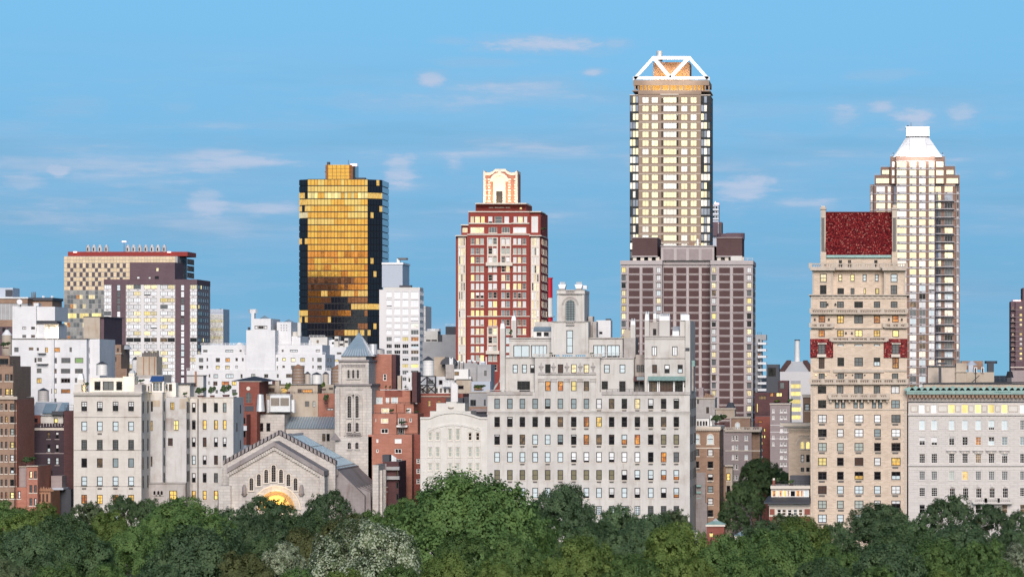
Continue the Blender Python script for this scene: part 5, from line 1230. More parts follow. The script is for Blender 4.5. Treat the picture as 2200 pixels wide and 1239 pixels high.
def tan_truss_tower():
    b = B('truss_crowned_tower', 'tallest tan tower with dark glass corners and a white lit truss on top', 'apartment tower', 1500, 1442).t(2.817, 1330, 100)
    b.rec = .25; b.fw = .09; TT = M['tower_tan']; X, Z = b.X, b.Z
    ys = [306 + 52.1 * i for i in range(19)]
    w = wins([140, 196, 375, 432], [40, 40, 39, 38], ys, 37, rrows(19, 4, 'RRRRRRS', 2), (2, 1, False)) + wins([268], [80], ys, 36, rrows(19, 1, 'RS', 4), (4, 1, False)) + wins([256, 350], 9, ys, 36, ['dd'], DH)
    b.wall(118.5, 494.5, 272, None, TT, 0, 28, w)
    for i in range(19): b.bx('floor_line', 119, 494, 353 + 52.1 * i, 356 + 52.1 * i, M['cream_trim'], -.1, .05)
    b.bx('parapet_band', 116, 497, 266, 290, TT, -.3, .1); b.bx('ledge', 250, 360, 288, 293, M['cream_trim'], -.5, .05)
    for x0, x1, seed in ((65, 118, 5), (495, 551, 6)):
        b.wall(x0, x1, 296, None, M['black'], .6, 26, [], name='corner_core'); rg = random.Random(seed); wd = (x1 - x0) / 3
        for i in range(19):
            for k in range(3):
                mt = rg.choice('RRSB') if (k == 1 or rg.random() < .3) else rg.choice('KBmS'); c = x0 + k * wd
                b.bx('corner_pane', c + 1.6, c + wd - 1.6, 303 + 52.1 * i, 341 + 52.1 * i, M[mt], .38, .65)
        for i in range(19): b.bx('spandrel', x0 + 1, x1 - 1, 344 + 52.1 * i, 350 + 52.1 * i, M['K'], .42, .62)
    b.side(551, .6, (1.5, 6, 10.5), 3, ys, 40, rrows(19, 3, 'BdKS', 7), (2, 1, False))
    b.bx('corner_cap', 64, 118, 292, 297, M['cream_trim'], .2, 26); b.bx('corner_cap', 495, 553, 292, 297, M['cream_trim'], .2, 26)
    # crown
    b.wall(86, 545, 205, 236, M['tower_tan'], 2, 24, name='crown_band'); b.bx('crown_floor', 80, 552, 266, 272, TT, 1.5, 27)
    m = MB()
    for x in (90, 110, 140, 165, 190, 250, 300, 350, 385, 440, 465, 490, 515, 538): m.box(X(x), X(x) + .5, 2.4, 2.9, Z(266), Z(236))
    m.build('crown_columns', TT, b.root); b.wall(125, 510, 234, 266, M['beige'], 9, 14, name='crown_inner_wall')
    b.wall(207, 427, 96, 204, M['brownbrick'], 7, 16, name='crown_core'); b.bx('core_arch', 262, 284, 112, 160, M['brownbrick'], 6.9, 7.1)
    WM = M['white_metal']; m = MB(); P = lambda x, y, d: (X(x, d), d, Z(y, d))
    for d in (2.6, 23):
        for (p, q, wd) in (((90, 192), (542, 192), 2.4), ((205, 70), (426, 70), 2.6), ((94, 196), (210, 68), 2.4), ((424, 68), (538, 196), 2.4)):
            m.bar(P(*p, d), P(*q, d), wd * .42)
    for (p, q) in (((215, 76), (310, 190)), ((310, 190), (416, 76))): m.bar(P(*p, 2.6), P(*q, 2.6), 1.2)
    for x, y in ((94, 194), (208, 70), (424, 70), (538, 194)): m.bar(P(x, y, 2.6), P(x + (6 if x < 300 else -6), y, 23), 1.1)
    m.build('crown_truss', WM, b.root)
    MB().cyl(X(244, 9), 9, Z(96, 9), Z(28, 9), .95, .95, 12).build('flue', M['steel'], b.root); MB().cyl(X(244, 9), 9, Z(90, 9), Z(66, 9), 1.05, 1.05, 12).build('flue_base', M['black'], b.root)
    for x in (140, 500): lamp('truss_floodlight', 'SPOT', (b.x0 + X(x), b.D - 9, Z(215)), 1700, (1, .95, .88), .5, (b.x0 + X(317), b.D + 3, Z(120)), 95, .8)
    for x in (250, 317, 385): lamp('crown_floodlight', 'SPOT', (b.x0 + X(x), b.D + 3.4, Z(203) + .3), 560, (1, .58, .14), .4, (b.x0 + X(x), b.D + 7, Z(150)), 130, .9)
    for x in (140, 200, 260, 320, 380, 440, 500): lamp('crown_lamp', 'POINT', (b.x0 + X(x), b.D + 6, Z(247)), 150, (1, .62, .18), 1.4)
    k = B('slim_far_tower', 'slim blue-white mast block with a brown shaft just right of the tallest tower', 'tower', 1900, 1546).t(2.817, 1330, 100)
    k.wall(560, 602, 955, None, M['bluegrey'], 0, 14, wins([568, 584], 11, [968, 995, 1025], 12, ['dd'], TP)); k.wall(602.5, 622, 1062, None, M['purple'], 1, 14, [(606, 618, 1078, 1130, 'm', (1, 4, False))]); k.wall(562, 598, 1062, 1146, M['purple'], -2, 1.5, name='brown_shaft')
    for i in range(4): k.bx('floor_slab', 562, 603, 985 + 28 * i, 990 + 28 * i, M['white_metal'], -.8, .2)
    MB().cyl(k.X(580), 4, k.Z(955), k.Z(935), .5, .3, 6).build('mast', M['steel'], k.root); MB().cyl(k.X(588), 4, k.Z(955), k.Z(946), 1.0, 1.0, 6).build('warning_light', M['beacon'], k.root)


def grid_tower():
    b = B('brown_grid_tower', 'broad tower with a pinkish concrete grid filled with dark brown brick panels', 'apartment tower', 1150, 1478).t(2.882, 1320, 470)
    b.rec = .28; b.fw = .09; C = M['conc']; X, Z = b.X, b.Z; n = 21; ys = [302 + 47.6 * i for i in range(n)]; panel = {}; cnt = [0]
    def grid(x0, x1, ytop, cols, wcols, d, dep):
        holes = []; BIG = []
        for y in ys:
            for a, c in cols: holes.append((a, c, y, y + 37))
        hs = [(a, c, y, y + 37, None, None) for (a, c, y, _) in holes]
        w = [(a, c, y - 2, y + 32, random.Random(int(a * 7 + y)).choice('ccwmdmbY'), (2, 1, False)) for y in ys for a, c in wcols]
        b.wall(x0, x1, ytop, None, C, d, dep, w)
        for (a, c, y, _) in holes:
            W_, H_ = round(b.S(c - a, d), 1), b.S(36, d); key = (W_,)
            if key not in panel: panel[key] = MB().box(-W_ / 2, W_ / 2, -.02, .1, -H_, 0).mesh('brick_panel', [M['panel_brown']])
            link('brick_panel', panel[key], b.root, (b.X((a + c) / 2, d), d - .02, b.Z(y, d)))
        for y in ys: b.bx('floor_slab', x0 + 4, x1 - 4, y + 39, y + 44, M['mauve'], d - .22, d + .02)
        edges = sorted([a for a, c in cols] + [a for a, c in wcols])
        for a, c in cols: b.bx('concrete_pier', c + 3, c + 14, ytop + 22, None, C, d - .35, d + .05)
        b.bx('concrete_pier', cols[0][0] - 13, cols[0][0] - 4, ytop + 22, None, C, d - .35, d + .05)
    grid(40, 294.5, 284, [(90, 155), (173, 240)], [(44, 70), (261, 288)], 0, 26)
    grid(295, 596, 284, [(305, 363), (383, 445), (462, 522), (540, 592)], [], 5, 26)
    grid(596.5, 856, 284, [(649, 715), (735, 800)], [(603, 628), (821, 848)], 0, 26)
    for x0, x1, d in ((36, 297, -.5), (297, 594, 4.4), (594, 860, -.5)): b.wall(x0, x1, 258, 283.6, C, d, 27, name='roof_band')
    b.wall(288, 618, 168, 257.6, C, 3, 22, name='penthouse')
    for x0, x1 in ((304, 368), (386, 444), (462, 522), (540, 604)): b.bx('penthouse_panel', x0, x1, 186, 254, M['mauve'], 2.85, 3.05)
    b.bx('penthouse_coping', 285, 621, 165, 170, C, 2.6, 25.4)
    for x0, x1, d in ((110, 266, 2), (632, 790, 2)):
        b.wall(x0, x1, 118, 231, M['panel_brown'], d, 20, name='roof_block'); b.bx('roof_block_trim', x0 - 2, x1 + 2, 114, 119, M['mauve'], d - .3, d + 20.4); b.bx('roof_block_trim', x0 - 1, x1 + 1, 229, 236, C, d - .2, d + 20.2)
        b.wall(x0 + 8, x1 - 8, 236, 257.8, M['pale'] if x0 > 500 else M['slate'], d + 3, 14, name='roof_storey')
        m = MB()
        for i in range(4): x = X(x0 + 4 + i * (x1 - x0 - 14) / 3, d); m.box(x, x + .9, d + .4, d + 1.2, Z(258, d), Z(236, d))
        m.build('roof_columns', M['cream_trim'], b.root)
    b.wall(720, 790, 230, 258, M['pale'], 1, 2, name='pale_roof_room'); b.rail(792, 855, 240, 257, 1, M['cream_trim']); b.chimney(462, 494, 145, 165, M['brownbrick'], 6, 2); b.chimney(511, 521, 125, 165, M['white_metal'], 6, .8)  # pale stone room below the roof block
    b.side(856, 0, (4, 10, 16, 22), 1.6, ys, 30, rrows(n, 4, 'dmbc', 3), DH)
    MB().cyl(X(700), 12, Z(118), Z(84), 3.0, 3.0, 14).build('roof_tank', M['purple'], b.root); MB().cyl(X(740), 12, Z(118), Z(80), 2.4, 2.4, 14).build('roof_tank', M['purple'], b.root)


def stepped_glass_tower():
    b = B('white_capped_tower', 'brick and glass tower with stepped shoulders, balconies and a white pyramid cap', 'apartment tower', 1500, 1967).t(3.442, 1850, 260)
    b.rec = .25; b.fw = .09; PB = M['pier']; X, Z = b.X, b.Z; pitch = 61.0
    ys = [300 + pitch * i for i in range(28)]
    b.frame = M['spandrel']
    def col(x0, x1, top, cols, d, dep, mix, name='wall', seed=1):
        y = [q for q in ys if q > top]; w = []
        for k, (a, c) in enumerate(cols):
            rg = random.Random(seed * 31 + k)
            for q in y:
                low = q > 1180; w.append((a, c, q, q + 42, rg.choice('SWbmwd' if low else mix), (3 if c - a > 55 else 2, 1, False)))
        b.wall(x0, x1, top, None, PB, d, dep, w, name=name)
        for q in y:
            for a, c in cols:
                b.bx('spandrel', a, c, q + 43, q + 56, M['spandrel'], d - .12, d + .05)
                if c - a > 40: b.bx('air_grille', a + 6, a + 20, q + 46, q + 52, M['black'], d - .15, d); 
            b.bx('floor_line', x0, x1, q - 7, q - 3, M['spandrel'], d - .18, d + .04)
    col(258, 545, 262, [(264, 336), (358, 409), (428, 478), (500, 543)], 0, 30, 'RRRRRSW', seed=1)
    col(98, 257.5, 470, [(112, 178), (196, 220)], 5, 24, 'RRRSW', 'shoulder', 2)
    col(545.5, 697, 462, [(549, 592), (617, 678)], 5, 24, 'KBmRRR', 'shoulder', 3)
    col(65, 97.5, 470, [(70, 86)], 8, 18, 'BmS', 'shoulder', 4); col(697.5, 729, 462, [(706, 722)], 8, 18, 'BmKd', 'shoulder', 5)
    for x0, x1, y0, d in ((218, 257.5, 262, 3), (545.5, 620, 262, 3), (145, 217, 340, 6), (620.5, 695, 335, 6), (100, 217, 400, 5.5), (620.5, 728, 400, 5.5)):
        y1 = {262: 465, 340: 399, 335: 399, 400: 465}[y0]; w_ = []
        for q in ys:
            if q > y0 + 20 and q + 42 < y1 + 8: w_.append((x0 + 10, x1 - 10, q, min(q + 42, y1 - 3), 'S' if x1 - x0 < 60 else 'R', (2, 1, False)))
        b.wall(x0, x1, y0, y1, PB, d, 18, w_, name='shoulder'); b.rail(x0, x1, y0 - 12, y0, d + .2, M['spandrel'])
    # projecting balconies down the right bay
    for q in ys:
        if q > 540: b.bx('balcony_slab', 548, 692, q + 43, q + 47, M['spandrel'], 2.6, 5.1); b.rail(549, 640, q + 24, q + 43, 2.7, M['slate'], 'balcony_rail')
    # angled glass bays
    for x0, x1, f in ((232, 258, 1), (545, 572, -1)):
        xa, xb = X(x0), X(x1); m = MB(); zt = Z(478)
        pts = [(xa, 5), (xb, -.0)] if f > 0 else [(xa, 0), (xb, 5)]
        m.quad((*pts[0], 0), (*pts[1], 0), (*pts[1], zt), (*pts[0], zt)) if f > 0 else m.quad((xa, 0, 0), (xb, 5, 0), (xb, 5, Z(540)), (xa, 0, Z(540)))
        m.build('angled_glass_bay', M['B'], b.root)
    # white cap: chamfered pyramid frustum with a box above
    WM = M['white_metal']; B0 = [(X(238), 2), (X(356), -.6), (X(482), -.6), (X(603), 2), (X(603), 26), (X(238), 26)]; T0 = [(X(332), 9.5), (X(362), 8.4), (X(480), 8.4), (X(506), 9.5), (X(506), 20), (X(332), 20)]
    zb, zt = Z(266), Z(113); n = 6; m = MB().add([(x, y, zb) for x, y in B0] + [(x, y, zt) for x, y in T0], [(i, (i + 1) % n, n + (i + 1) % n, n + i) for i in range(n)] + [tuple(range(n, 2 * n))]); m.build('pyramid_cap', WM, b.root)
    m = MB(); lerp = lambda p, q, t: (p[0] + (q[0] - p[0]) * t, p[1] + (q[1] - p[1]) * t)
    for t in (.2, .62):
        z = zb + (zt - zb) * t
        for i in range(3): p, q = lerp(B0[i], T0[i], t), lerp(B0[i + 1], T0[i + 1], t); m.bar((p[0], p[1] - .05, z), (q[0], q[1] - .05, z), .14)
    for i in (1, 2): m.bar((*B0[i], zb), (*T0[i], zt), .16)
    m.build('panel_seams', M['spandrel'], b.root)
    b.wall(333, 505, 45, 113.5, WM, 8.6, 11, name='cap_box'); b.bx('cap_coping', 330, 508, 42, 47, WM, 8.3, 20); b.wall(258, 500, 256, 262, M['spandrel'], -.3, 20, name='cap_base')
    b.bx('cap_marker', 340, 352, 32, 44, M['slate'], 10, 11); MB().cyl(X(371), 12, Z(44), Z(-5), .16, .06, 5).build('antenna', M['ac'], b.root)
    for x in (265, 420, 575): lamp('cap_fill_spot', 'SPOT', (b.x0 + X(x), b.D - 7, Z(272)), 1500, (1, .97, .92), .5, (b.x0 + X(420), b.D + 6, Z(170)), 100, .8)  # spots added only to brighten the cap
    for x in (238, 603): b.bx('cap_light', x - 3, x + 3, 234, 244, M['slate'], 2, 3)
    lw = b.wall(730, 752, 1790, None, PB, 12, 12, name='wing')
    e = B('brown_edge_tower', 'dark brown tower cut by the right edge with a column of lit windows', 'apartment tower', 1400, 2185).t(4.13, 1930, 600)
    ys2 = [237, 302, 345, 388, 430, 472, 515, 558, 600, 645, 688]
    e.frame = M['pier']; e.rec = .25
    e.wall(1040, 1104, 195, None, M['purple'], 0, 16, wins([1074], 27, ys2, 26, ['c', 'Y', 'Y', 'c', 'r', 'Y', 'w', 'w', 'Y', 'Y', 'c'], (2, 1, False)))
    e.wall(998, 1039.5, 195, None, M['purple'], 1.5, 16, wins([1010], 14, [y + 3 for y in ys2], 24, ['m', 'w', 'w', 'm', 'd', 'c', 'm', 'm', 'c', 'd', 'm'], DH)); e.wall(1104.5, 1400, 75, None, M['purple'], 1, 20, name='taller_wall')
    for y in ys2: e.bx('floor_line', 998, 1104, y + 31, y + 34, M['mauve'], -.15, 1.6)
    e.rail(1000, 1100, 180, 195, 1, M['ac']); MB().cyl(e.X(1058), 4, e.Z(192), e.Z(182), 1.2, 1.2, 8).build('warning_light', M['beacon'], e.root)
    e.wall(1000, 1400, 805, None, M['mauve'], -6, 6, name='podium_block'); e.bx('cornice', 996, 1400, 775, 782, M['cream_trim'], -7, -2)


def white_left():
    b = B('white_stepped_house', 'white painted apartment block at left with a tall blank penthouse and satellite dish', 'apartment building', 980, 120).t(3.871, 0, 780)
    b.frame = M['ac']; b.sill = M['white']; W_ = M['white']; t1 = lambda: b.t(4.129, 0, 500); X, Z = b.X, b.Z
    t1()
    def cv(l): return [((u0), (u1), v0, v1, c, s) for u0, u1, v0, v1, c, s in l]
    w = [(126, 165, 1015, 1057, 'm', DH), (255, 296, 1015, 1042, 'd', (2, 1, False)), (325, 345, 1018, 1046, 'd', TP), (398, 425, 1015, 1062, 'y', DH), (480, 532, 1017, 1058, 'o', (2, 1, False)), (616, 638, 1015, 1057, 'm', DH),
         (119, 137, 1108, 1140, 'm', DH), (305, 325, 1108, 1150, 'd', DH), (332, 372, 1108, 1142, 'm', (2, 2, False)), (462, 505, 1108, 1158, 'm', (2, 1, False)), (543, 625, 1108, 1155, 'm', (3, 1, False)), (663, 739, 1108, 1155, 'G', (1, 1, False))]
    k = 4.129 / 3.871; oy = (780 - 500) * 4.129
    lw = [(165, 187, 45, 85, 'd'), (201, 223, 45, 85, 'd'), (305, 345, 43, 82, 'm'), (436, 472, 45, 85, 'd'), (506, 584, 45, 85, 'm'), (622, 690, 45, 85, 'm'), (165, 187, 123, 165, 's'), (305, 345, 122, 168, 'y'), (436, 472, 122, 168, 'm'), (506, 584, 124, 163, 'd'), (622, 642, 122, 160, 'm'),
          (137, 155, 212, 245, 'm'), (196, 218, 212, 250, 'm'), (425, 472, 212, 252, 'c'), (506, 584, 214, 250, 'o'), (196, 218, 292, 334, 'd'), (430, 470, 292, 334, 'm')]
    w += [(u0 * k, u1 * k, v0 * k + oy, v1 * k + oy, c, (3 if u1 - u0 > 60 else 2 if u1 - u0 > 30 else 1, 1, False)) for u0, u1, v0, v1, c in lw]
    b.wall(88, 768, 942, None, W_, 0, 26, w, parapet=.6); b.wall(768.5, 884, 942, None, W_, 3, 20, wins([776, 786], 8, [1015, 1108, 1200], 50, ['mm'], DH), name='wing')
    b.bx('roof_coping', 84, 772, 936, 943, M['ac'], -.25, 26.3)
    b.bx('stair_bay', 462, 478, 945, 1500, W_, -1.0, .1); b.bx('balcony', 330, 400, 1066, 1072, M['ac'], -1.4, .2); b.bx('balcony', 320, 420, 1160, 1166, M['ac'], -1.4, .2)
    b.wall(110, 319.5, 650, 941.5, W_, 5, 14, [(197, 232, 832, 857, 'w', (2, 1, False)), (275, 310, 832, 857, 'd', (2, 1, False)), (197, 232, 905, 930, 'm', (2, 1, False)), (275, 310, 905, 930, 'r', (2, 1, False))], name='penthouse', parapet=.4)
    b.wall(320, 487, 655, 779, W_, 6, 16, name='penthouse'); b.wall(324, 395, 806, 941.5, W_, 5.5, 10, name='penthouse'); b.wall(395.5, 520, 812, 941.5, W_, 7, 10, [(430, 490, 822, 900, 'w', TP)], name='penthouse')
    b.bx('dark_gap', 322, 505, 781, 804, M['slate'], 6.5, 12); b.bx('canopy_edge', 318, 520, 804, 811, M['ac'], 5.3, 13); b.bx('roof_box', 298, 342, 622, 650, W_, 9, 12)
    lamp('terrace_lamp', 'POINT', (b.x0 + X(445), b.D + 5.6, Z(905)), 160, (1, .8, .5), .2)
    m = MB(); cx, cz, r = X(165, 3), Z(612, 3), b.S(25, 3)
    for i in range(5): m.cyl(0, 0, -.06 * i * i * .25, -.06 * i * i * .25 + .05, r * (1 - i * .2), None, 18)
    o = m.build('satellite_dish', M['white_metal'], b.root, (cx, 4, cz)); o.rotation_euler = (R(70), 0, R(20)); MB().cyl(cx, 5, Z(650), Z(615), .12, .12, 6).build('dish_mast', M['ac'], b.root)
    c = B('brown_roof_house', 'brown brick rooftop with an arched skylight between the white block and the plum slab', 'apartment building', 1040, 245).t(3.997, 200, 540)
    c.wall(80, 240, 800, 1010, M['brownbrick'], 0, 12, [(185, 200, 905, 945, 'd', DH), (100, 118, 835, 865, 'm', TP), (205, 222, 830, 860, 'm', TP)]); c.wall(60, 290, 1005, None, M['brownbrick'], -3, 16)
    MB().cyl(c.X(218), 6, c.Z(838), c.Z(805), 2.2, 1.3, 14).build('skylight_dome', M['steel'], c.root); c.bx('parapet', 92, 245, 872, 880, M['tan_stone'], -.3, 3)
    d = B('tan_blank_tower', 'blank tan brick tower block standing before the checkered tower', 'tower block', 1120, 200).t(4.129, 0, 500)
    d.wall(740, 886, 745, None, M['beige'], 0, 30, name='wall'); d.bx('flank', 887, 922, 745, 1200, M['purple'], 1, 28); d.bx('coping', 738, 924, 741, 747, M['ac'], -.2, 30)
    f = B('grey_slab_block', 'grey slab block with striped mechanical floors at the far left edge', 'office block', 1500, 30).t(4.129, 0, 500)
    f.wall(-300, 245, 625, None, M['grey'], 0, 26); f.wall(-300, 245, 583, 624.5, M['brownbrick'], -.4, 26, name='brown_band'); f.wall(245.5, 463, 600, None, M['brownbrick'], 8, 18, name='roof_block'); f.bx('cornice', 240, 466, 575, 600, M['slate'], 7, 27); f.bx('roof_edge', -300, 250, 570, 583, M['steel'], -1, 27)
    f.wall(-300, 114, 488, 570, M['bluegrey'], 8, 12, name='roof_plant'); f.bx('plant_opening', 48, 112, 505, 565, M['slate'], 7.8, 8.2); 
    for i in range(7): f.bx('vertical_fin', -60 + i * 36, -58 + i * 36, 630, 770, M['steel'], -.3, .1)
    f.wall(-300, 110, 772, 830, M['brownbrick'], -3, 6, name='band'); f.wall(-300, 110, 831, None, M['purple'], -6, 10, wins([-20, 20, 62], 30, [840, 900], 40, ['mdm'], (2, 1, False)), name='wall')
    for x in (238, 255, 268): MB().cyl(f.X(x), 9, f.Z(575), f.Z(520), .25, .15, 5).build('antenna', M['ac'], f.root)
    for x in (340, 418): MB().cyl(f.X(x), 9, f.Z(578), f.Z(555), .4, .4, 5).build('roof_light', M['white_metal'], f.root)
    h = B('stucco_turret_house', 'pale rounded stucco roof house with dark terrace at the left edge', 'roof house', 930, 12).t(4.129, 0, 500)
    h.wall(-200, 84, 1090, None, M['brownbrick'], 0, 12, [(-30, 75, 1115, 1165, 'd', (3, 1, False))]); h.rail(-60, 112, 1165, 1200, -1.0); MB().cyl(h.X(20), 5, h.Z(1085), h.Z(905), h.S(45), h.S(45), 18).build('turret', M['beige'], h.root); MB().cyl(h.X(20), 5, h.Z(905), h.Z(858), h.S(47), h.S(12), 18).build('turret_roof', M['white_metal'], h.root)
    h.bx('parapet', -200, 112, 1196, 1215, M['tan_stone'], -1.3, 4)


def white_middle():
    b = B('white_terraced_house', 'wide white painted apartment block stepping up in terraces to a blank tall centre tower', 'apartment building', 1000, 570).t(4.765, 400, 640)
    b.frame = M['ac']; b.sill = M['white']; W_ = M['white']; X, Z = b.X, b.Z
    S1, S2, S3 = (1, 1, False), (2, 1, False), (3, 1, False)
    w = [(230, 247, 778, 812, 'd', S1), (280, 326, 778, 820, 'b', S2), (403, 484, 778, 820, 'b', S3), (556, 577, 778, 820, 'd', DH), (664, 708, 776, 815, 'g', S2), (797, 840, 778, 816, 'd', S2), (927, 948, 778, 815, 'd', DH), (1022, 1085, 776, 815, 'd', S3), (1180, 1225, 776, 815, 'd', S2), (1330, 1370, 776, 815, 'm', S2),
         (226, 243, 852, 885, 'W', S1), (276, 320, 852, 897, 'r', S2), (364, 440, 852, 893, 'o', S3), (468, 514, 852, 895, 'y', S2), (792, 836, 850, 880, 'b', S2), (224, 242, 935, 970, 'd', S1), (468, 514, 935, 978, 'm', S2), (110, 145, 850, 890, 'm', S2), (300, 325, 940, 975, 'm', S1)]
    b.wall(5, 1480, 742, None, W_, 0, 24, w, parapet=.6)
    lm = [(130, 175, 613, 656, 'm', S2), (208, 225, 613, 647, 'd', S1), (302, 346, 613, 656, 'd', S2), (401, 447, 612, 656, 'o', S2), (504, 529, 612, 646, 'd', S1), (570, 589, 612, 646, 'd', S1), (130, 175, 690, 730, 'd', S2), (208, 225, 690, 724, 'm', S1), (302, 345, 690, 732, 'Y', S2), (399, 446, 690, 732, 'c', S2), (504, 528, 690, 722, 'w', S1)]
    b.wall(97, 629, 577, 741.6, W_, 5, 18, lm, name='terrace_wing', parapet=.5)
    rm = [(924, 942, 611, 646, 'g', S1), (984, 1018, 611, 645, 'Y', S1), (1071, 1116, 611, 654, 'c', S2), (1168, 1215, 611, 654, 'Y', S2), (1290, 1306, 612, 645, 'W', S1), (1342, 1388, 611, 654, 'm', S2), (927, 940, 695, 738, 'd', S1), (984, 1010, 690, 715, 'd', S2), (1072, 1115, 690, 730, 'm', S2), (1170, 1213, 690, 725, 'm', S2), (1342, 1388, 690, 730, 'm', S2), (1290, 1306, 690, 722, 'm', DH)]
    b.wall(885, 1424, 577, 741.6, W_, 5, 18, rm, name='terrace_wing', parapet=.5); b.side(1424, 5, (4, 9), 1.2, [612, 690], 42, ['mm'], DH)
    b.wall(155, 614, 480, 576.6, W_, 9, 14, [(173, 218, 530, 555, 'm', S2), (401, 482, 530, 554, 'b', S3), (546, 568, 530, 550, 'd', S1)], name='terrace_wing', parapet=.4)
    b.wall(912, 1393, 480, 576.6, W_, 9, 14, [(977, 998, 528, 552, 'm', S1), (1062, 1142, 528, 552, 'b', S3), (1326, 1370, 526, 552, 'w', S2)], name='terrace_wing', parapet=.4)
    for x0, x1, y0, y1, d in ((150, 614, 460, 480, 9.2), (915, 1415, 460, 480, 9.2), (97, 630, 556, 577, 5.2), (890, 1426, 556, 577, 5.2), (5, 1480, 718, 742, .2)): b.rail(x0, x1, y0, y1, d, M['white_metal'], 'white_railing')
    b.wall(615, 910, 328, 741, W_, 4, 19, name='tower_block'); b.wall(665, 866, 211, 327.6, W_, 6, 16, [(700, 735, 283, 317, 'w', S1), (737, 792, 283, 317, 'd', S3), (794, 830, 283, 317, 'w', S1)], name='tower_block')
    b.chimney(666, 697, 155, 211, W_, 6.5, 2); MB().cyl(X(681, 7), 7.5, Z(155, 7), Z(115, 7), .9, .9, 8).build('chimney_pot', W_, b.root)
    MB().cyl(X(780, 9), 13, Z(211, 9), Z(178, 9), 1.3, .1, 4).build('roof_lantern', M['zinc'], b.root)
    b.wall(928, 1074, 246, 579, W_, 10, 15, [(u, u + 9, v, v + 9, 'd', TP) for u in (968, 996, 1024) for v in (275, 300, 326)], name='stair_tower'); b.wall(1075, 1170, 390, 579, W_, 11, 15, name='stair_tower'); b.bx('roof_step', 1075, 1145, 345, 390, M['pale'], 13, 20)
    MB().cyl(X(1020, 12), 17, Z(246, 12), Z(215, 12), 1.3, .1, 4).build('roof_lantern', M['zinc'], b.root); b.bx('pipe_cluster', 630, 648, 298, 328, M['slate'], 6, 7); b.bx('pier', 1140, 1172, 250, 390, M['pale'], 10.5, 12)
    for x in (545, 1010): MB().cyl(X(x, 12), 12, Z(480, 12), Z(455, 12), .9, .3, 10).build('roof_dome', M['white_metal'], b.root)
    b.bx('terrace_umbrella', 452, 470, 722, 740, M['white_metal'], 1, 2) if False else None
    c = B('white_plant_block', 'white block with rooftop tanks, pipes and fans in front of the gold tower base', 'apartment building', 1080, 720).t(4.765, 400, 640)
    c.frame = M['ac']; c.sill = M['white']
    c.wall(1418, 1640, 500, None, M['white'], 0, 20, [(1445, 1468, 555, 575, 'm', TP), (1542, 1590, 555, 577, 'm', (3, 1, False)), (1520, 1562, 628, 652, 'Y', TP), (1450, 1470, 628, 650, 'd', TP)], parapet=.4)
    c.wall(1265, 1445, 400, 500, M['pale'], 6, 10, [(1335, 1358, 430, 465, 'd', TP)], name='plant_room'); c.rail(1262, 1420, 380, 400, 6.1, M['steel'])
    for x0, x1, y0 in ((1487, 1515, 425), (1520, 1560, 392), (1568, 1610, 440), (1620, 1660, 410)): c.wall(x0, x1, y0, 500, M['steel'] if x0 % 2 else M['pale'], 5, 5, name='plant_box'); c.bx('plant_fan', x0 + 4, x1 - 4, y0 + 25, y0 + 45, M['black'], 4.8, 5.1)
    for x in (1205, 1217, 1460, 1475): MB().cyl(c.X(x), 6, c.Z(505), c.Z(428), .8, .8, 10).build('vent_pipe', M['white_metal'], c.root)


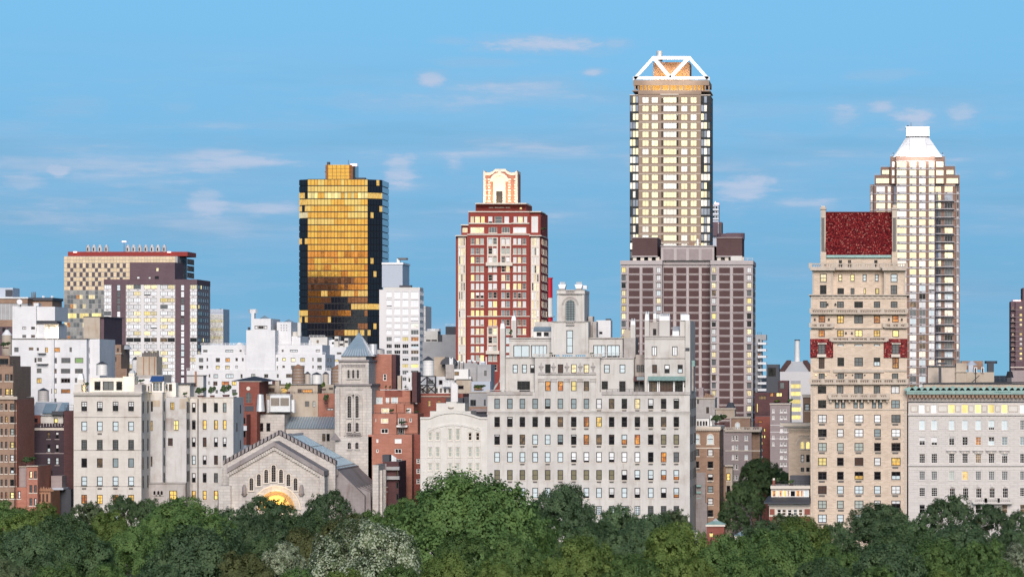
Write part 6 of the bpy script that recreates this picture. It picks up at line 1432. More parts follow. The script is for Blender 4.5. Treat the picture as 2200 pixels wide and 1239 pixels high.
def middle_roofs():
    # beige block with cooling unit behind the parish house
    b = B('beige_terrace_house', 'beige stucco building with lit terrace doors and potted trees above the church roof', 'apartment building', 925, 640).t(4.765, 400, 640)
    b.frame = M['ac']; b.sill = M['beige']; X, Z = b.X, b.Z
    b.wall(770, 1350, 980, None, M['beige'], 0, 16, [(1215, 1260, 1055, 1112, 'm', (2, 2, False)), (1295, 1320, 1055, 1118, 'b', (1, 2, False)), (850, 880, 1055, 1120, 'd', TP)])
    b.bx('darker_wall', 1180, 1350, 1040, 1200, M['brownbrick'], -.3, .1) if False else None
    b.wall(1350.5, 1520, 975, None, M['orange'], .5, 16, [(1440, 1510, 1125, 1150, 'w', (2, 1, False))], name='brick_wing')
    b.wall(775, 1345, 885, 979.6, M['beige'], 5, 10, [(785, 905, 920, 968, 'r', (4, 1, False)), (968, 1034, 920, 975, 'y', (3, 1, False)), (1140, 1185, 930, 972, 'r', (2, 1, False)), (1188, 1294, 932, 972, 'o', (4, 1, False))], name='terrace_storey'); b.bx('roof_edge', 765, 1350, 880, 887, M['ac'], 4.6, 15)
    b.wall(1390, 1510, 885, 975, M['beige'], 6, 9, [(1460, 1505, 915, 940, 'd', TP)], name='terrace_storey'); b.chimney(910, 952, 840, 980, M['beige'], 4.5, 2); b.bx('plant_box', 880, 950, 845, 885, M['maroon'], 7, 10)
    b.rail(775, 1345, 958, 980, .2)
    u = thing('cooling_unit', 'big silver twin-panel cooling unit on the roof behind the parish house', 'cooling unit', (b.x0 + X(990, -3), b.D - 8, Z(1170, -3))); k = b.S(1)
    MB().box(-95 * k, 105 * k, 0, 4.5, 8 * k, 175 * k).build('casing', M['steel'], u); 
    for x in (-88, 8):
        MB().box(x * k, (x + 86) * k, -.1, .02, 70 * k, 150 * k).build('coil_panel', M['ac'], u); m = MB()
        for i in range(9): m.box(x * k, (x + 86) * k, -.16, -.11, (72 + i * 9) * k, (75 + i * 9) * k)
        m.build('fin', M['beige'], u)
    MB().box(-110 * k, 120 * k, .3, 4, 0, 8 * k).build('skid', M['slate'], u)
    for x in (-130, -118, 118, 130): MB().cyl(x * k, 2, 0, 130 * k, .35, .35, 10).build('duct', M['steel'], u)
    for x in (-60, 40): MB().cyl(x * k, 2.2, 175 * k, 188 * k, 1.5, 1.6, 14).build('fan_cowl', M['steel'], u)
    # red brick lift house with clock-like roundel
    r = B('red_brick_lift_house', 'red brick roof tower with black cone cap, round plaque and arched window', 'roof tower', 915, 535).t(4.765, 400, 640)
    r.wall(540, 748, 855, None, M['redbrick'], 0, 14, name='wall'); r.bx('coping', 536, 770, 850, 856, M['tan_stone'], -.2, 14.3)
    MB().cyl(r.X(655), 7, r.Z(850), r.Z(800), 5.0, .1, 6).build('cone_cap', M['slate'], r.root); MB().cyl(0, 0, -.05, .1, r.S(20), None, 16).build('round_plaque', M['cream_trim'], r.root, (r.X(637), -.1, r.Z(925))).rotation_euler = (R(90), 0, 0)
    r.arched(612, 667, 965, 1070, 'm', 0, M['ac'], M['redbrick'], 2, 3); r.bx('dark_door', 600, 690, 1105, 1155, M['slate'], -.1, .1); r.wall(530, 725, 1160, None, M['redbrick'], -4, 6, name='wall')
    MB().cyl(r.X(768), -1, r.Z(1160), r.Z(985), .9, .6, 10).build('metal_flue', M['steel'], r.root)
    # dark street-side house between cream block and church
    s = B('dark_red_house', 'dark red brick house wedged between the stained wing and the parish house', 'row house', 905, 520).t(2.95, 460, 700)
    s.wall(150, 205, 560, None, M['redbrick'], 0, 10, [(158, 198, 580, 620, 'd', TP), (160, 200, 665, 705, 'd', TP)]); s.bx('pale_balcony', 150, 206, 632, 662, M['white'], -.6, .1); s.wall(150, 205, 755, None, M['bluegrey'], -6, 6, name='shed')
    # orange terraced block right of the church tower
    b = B('orange_terraced_block', 'orange brick block stepping back in planted terraces right of the church tower', 'apartment building', 895, 850).t(4.423, 800, 800)
    b.frame = M['paint_white']; b.sill = M['orange']; O = M['orange']
    w = [(212, 278, 625, 673, 'W', (2, 1, True)), (212, 278, 722, 768, 'd', (2, 1, True)), (212, 278, 818, 863, 'd', (2, 1, True)), (250, 276, 915, 962, 'd', (1, 1, True)), (250, 276, 1012, 1058, 'w', (1, 1, True)), (250, 276, 1110, 1150, 'm', (1, 1, True)), (36, 58, 628, 665, 'w', TP), (36, 58, 725, 760, 'd', TP)]
    b.wall(-40, 376, 588, None, O, 0, 16, w)
    b.wall(376.5, 458, 588, None, M['redbrick'], 4, 12, [(418, 453, y, y + 48, 'm', (1, 2, True)) for y in (815, 910, 1008)] + [(380, 392, y, y + 45, 'd', TP) for y in (625, 720, 815, 912, 1010)], name='recessed_wing')
    b.wall(-40, 229, 392, 587.6, O, 3, 14, [(80, 152, 432, 482, 'c', (2, 1, True)), (80, 152, 530, 578, 'd', (2, 1, True)), (28, 38, 432, 470, 'w', TP)], name='terrace_wing')
    b.wall(229.5, 430, 390, 587.6, O, 5, 12, [(243, 312, 430, 496, 'm', (3, 1, False)), (240, 305, 525, 585, 'd', (3, 1, False)), (352, 375, 432, 470, 'd', TP)], name='terrace_wing')
    b.bx('balcony_slab', 228, 332, 500, 518, M['paint_white'], 2.5, 5); b.rail(228, 332, 468, 500, 2.6)
    b.wall(-40, 225, 300, 391.6, O, 7, 10, [(84, 160, 335, 385, 'c', (2, 1, False))], name='terrace_wing'); b.wall(225.5, 300, 300, 389.6, M['orange'], 8, 10, name='terrace_wing'); b.wall(300.5, 392, 298, 389.6, O, 9, 8, [(325, 368, 335, 386, 'w', (2, 1, False))], name='terrace_wing')
    b.wall(0, 360, 168, 299.6, O, 11, 10, [(32, 97, 232, 298, 'b', (2, 1, True)), (127, 160, 235, 290, 'b', (1, 1, True)), (178, 243, 233, 292, 'b', (2, 1, True))], name='terrace_wing'); b.bx('dark_panel', 118, 284, 172, 228, M['redbrick'], 10.85, 11.05)
    for x0, x1, y, d in ((228, 428, 575, 5), (28, 225, 378, 3.1), (240, 432, 376, 6), (120, 415, 280, 8)): b.rail(x0, x1, y, y + 14, d)
    k = 4.423 / 3.443
    b.t(3.443, 780, 540); b.wall(20, 211, 760, 1020, M['orange'], 16, 12, [(148, 174, 905, 955, 'd', DH)], name='brick_tower'); b.wall(211.5, 243, 762, 1020, M['maroon'], 17, 8, name='tower_flank'); b.bx('tower_wall_step', 5, 48, 700, 760, M['orange'], 20, 24)
    b.wall(362, 398, 890, 1120, M['maroon'], 8, 8, name='tall_chimney'); b.wall(320, 361, 895, 1000, M['white'], 9, 5, [(330, 352, 930, 970, 'd', TP)], name='roof_hut'); b.chimney(255, 282, 918, 1020, M['beige'], 10, 2)
    MB().cyl(b.X(25), 12, b.Z(760), b.Z(682), .8, .8, 10).build('flue', M['steel'], b.root)
    # red-brown house with white pipes
    p = B('red_brown_house', 'red-brown brick house with a lit window behind the pale arched limestone house', 'apartment building', 915, 960).t(4.423, 800, 800)
    p.frame = M['ac']
    p.wall(425, 748, 198, None, M['redbrick'], 0, 18, [(527, 556, 262, 322, 'y', DH), (617, 650, 260, 312, 'o', DH)]); p.wall(748.5, 862, 200, None, M['redbrick'], 2, 14, name='brick_wing'); p.bx('cornice', 423, 750, 222, 230, M['tan_stone'], -.3, .2)
    p.wall(425, 752, 136, 197.6, M['paint_white'], 4, 6, wins([432, 470, 520, 600, 640, 680, 725], 22, [148], 44, ['mddmmdd'], TP), name='white_penthouse')
    m = MB(); q = lambda x, y, d: (p.X(x, d), d, p.Z(y, d))
    for x in (430, 520, 600):
        m.bar(q(x, 195, 1), q(x, 36, 1), .3); m.bar(q(x, 195, 4), q(x, 36, 4), .3)
    for a, c in (((430, 195), (520, 120)), ((520, 195), (430, 120)), ((520, 195), (600, 120)), ((600, 195), (520, 120)), ((425, 36), (605, 36)), ((430, 120), (600, 120)), ((430, 120), (520, 40)), ((600, 120), (520, 40))): m.bar(q(*a, 1), q(*c, 1), .22)
    m.build('steel_frame', M['black'], p.root)
    for i, x in enumerate((755, 764, 773, 782, 791, 800)): MB().cyl(p.X(x, -2), -1.6, p.Z(280, -2), p.Z(98 + (i % 3) * 8, -2), .27, .27, 8).build('white_pipe', M['white_metal'], p.root)
    for i in range(8): MB().cyl(p.X(672 + i * 10, 2), 2, p.Z(130, 2), p.Z(70 + (i * 37 % 30), 2), .16, .16, 6).build('vent_pipe', M['steel'], p.root)
    p.wall(700, 860, 240, 300, M['slate'], -1.5, 3, name='dark_shed'); p.bx('dark_pit', 860, 920, 230, 310, M['slate'], 1, 3)
    g = B('grey_stucco_house', 'grey stucco house with a broad dark window left of the big limestone block', 'apartment building', 900, 1030).t(4.423, 800, 800)
    g.frame = M['slate']; g.wall(918, 1090, 190, 322, M['grey'], 0, 14, [(930, 985, 258, 318, 'd', (2, 1, False)), (1060, 1078, 255, 315, 'm', TP)]); g.wall(905, 1098, 322.4, None, M['brownbrick'], -1, 16, name='wall'); g.bx('coping', 914, 1094, 184, 192, M['tan_stone'], -.2, 14); g.bx('dark_terrace', 936, 1092, 372, 432, M['slate'], -1.2, -.9); g.bx('balcony', 936, 1092, 345, 372, M['mauve'], -2, -.8)
    # jumble of pale roof houses in front of the red tower
    j = B('grey_roofscape_house', 'jumbled pale grey roof houses with dark dormers in front of the red tower base', 'apartment building', 1000, 980).t(3.443, 780, 540)
    j.frame = M['ac']
    j.wall(400, 800, 925, None, M['white'], 0, 14, [(420, 445, 990, 1030, 'd', TP), (480, 520, 950, 980, 'm', TP), (700, 745, 960, 1010, 'd', TP), (560, 600, 950, 985, 'd', TP)]); j.wall(525, 605, 780, 924, M['beige'], 6, 10, name='blank_house'); j.wall(610, 672, 835, 940, M['lime_dark'], -1, 6, name='roof_house')
    j.wall(674, 778, 870, 950, M['paint_white'], -1.5, 6, [(676, 710, 888, 918, 'd', TP)], name='roof_house'); j.wall(748, 845, 825, 960, M['grey'], 3, 8, name='roof_house'); j.wall(845.5, 946, 835, None, M['grey'], 1, 10, [(895, 915, 880, 920, 'm', TP)], name='roof_house'); j.wall(690, 800, 948, None, M['beige'], -3, 4, [(700, 745, 990, 1020, 'd', TP)], name='roof_house')
    j.wall(800.5, 940, 960, None, M['bluegrey'], -4, 6, [(820, 880, 985, 1030, 'd', (2, 1, False))], name='roof_house'); j.bx('ivy_ledge', 690, 800, 942, 950, M['roof'], -3.2, -1)
    m = MB(); cx, r = j.X(630, 2), j.S(60, 2); m.prism([(cx + r * cos(t), j.Z(835, 2) + r * .85 * sin(t)) for t in np.linspace(0, pi, 10)], 2, 7); m.build('barrel_roof', M['slate'], j.root)
    for x0, x1, y0 in ((690, 712, 815), (722, 742, 822), (770, 800, 810), (815, 835, 815), (860, 900, 820)): j.chimney(x0, x1, y0, 870, M['grey'] if x0 % 4 else M['bluegrey'], 6, 2, M['white_metal'], cap_h=8, taper=2)
    for x in (636, 645, 655, 860, 905): MB().cyl(j.X(x), 2, j.Z(840), j.Z(775 + x % 17), .14, .14, 6).build('vent_pipe', M['white_metal'], j.root)
    # maroon and concrete house squeezed by the chapel
    d = B('maroon_banded_house', 'maroon brick house with concrete bands low between chapel and orange block', 'row house', 875, 840).t(4.423, 800, 800)
    d.wall(100, 250, 845, None, M['maroon'], 0, 14, wins([226], 24, [920, 1040, 1150], 60, ['d'], TP)); d.wall(95, 133, 865, None, M['mauve'], -1, 10, name='grey_wall')
    for y in (893, 983): d.bx('concrete_band', 132, 256, y, y + 32, M['grey'], -1.2, .2)
    d.bx('roof_shed', 95, 160, 780, 845, M['slate'], 3, 7); d.bx('red_bay', 104, 140, 1090, 1240, M['redbrick'], -2, -.9); d.bx('bay_cap', 102, 142, 1084, 1092, M['cream_trim'], -2.2, -.8); d.bx('bay_cap', 102, 142, 1128, 1134, M['cream_trim'], -2.2, -.8)
    for i in range(5): MB().cyl(d.X(166 + i * 9), 4, d.Z(850), d.Z(785 + i * 6), .16, .16, 6).build('vent_pipe', M['steel'], d.root)


def right_gap():
    b = B('mauve_corner_house', 'grey-mauve apartment house with white trim and arched dormer at the street gap', 'apartment building', 930, 1600).t(2.817, 1480, 700)
    b.sill = M['cream_trim']; b.frame = M['paint_white']
    w = wins([260, 281, 337], [16, 17, 20], [660, 718, 777, 835, 900, 965], 32, ['dds', 'wsb', 'wdb', 'ddh', 'dmd', 'mdm'], T2)
    b.wall(200, 380, 634, None, M['mauve'], 0, 12, w); b.wall(380.5, 430, 634, None, M['brownbrick'], 2, 16, name='flank_wing'); b.band(220, 432, 752, 757, M['cream_trim'], out=.2); b.bx('cornice', 218, 434, 628, 640, M['tan_stone'], -.5, 18); b.balus(218, 434, 612, 628, M['tan_stone'], -.2, .5, 4)
    b.wall(255, 372, 555, 620, M['brownbrick'], 4, 8, name='dormer_house'); b.arched(283, 306, 585, 620, 'b', 4, M['paint_white'], M['cream_trim'], 2, 2); b.bx('dormer_coping', 250, 376, 548, 557, M['tan_stone'], 3.7, 12)
    b.wall(162, 278, 502, 560, M['beige'], 8, 8, [(185, 205, 530, 552, 'd', TP)], name='roof_house'); b.bx('coping', 158, 282, 496, 504, M['tan_stone'], 7.7, 16); MB().cyl(b.X(242), 11, b.Z(496), b.Z(464), 1.0, .5, 8).build('roof_vent', M['slate'], b.root); b.bx('vent_hat', 232, 254, 488, 497, M['slate'], 10, 12)
    c = B('roof_garden_house', 'stone roof house with chimneys and ivy right of the big limestone block', 'apartment building', 960, 1515).t(2.817, 1480, 700)
    c.wall(20, 158, 440, None, M['lime_dark'], 0, 12, [(105, 122, 490, 528, 'd', TP), (50, 60, 440, 470, 'd', TP)]); c.wall(62, 88, 372, 440, M['mauve'], 2, 4, name='chimney_house'); c.bx('coping', 30, 160, 432, 441, M['tan_stone'], -.3, 12); c.wall(10, 40, 370, 440, M['pale'], 3, 5, name='roof_house')
    for i in range(6): MB().cyl(c.X(90 + i * 10), 3, c.Z(440), c.Z(420 - (i * 31 % 17)), .25, .2, 6).build('chimney_pot', M['brownbrick'], c.root)
    d = B('dark_maroon_block', 'dark maroon brick blocks with lit terrace windows beyond the street gap', 'apartment building', 1130, 1655).t(2.817, 1480, 700)
    d.wall(398, 600, 402, None, M['maroon'], 0, 18, [(490, 513, 402, 428, 'o', TP), (528, 565, 402, 428, 'Y', (2, 1, False)), (420, 470, 420, 445, 'd', TP)]); d.wall(470, 545, 232, 401.6, M['slate'], 5, 12, [(478, 527, 252, 306, 'd', TP)], name='roof_block'); d.wall(545.5, 602, 330, 401.6, M['maroon'], 4, 12, [(550, 580, 340, 380, 'm', TP)], name='roof_block')
    d.bx('lamp_post', 412, 416, 470, 520, M['Y'], -1.2, -.8); d.rail(402, 545, 518, 545, -1)
    e = B('red_street_house', 'narrow dark red house with small lit yellow windows down its side', 'apartment building', 1040, 1650).t(2.817, 1480, 700)
    e.wall(425, 545, 588, None, M['redbrick'], 0, 16, wins([436, 452], 13, [618, 658, 698, 740, 780], 22, ['yy', 'YY', 'Y.', 'w.', 'w.'], TP)); e.wall(400, 498, 546, 587.6, M['redbrick'], 2, 10, [(418, 445, 572, 586, 'o', TP)], name='terrace')
    f = B('grey_mauve_house', 'tall grey-mauve house with white paired windows behind the romanesque house', 'apartment building', 1010, 1685).t(2.817, 1480, 700)
    f.frame = M['paint_white']; f.sill = M['paint_white']
    f.wall(492, 614, 474, None, M['mauve'], 0, 16, wins([505, 552, 574], [13, 18, 18], [500, 540, 582, 620, 660, 700, 740, 782, 824], 23, ['ddd', 'mdd', '.mm', '.wm'], (2, 1, True))); f.bx('coping', 488, 616, 468, 476, M['tan_stone'], -.3, 16)
    for y in (598, 640, 680): f.band(492, 614, y, y + 3, M['paint_white'], out=.1)
    g = B('white_power_plant', 'white power plant with ribbed sloping roof, tall pale chimney and lit glazed strip', 'power plant', 1700, 1705).t(2.817, 1480, 700)
    X, Z = g.X, g.Z
    g.wall(540, 745, 276, None, M['whitegrid'], 0, 40, name='wall') ; za, zb = Z(277), Z(214); m = MB()
    B0 = [(X(562), 2), (X(745), 2), (X(745), 38), (X(562), 38)]; T0 = [(X(606), 12), (X(698), 12), (X(698), 28), (X(606), 28)]
    m.add([(x, y, za) for x, y in B0] + [(x, y, zb) for x, y in T0], [(0, 1, 5, 4), (1, 2, 6, 5), (2, 3, 7, 6), (3, 0, 4, 7), (4, 5, 6, 7)]); m.build('hopper_roof', M['paint_white'], g.root)
    for i in range(9):
        t = i / 9; g_ = MB()
        for s in (0, 1): x = B0[s][0] + (T0[s][0] - B0[s][0]) * t; y = B0[s][1] + (T0[s][1] - B0[s][1]) * t; g_.box(x - .9, x + .9, y - 1, y + .5, za + (zb - za) * t - .3, za + (zb - za) * t + .9)
        g_.build('roof_rib', M['panel_brown'], g.root)
    MB().cyl(X(650), 20, zb, Z(84), g.S(17), g.S(14), 20).build('chimney', M['paint_white'], g.root); MB().cyl(X(650), 20, Z(86), Z(80), g.S(17), g.S(17), 20).build('chimney_rim', M['slate'], g.root)
    for i, y in enumerate((352, 398, 445, 492, 540)): g.bx('lit_glazing', 618, 676, y, y + 23, M['Y'], -.15, .1); g.bx('grey_panel', 618, 676, y - 22, y - 1, M['spandrel'], -.2, .1)
    h = B('white_balcony_tower', 'slim white tower with rounded stacked balconies right of the brown grid tower', 'apartment tower', 1250, 1632).t(2.817, 1480, 700)
    h.wall(384, 440, 60, None, M['grey'], 0, 14, wins([420], 12, [80, 122, 164, 206, 248, 290, 332, 374], 24, ['m', 'd', 'o', 'm', 'd', 'm', 'd', 'm'], TP))
    for i in range(8): m = MB(); x0, x1 = h.X(418), h.X(469); m.prism([(x0, h.Z(113 + i * 40)), (x1, h.Z(113 + i * 40)), (x1, h.Z(99 + i * 40)), (x0, h.Z(99 + i * 40))], -2.4, 8); m.build('balcony', M['white_metal'], h.root)
    h.wall(400, 468, 52, 85, M['grey'], .5, 10, name='terrace_storey'); h.rail(415, 440, 38, 52, 2, M['black'])
    k = B('tan_rooftop_house', 'tan stucco rooftop houses with dormers and a blue dome behind the green cresting', 'apartment building', 930, 2065).t(4.13, 1930, 600)
    k.wall(262, 512, 772, None, M['tan_stone'], 2, 12); k.wall(512.5, 606, 742, None, M['beige'], 1, 12, name='chimney_house'); k.wall(606.5, 850, 822, None, M['beige'], 2, 12, name='wing'); k.bx('roof_edge', 255, 515, 766, 773, M['slate'], 1.5, 14); k.bx('ledge', 510, 608, 812, 822, M['tan_stone'], .6, 3)
    k.wall(560, 752, 722, 800, M['brownbrick'], 12, 10, name='roof_block'); k.wall(792, 848, 746, 822, M['slate'], 4, 6, name='black_bulkhead'); MB().cyl(k.X(828), 6, k.Z(746), k.Z(722), 1.3, 1.3, 8).build('vent_drum', M['slate'], k.root)
    MB().cyl(k.X(655), 6, k.Z(760), k.Z(722), k.S(55), k.S(14), 14).build('blue_dome', M['bluegrey'], k.root); k.wall(622, 665, 760, 822, M['bluegrey'], 3, 5, name='dormer')
    for x in (672, 735): k.wall(x, x + 27, 778, 828, M['white'], 1.5, 4, [(x + 6, x + 20, 785, 825, 'd', TP)], name='dormer')
    k.chimney(358, 382, 780, 960, M['slate'], -3, 1.5); k.bx('chimney_fan', 345, 430, 736, 752, M['slate'], 6, 8); k.rail(855, 985, 852, 900, 4, M['slate'], 'trellis')
    for x in (965,): k.wall(x, x + 40, 870, 960, M['slate'], -2, 3, name='black_flue_box'); MB().cyl(k.X(x + 22), -1, k.Z(870), k.Z(815), .8, .5, 8).build('flue', M['black'], k.root)
    m = MB(); q = lambda x, y, d: (k.X(x, d), d, k.Z(y, d)); m.bar(q(222, 922, -2), q(1115, 912, -2), .22); m.bar(q(685, 925, -2), q(685, 800, -2), .2); m.bar(q(640, 925, -2), q(720, 850, -2), .15); m.build('roof_pipework', M['black'], k.root)


def water_tank(px, y0, y1, w, D, label, mat, roof=None, legs=False, sq=False):
    k = D / F; x = (px - CX) * k; zt, zb = H + (CY - y0) * k, H + (CY - y1) * k; r = w / 2 * k; h = zt - zb
    t = thing('water_tank', label, 'water tank', (x, D, zb), 'rooftop water tanks')
    z0 = h * .25 if legs else 0; zr = h * (.80 if roof is not None else 1)
    MB().cyl(0, r, z0, zr, r * 1.02, r * .97, 20).build('barrel', mat, t, smooth=False)
    m = MB()
    for i in range(5): z = z0 + (zr - z0) * (i + .5) / 5; m.cyl(0, r, z, z + .05, r * 1.03, r * 1.03, 20, caps=False)
    m.build('hoop', M['steel'], t)
    if roof is not None: MB().cyl(0, r, zr, h, r * 1.06, .12, 16).build('cone_roof', roof, t)
    if legs:
        for a in range(4): MB().box(r * .7 * cos(a * pi / 2 + .7) - .12, r * .7 * cos(a * pi / 2 + .7) + .12, r + r * .7 * sin(a * pi / 2 + .7) - .12, r + r * .7 * sin(a * pi / 2 + .7) + .12, 0, z0).build('leg', M['black'], t)
    return t


M['tile_pale'] = glass('sunset_cladding_panel', (.70, .55, .36), .4, .25, .1, .2); M['tile_dark'] = glass('dark_cladding_panel', (.10, .075, .085), .4, .25, 0, .1)  # sunset sheen put into the pale panels' golden colour
M['A'] = glass('sunset_gold_glass', (1, .45, .09), .5, .10, .97, .34); M['A1'] = glass('bright_sunset_glass', (1, .58, .18), .5, .10, .97, .2)  # golden sunset reflection put into the pane tint
M['A2'] = glass('copper_reflection_glass', (.80, .28, .06), .5, .10, .95, .5); M['A3'] = glass('bronze_reflection_glass', (.26, .10, .045), .5, .10, .8, .7)  # darker skyline reflections put into the pane colour
M['N'] = glass('shaded_flank_glass', (.055, .085, .15), .5, .10, .3, .3)  # same glass coloured darker for the flank away from the sunset
m_, t_, b_ = new_mat('red_warning_lamp'); b_.inputs['Emission Color'].default_value = (1, .35, .3, 1); b_.inputs['Emission Strength'].default_value = 1.2; M['beacon'] = m_
checker_tower(); plum_tower(); gold_tower(); white_grid(); red_tower(); tan_truss_tower(); grid_tower(); stepped_glass_tower(); white_left(); white_middle(); middle_roofs(); right_gap()
for a in [(639, 782, 824, 27, 950, 'big cedar water tank with pointed rusty roof above the beige terrace house', M['wood'], M['copper_cone']),
          (660, 798, 824, 13, 952, 'small tan water tank tucked right of the big cedar tank', M['beige'], M['slate']),
          (679, 799, 826, 22, 955, 'white cylinder tank with dark conical lid right of the cedar tank', M['paint_white'], M['slate']),
          (699, 798, 825, 14, 958, 'beige tank with dark lid, last in the row before the church spire', M['beige'], M['slate']),
          (724, 783, 826, 28, 965, 'weathered cedar water tank half hidden behind the church bell tower', M['wood'], M['copper_cone']),
          (919, 765, 808, 24, 990, 'tall white banded tank with black cone lid beside the tan blank house', M['paint_white'], M['slate']),
          (290, 766, 800, 16, 990, 'grey tank with black pointed lid left of the rust stained beige stack', M['white'], M['slate']),
          (340, 783, 808, 16, 992, 'white tank with black lid right of the rust stained beige stack', M['paint_white'], M['slate']),
          (217, 776, 806, 24, 930, 'white square-topped tank with black pointed roof above the cream limestone terrace', M['paint_white'], M['slate']),
          (91, 833, 862, 24, 905, 'stone coloured tank with dark cone roof above the glazed metal penthouse', M['lime_dark'], M['slate']),
          (813, 748, 760, 24, 925, 'squat grey tank with dark cone on the orange brick roof tower', M['lime_dark'], M['slate'])]:
    water_tank(*a)
st = B('rust_stained_stack', 'beige concrete roof stack streaked with rust in front of the plum slab', 'roof stack', 985, 314).t(3.997, 200, 540)
st.wall(375, 545, 902, 1075, M['beige'], 0, 8); st.bx('base', 320, 600, 1060, None, M['lime_dark'], -2, 10)
for x in (430, 478, 525): st.bx('rust_pipe', x, x + 6, 905, 1070, M['orange_stone'], -.2, .1)
for i in range(9): MB().cyl(st.X(410 + i * 16), 3, st.Z(902), st.Z(870 - (i * 37 % 23)), .3, .22, 7).build('chimney_pot', M['ac'], st.root)
# ================================================================ trees and planting
def leaf_mat(name, c, c2, trans=.38, var=.35):
    m, t, b = new_mat(name); g = t.n('ShaderNodeNewGeometry').outputs['Random Per Island']; rnd = t.n('ShaderNodeObjectInfo').outputs['Random']
    co = t.n('ShaderNodeTexCoord').outputs['Object']
    f = t.m('ADD', t.m('MULTIPLY', g, .16), t.m('MULTIPLY', t.ramp(t.noise(co, 2.6, 4), .35, .68), .84))
    k = t.m('ADD', t.m('MULTIPLY', t.m('SUBTRACT', rnd, .5), var), 1)
    cc = t.mix(1, t.mix(f, c, c2), t.xyz(k, k, t.m('MULTIPLY', k, .95)), 'MULTIPLY')
    t.l(cc, b.inputs['Base Color']); b.inputs['Roughness'].default_value = .6; b.inputs['Specular IOR Level'].default_value = .25
    tr = t.n('ShaderNodeBsdfTranslucent'); t.l(t.mix(1, cc, (1.15, 1.2, .7), 'MULTIPLY'), tr.inputs['Color'])
    mx = t.n('ShaderNodeMixShader'); mx.inputs[0].default_value = trans; t.l(b.outputs[0], mx.inputs[1]); t.l(tr.outputs[0], mx.inputs[2])
    t.l(mx.outputs[0], m.node_tree.nodes['Material Output'].inputs['Surface']); return m


LEAF = dict(dark=leaf_mat('dark_leaves', (.076, .134, .068), (.132, .208, .096)), mid=leaf_mat('mid_green_leaves', (.098, .176, .064), (.172, .270, .092)),
            light=leaf_mat('bright_green_leaves', (.132, .200, .058), (.222, .300, .090)), grey=leaf_mat('grey_green_leaves', (.100, .138, .078), (.162, .210, .114)),
            blue=leaf_mat('bluish_green_leaves', (.082, .140, .078), (.140, .216, .110)), olive=leaf_mat('olive_leaves', (.088, .108, .046), (.140, .155, .066)))
BLOOM = leaf_mat('cream_blossom', (.31, .37, .27), (.48, .53, .42), .2)
BARK = flat('bark', (.09, .075, .06), .95, var=.4, scale=4)


def quads_mesh(name, P, Nn, size, rg, aspect=.7):
    n = len(P); r = rg.normal(size=(n, 3)); u = np.cross(Nn, r); u /= np.linalg.norm(u, axis=1)[:, None] + 1e-9; v = np.cross(Nn, u)
    s = size * rg.uniform(.6, 1.35, n)[:, None]; bend = Nn * s * .22
    V = np.stack([P - u * s, P - v * s * aspect + bend, P + u * s, P + v * s * aspect + bend], 1).reshape(-1, 3).astype(np.float32)
    me = bpy.data.meshes.new(name); me.vertices.add(4 * n); me.vertices.foreach_set('co', V.ravel()); me.loops.add(4 * n); me.loops.foreach_set('vertex_index', np.arange(4 * n, dtype=np.int32))
    me.polygons.add(n); me.polygons.foreach_set('loop_start', np.arange(0, 4 * n, 4, dtype=np.int32)); me.update(); me.validate(); return me


def crown_points(seed, n, lobes=34, airy=0.0, pile=1.0):
    """Foliage of a unit crown (radius 1, height 2): big lobes, each of many leaf clumps that stand out of its surface."""
    rg = np.random.default_rng(seed); d = rg.normal(size=(lobes, 3)); d /= np.linalg.norm(d, axis=1)[:, None]; d[:, 2] = np.where(d[:, 2] < -.45, -d[:, 2], d[:, 2])
    low = np.clip(1 - .0 * d[:, 2], .6, 1); C = d * (rg.uniform(.52, .80, lobes) * low)[:, None]; C[:, 2] *= .92 * pile; Rl = rg.uniform(.22, .40, lobes)
    w = Rl ** 2; w /= w.sum(); k = rg.choice(lobes, size=int(lobes * 26), p=w); cd = rg.normal(size=(len(k), 3)) + .55 * d[k] + np.array([0, 0, .45]); cd /= np.linalg.norm(cd, axis=1)[:, None]
    cc = C[k] + cd * (Rl[k] * rg.uniform(.75, 1.1, len(k)))[:, None]; cr = rg.uniform(.045, .10, len(k))
    keep = rg.random(len(k)) > airy; cc, cr, cd, k = cc[keep], cr[keep], cd[keep], k[keep]
    i = rg.choice(len(cc), size=n, p=cr ** 2 / (cr ** 2).sum()); ld = rg.normal(size=(n, 3)) + .4 * cd[i]; ld /= np.linalg.norm(ld, axis=1)[:, None]
    P = cc[i] + ld * (cr[i] * rg.uniform(.35, 1.1, n))[:, None]; P[:, 2] += 1.0
    N = ld * .45 + cd[i] * 1.0 + rg.normal(size=(n, 3)) * .32; N /= np.linalg.norm(N, axis=1)[:, None]
    return P, N, rg


def trunk_mesh(seed):
    rg = random.Random(seed); m = MB()
    def limb(p, q, r0, r1, n=7):
        p, q = Vector(p), Vector(q); d = (q - p).normalized(); a = d.cross(Vector((0, 1, .1))).normalized(); c = d.cross(a)
        ring = lambda o, r: [tuple(o + (a * cos(2 * pi * i / n) + c * sin(2 * pi * i / n)) * r) for i in range(n)]
        m.add(ring(p, r0) + ring(q, r1), [(i, (i + 1) % n, n + (i + 1) % n, n + i) for i in range(n)])
    limb((0, 0, 0), (0.01, 0, .22), .045, .034); limb((.01, 0, .22), (0, .02, .5), .034, .022)
    for i in range(7):
        a = i * 2.4 + rg.random(); z = .20 + .05 * i; q = (cos(a) * rg.uniform(.3, .5), sin(a) * rg.uniform(.3, .5), z + rg.uniform(.25, .42)); limb((0, 0, z), q, .020, .008)
        for s in (-.5, .5): limb(q, (q[0] * 1.5 + s * .1, q[1] * 1.5 - s * .1, q[2] + .18), .009, .003, 5)
    return m.mesh('trunk', [BARK])


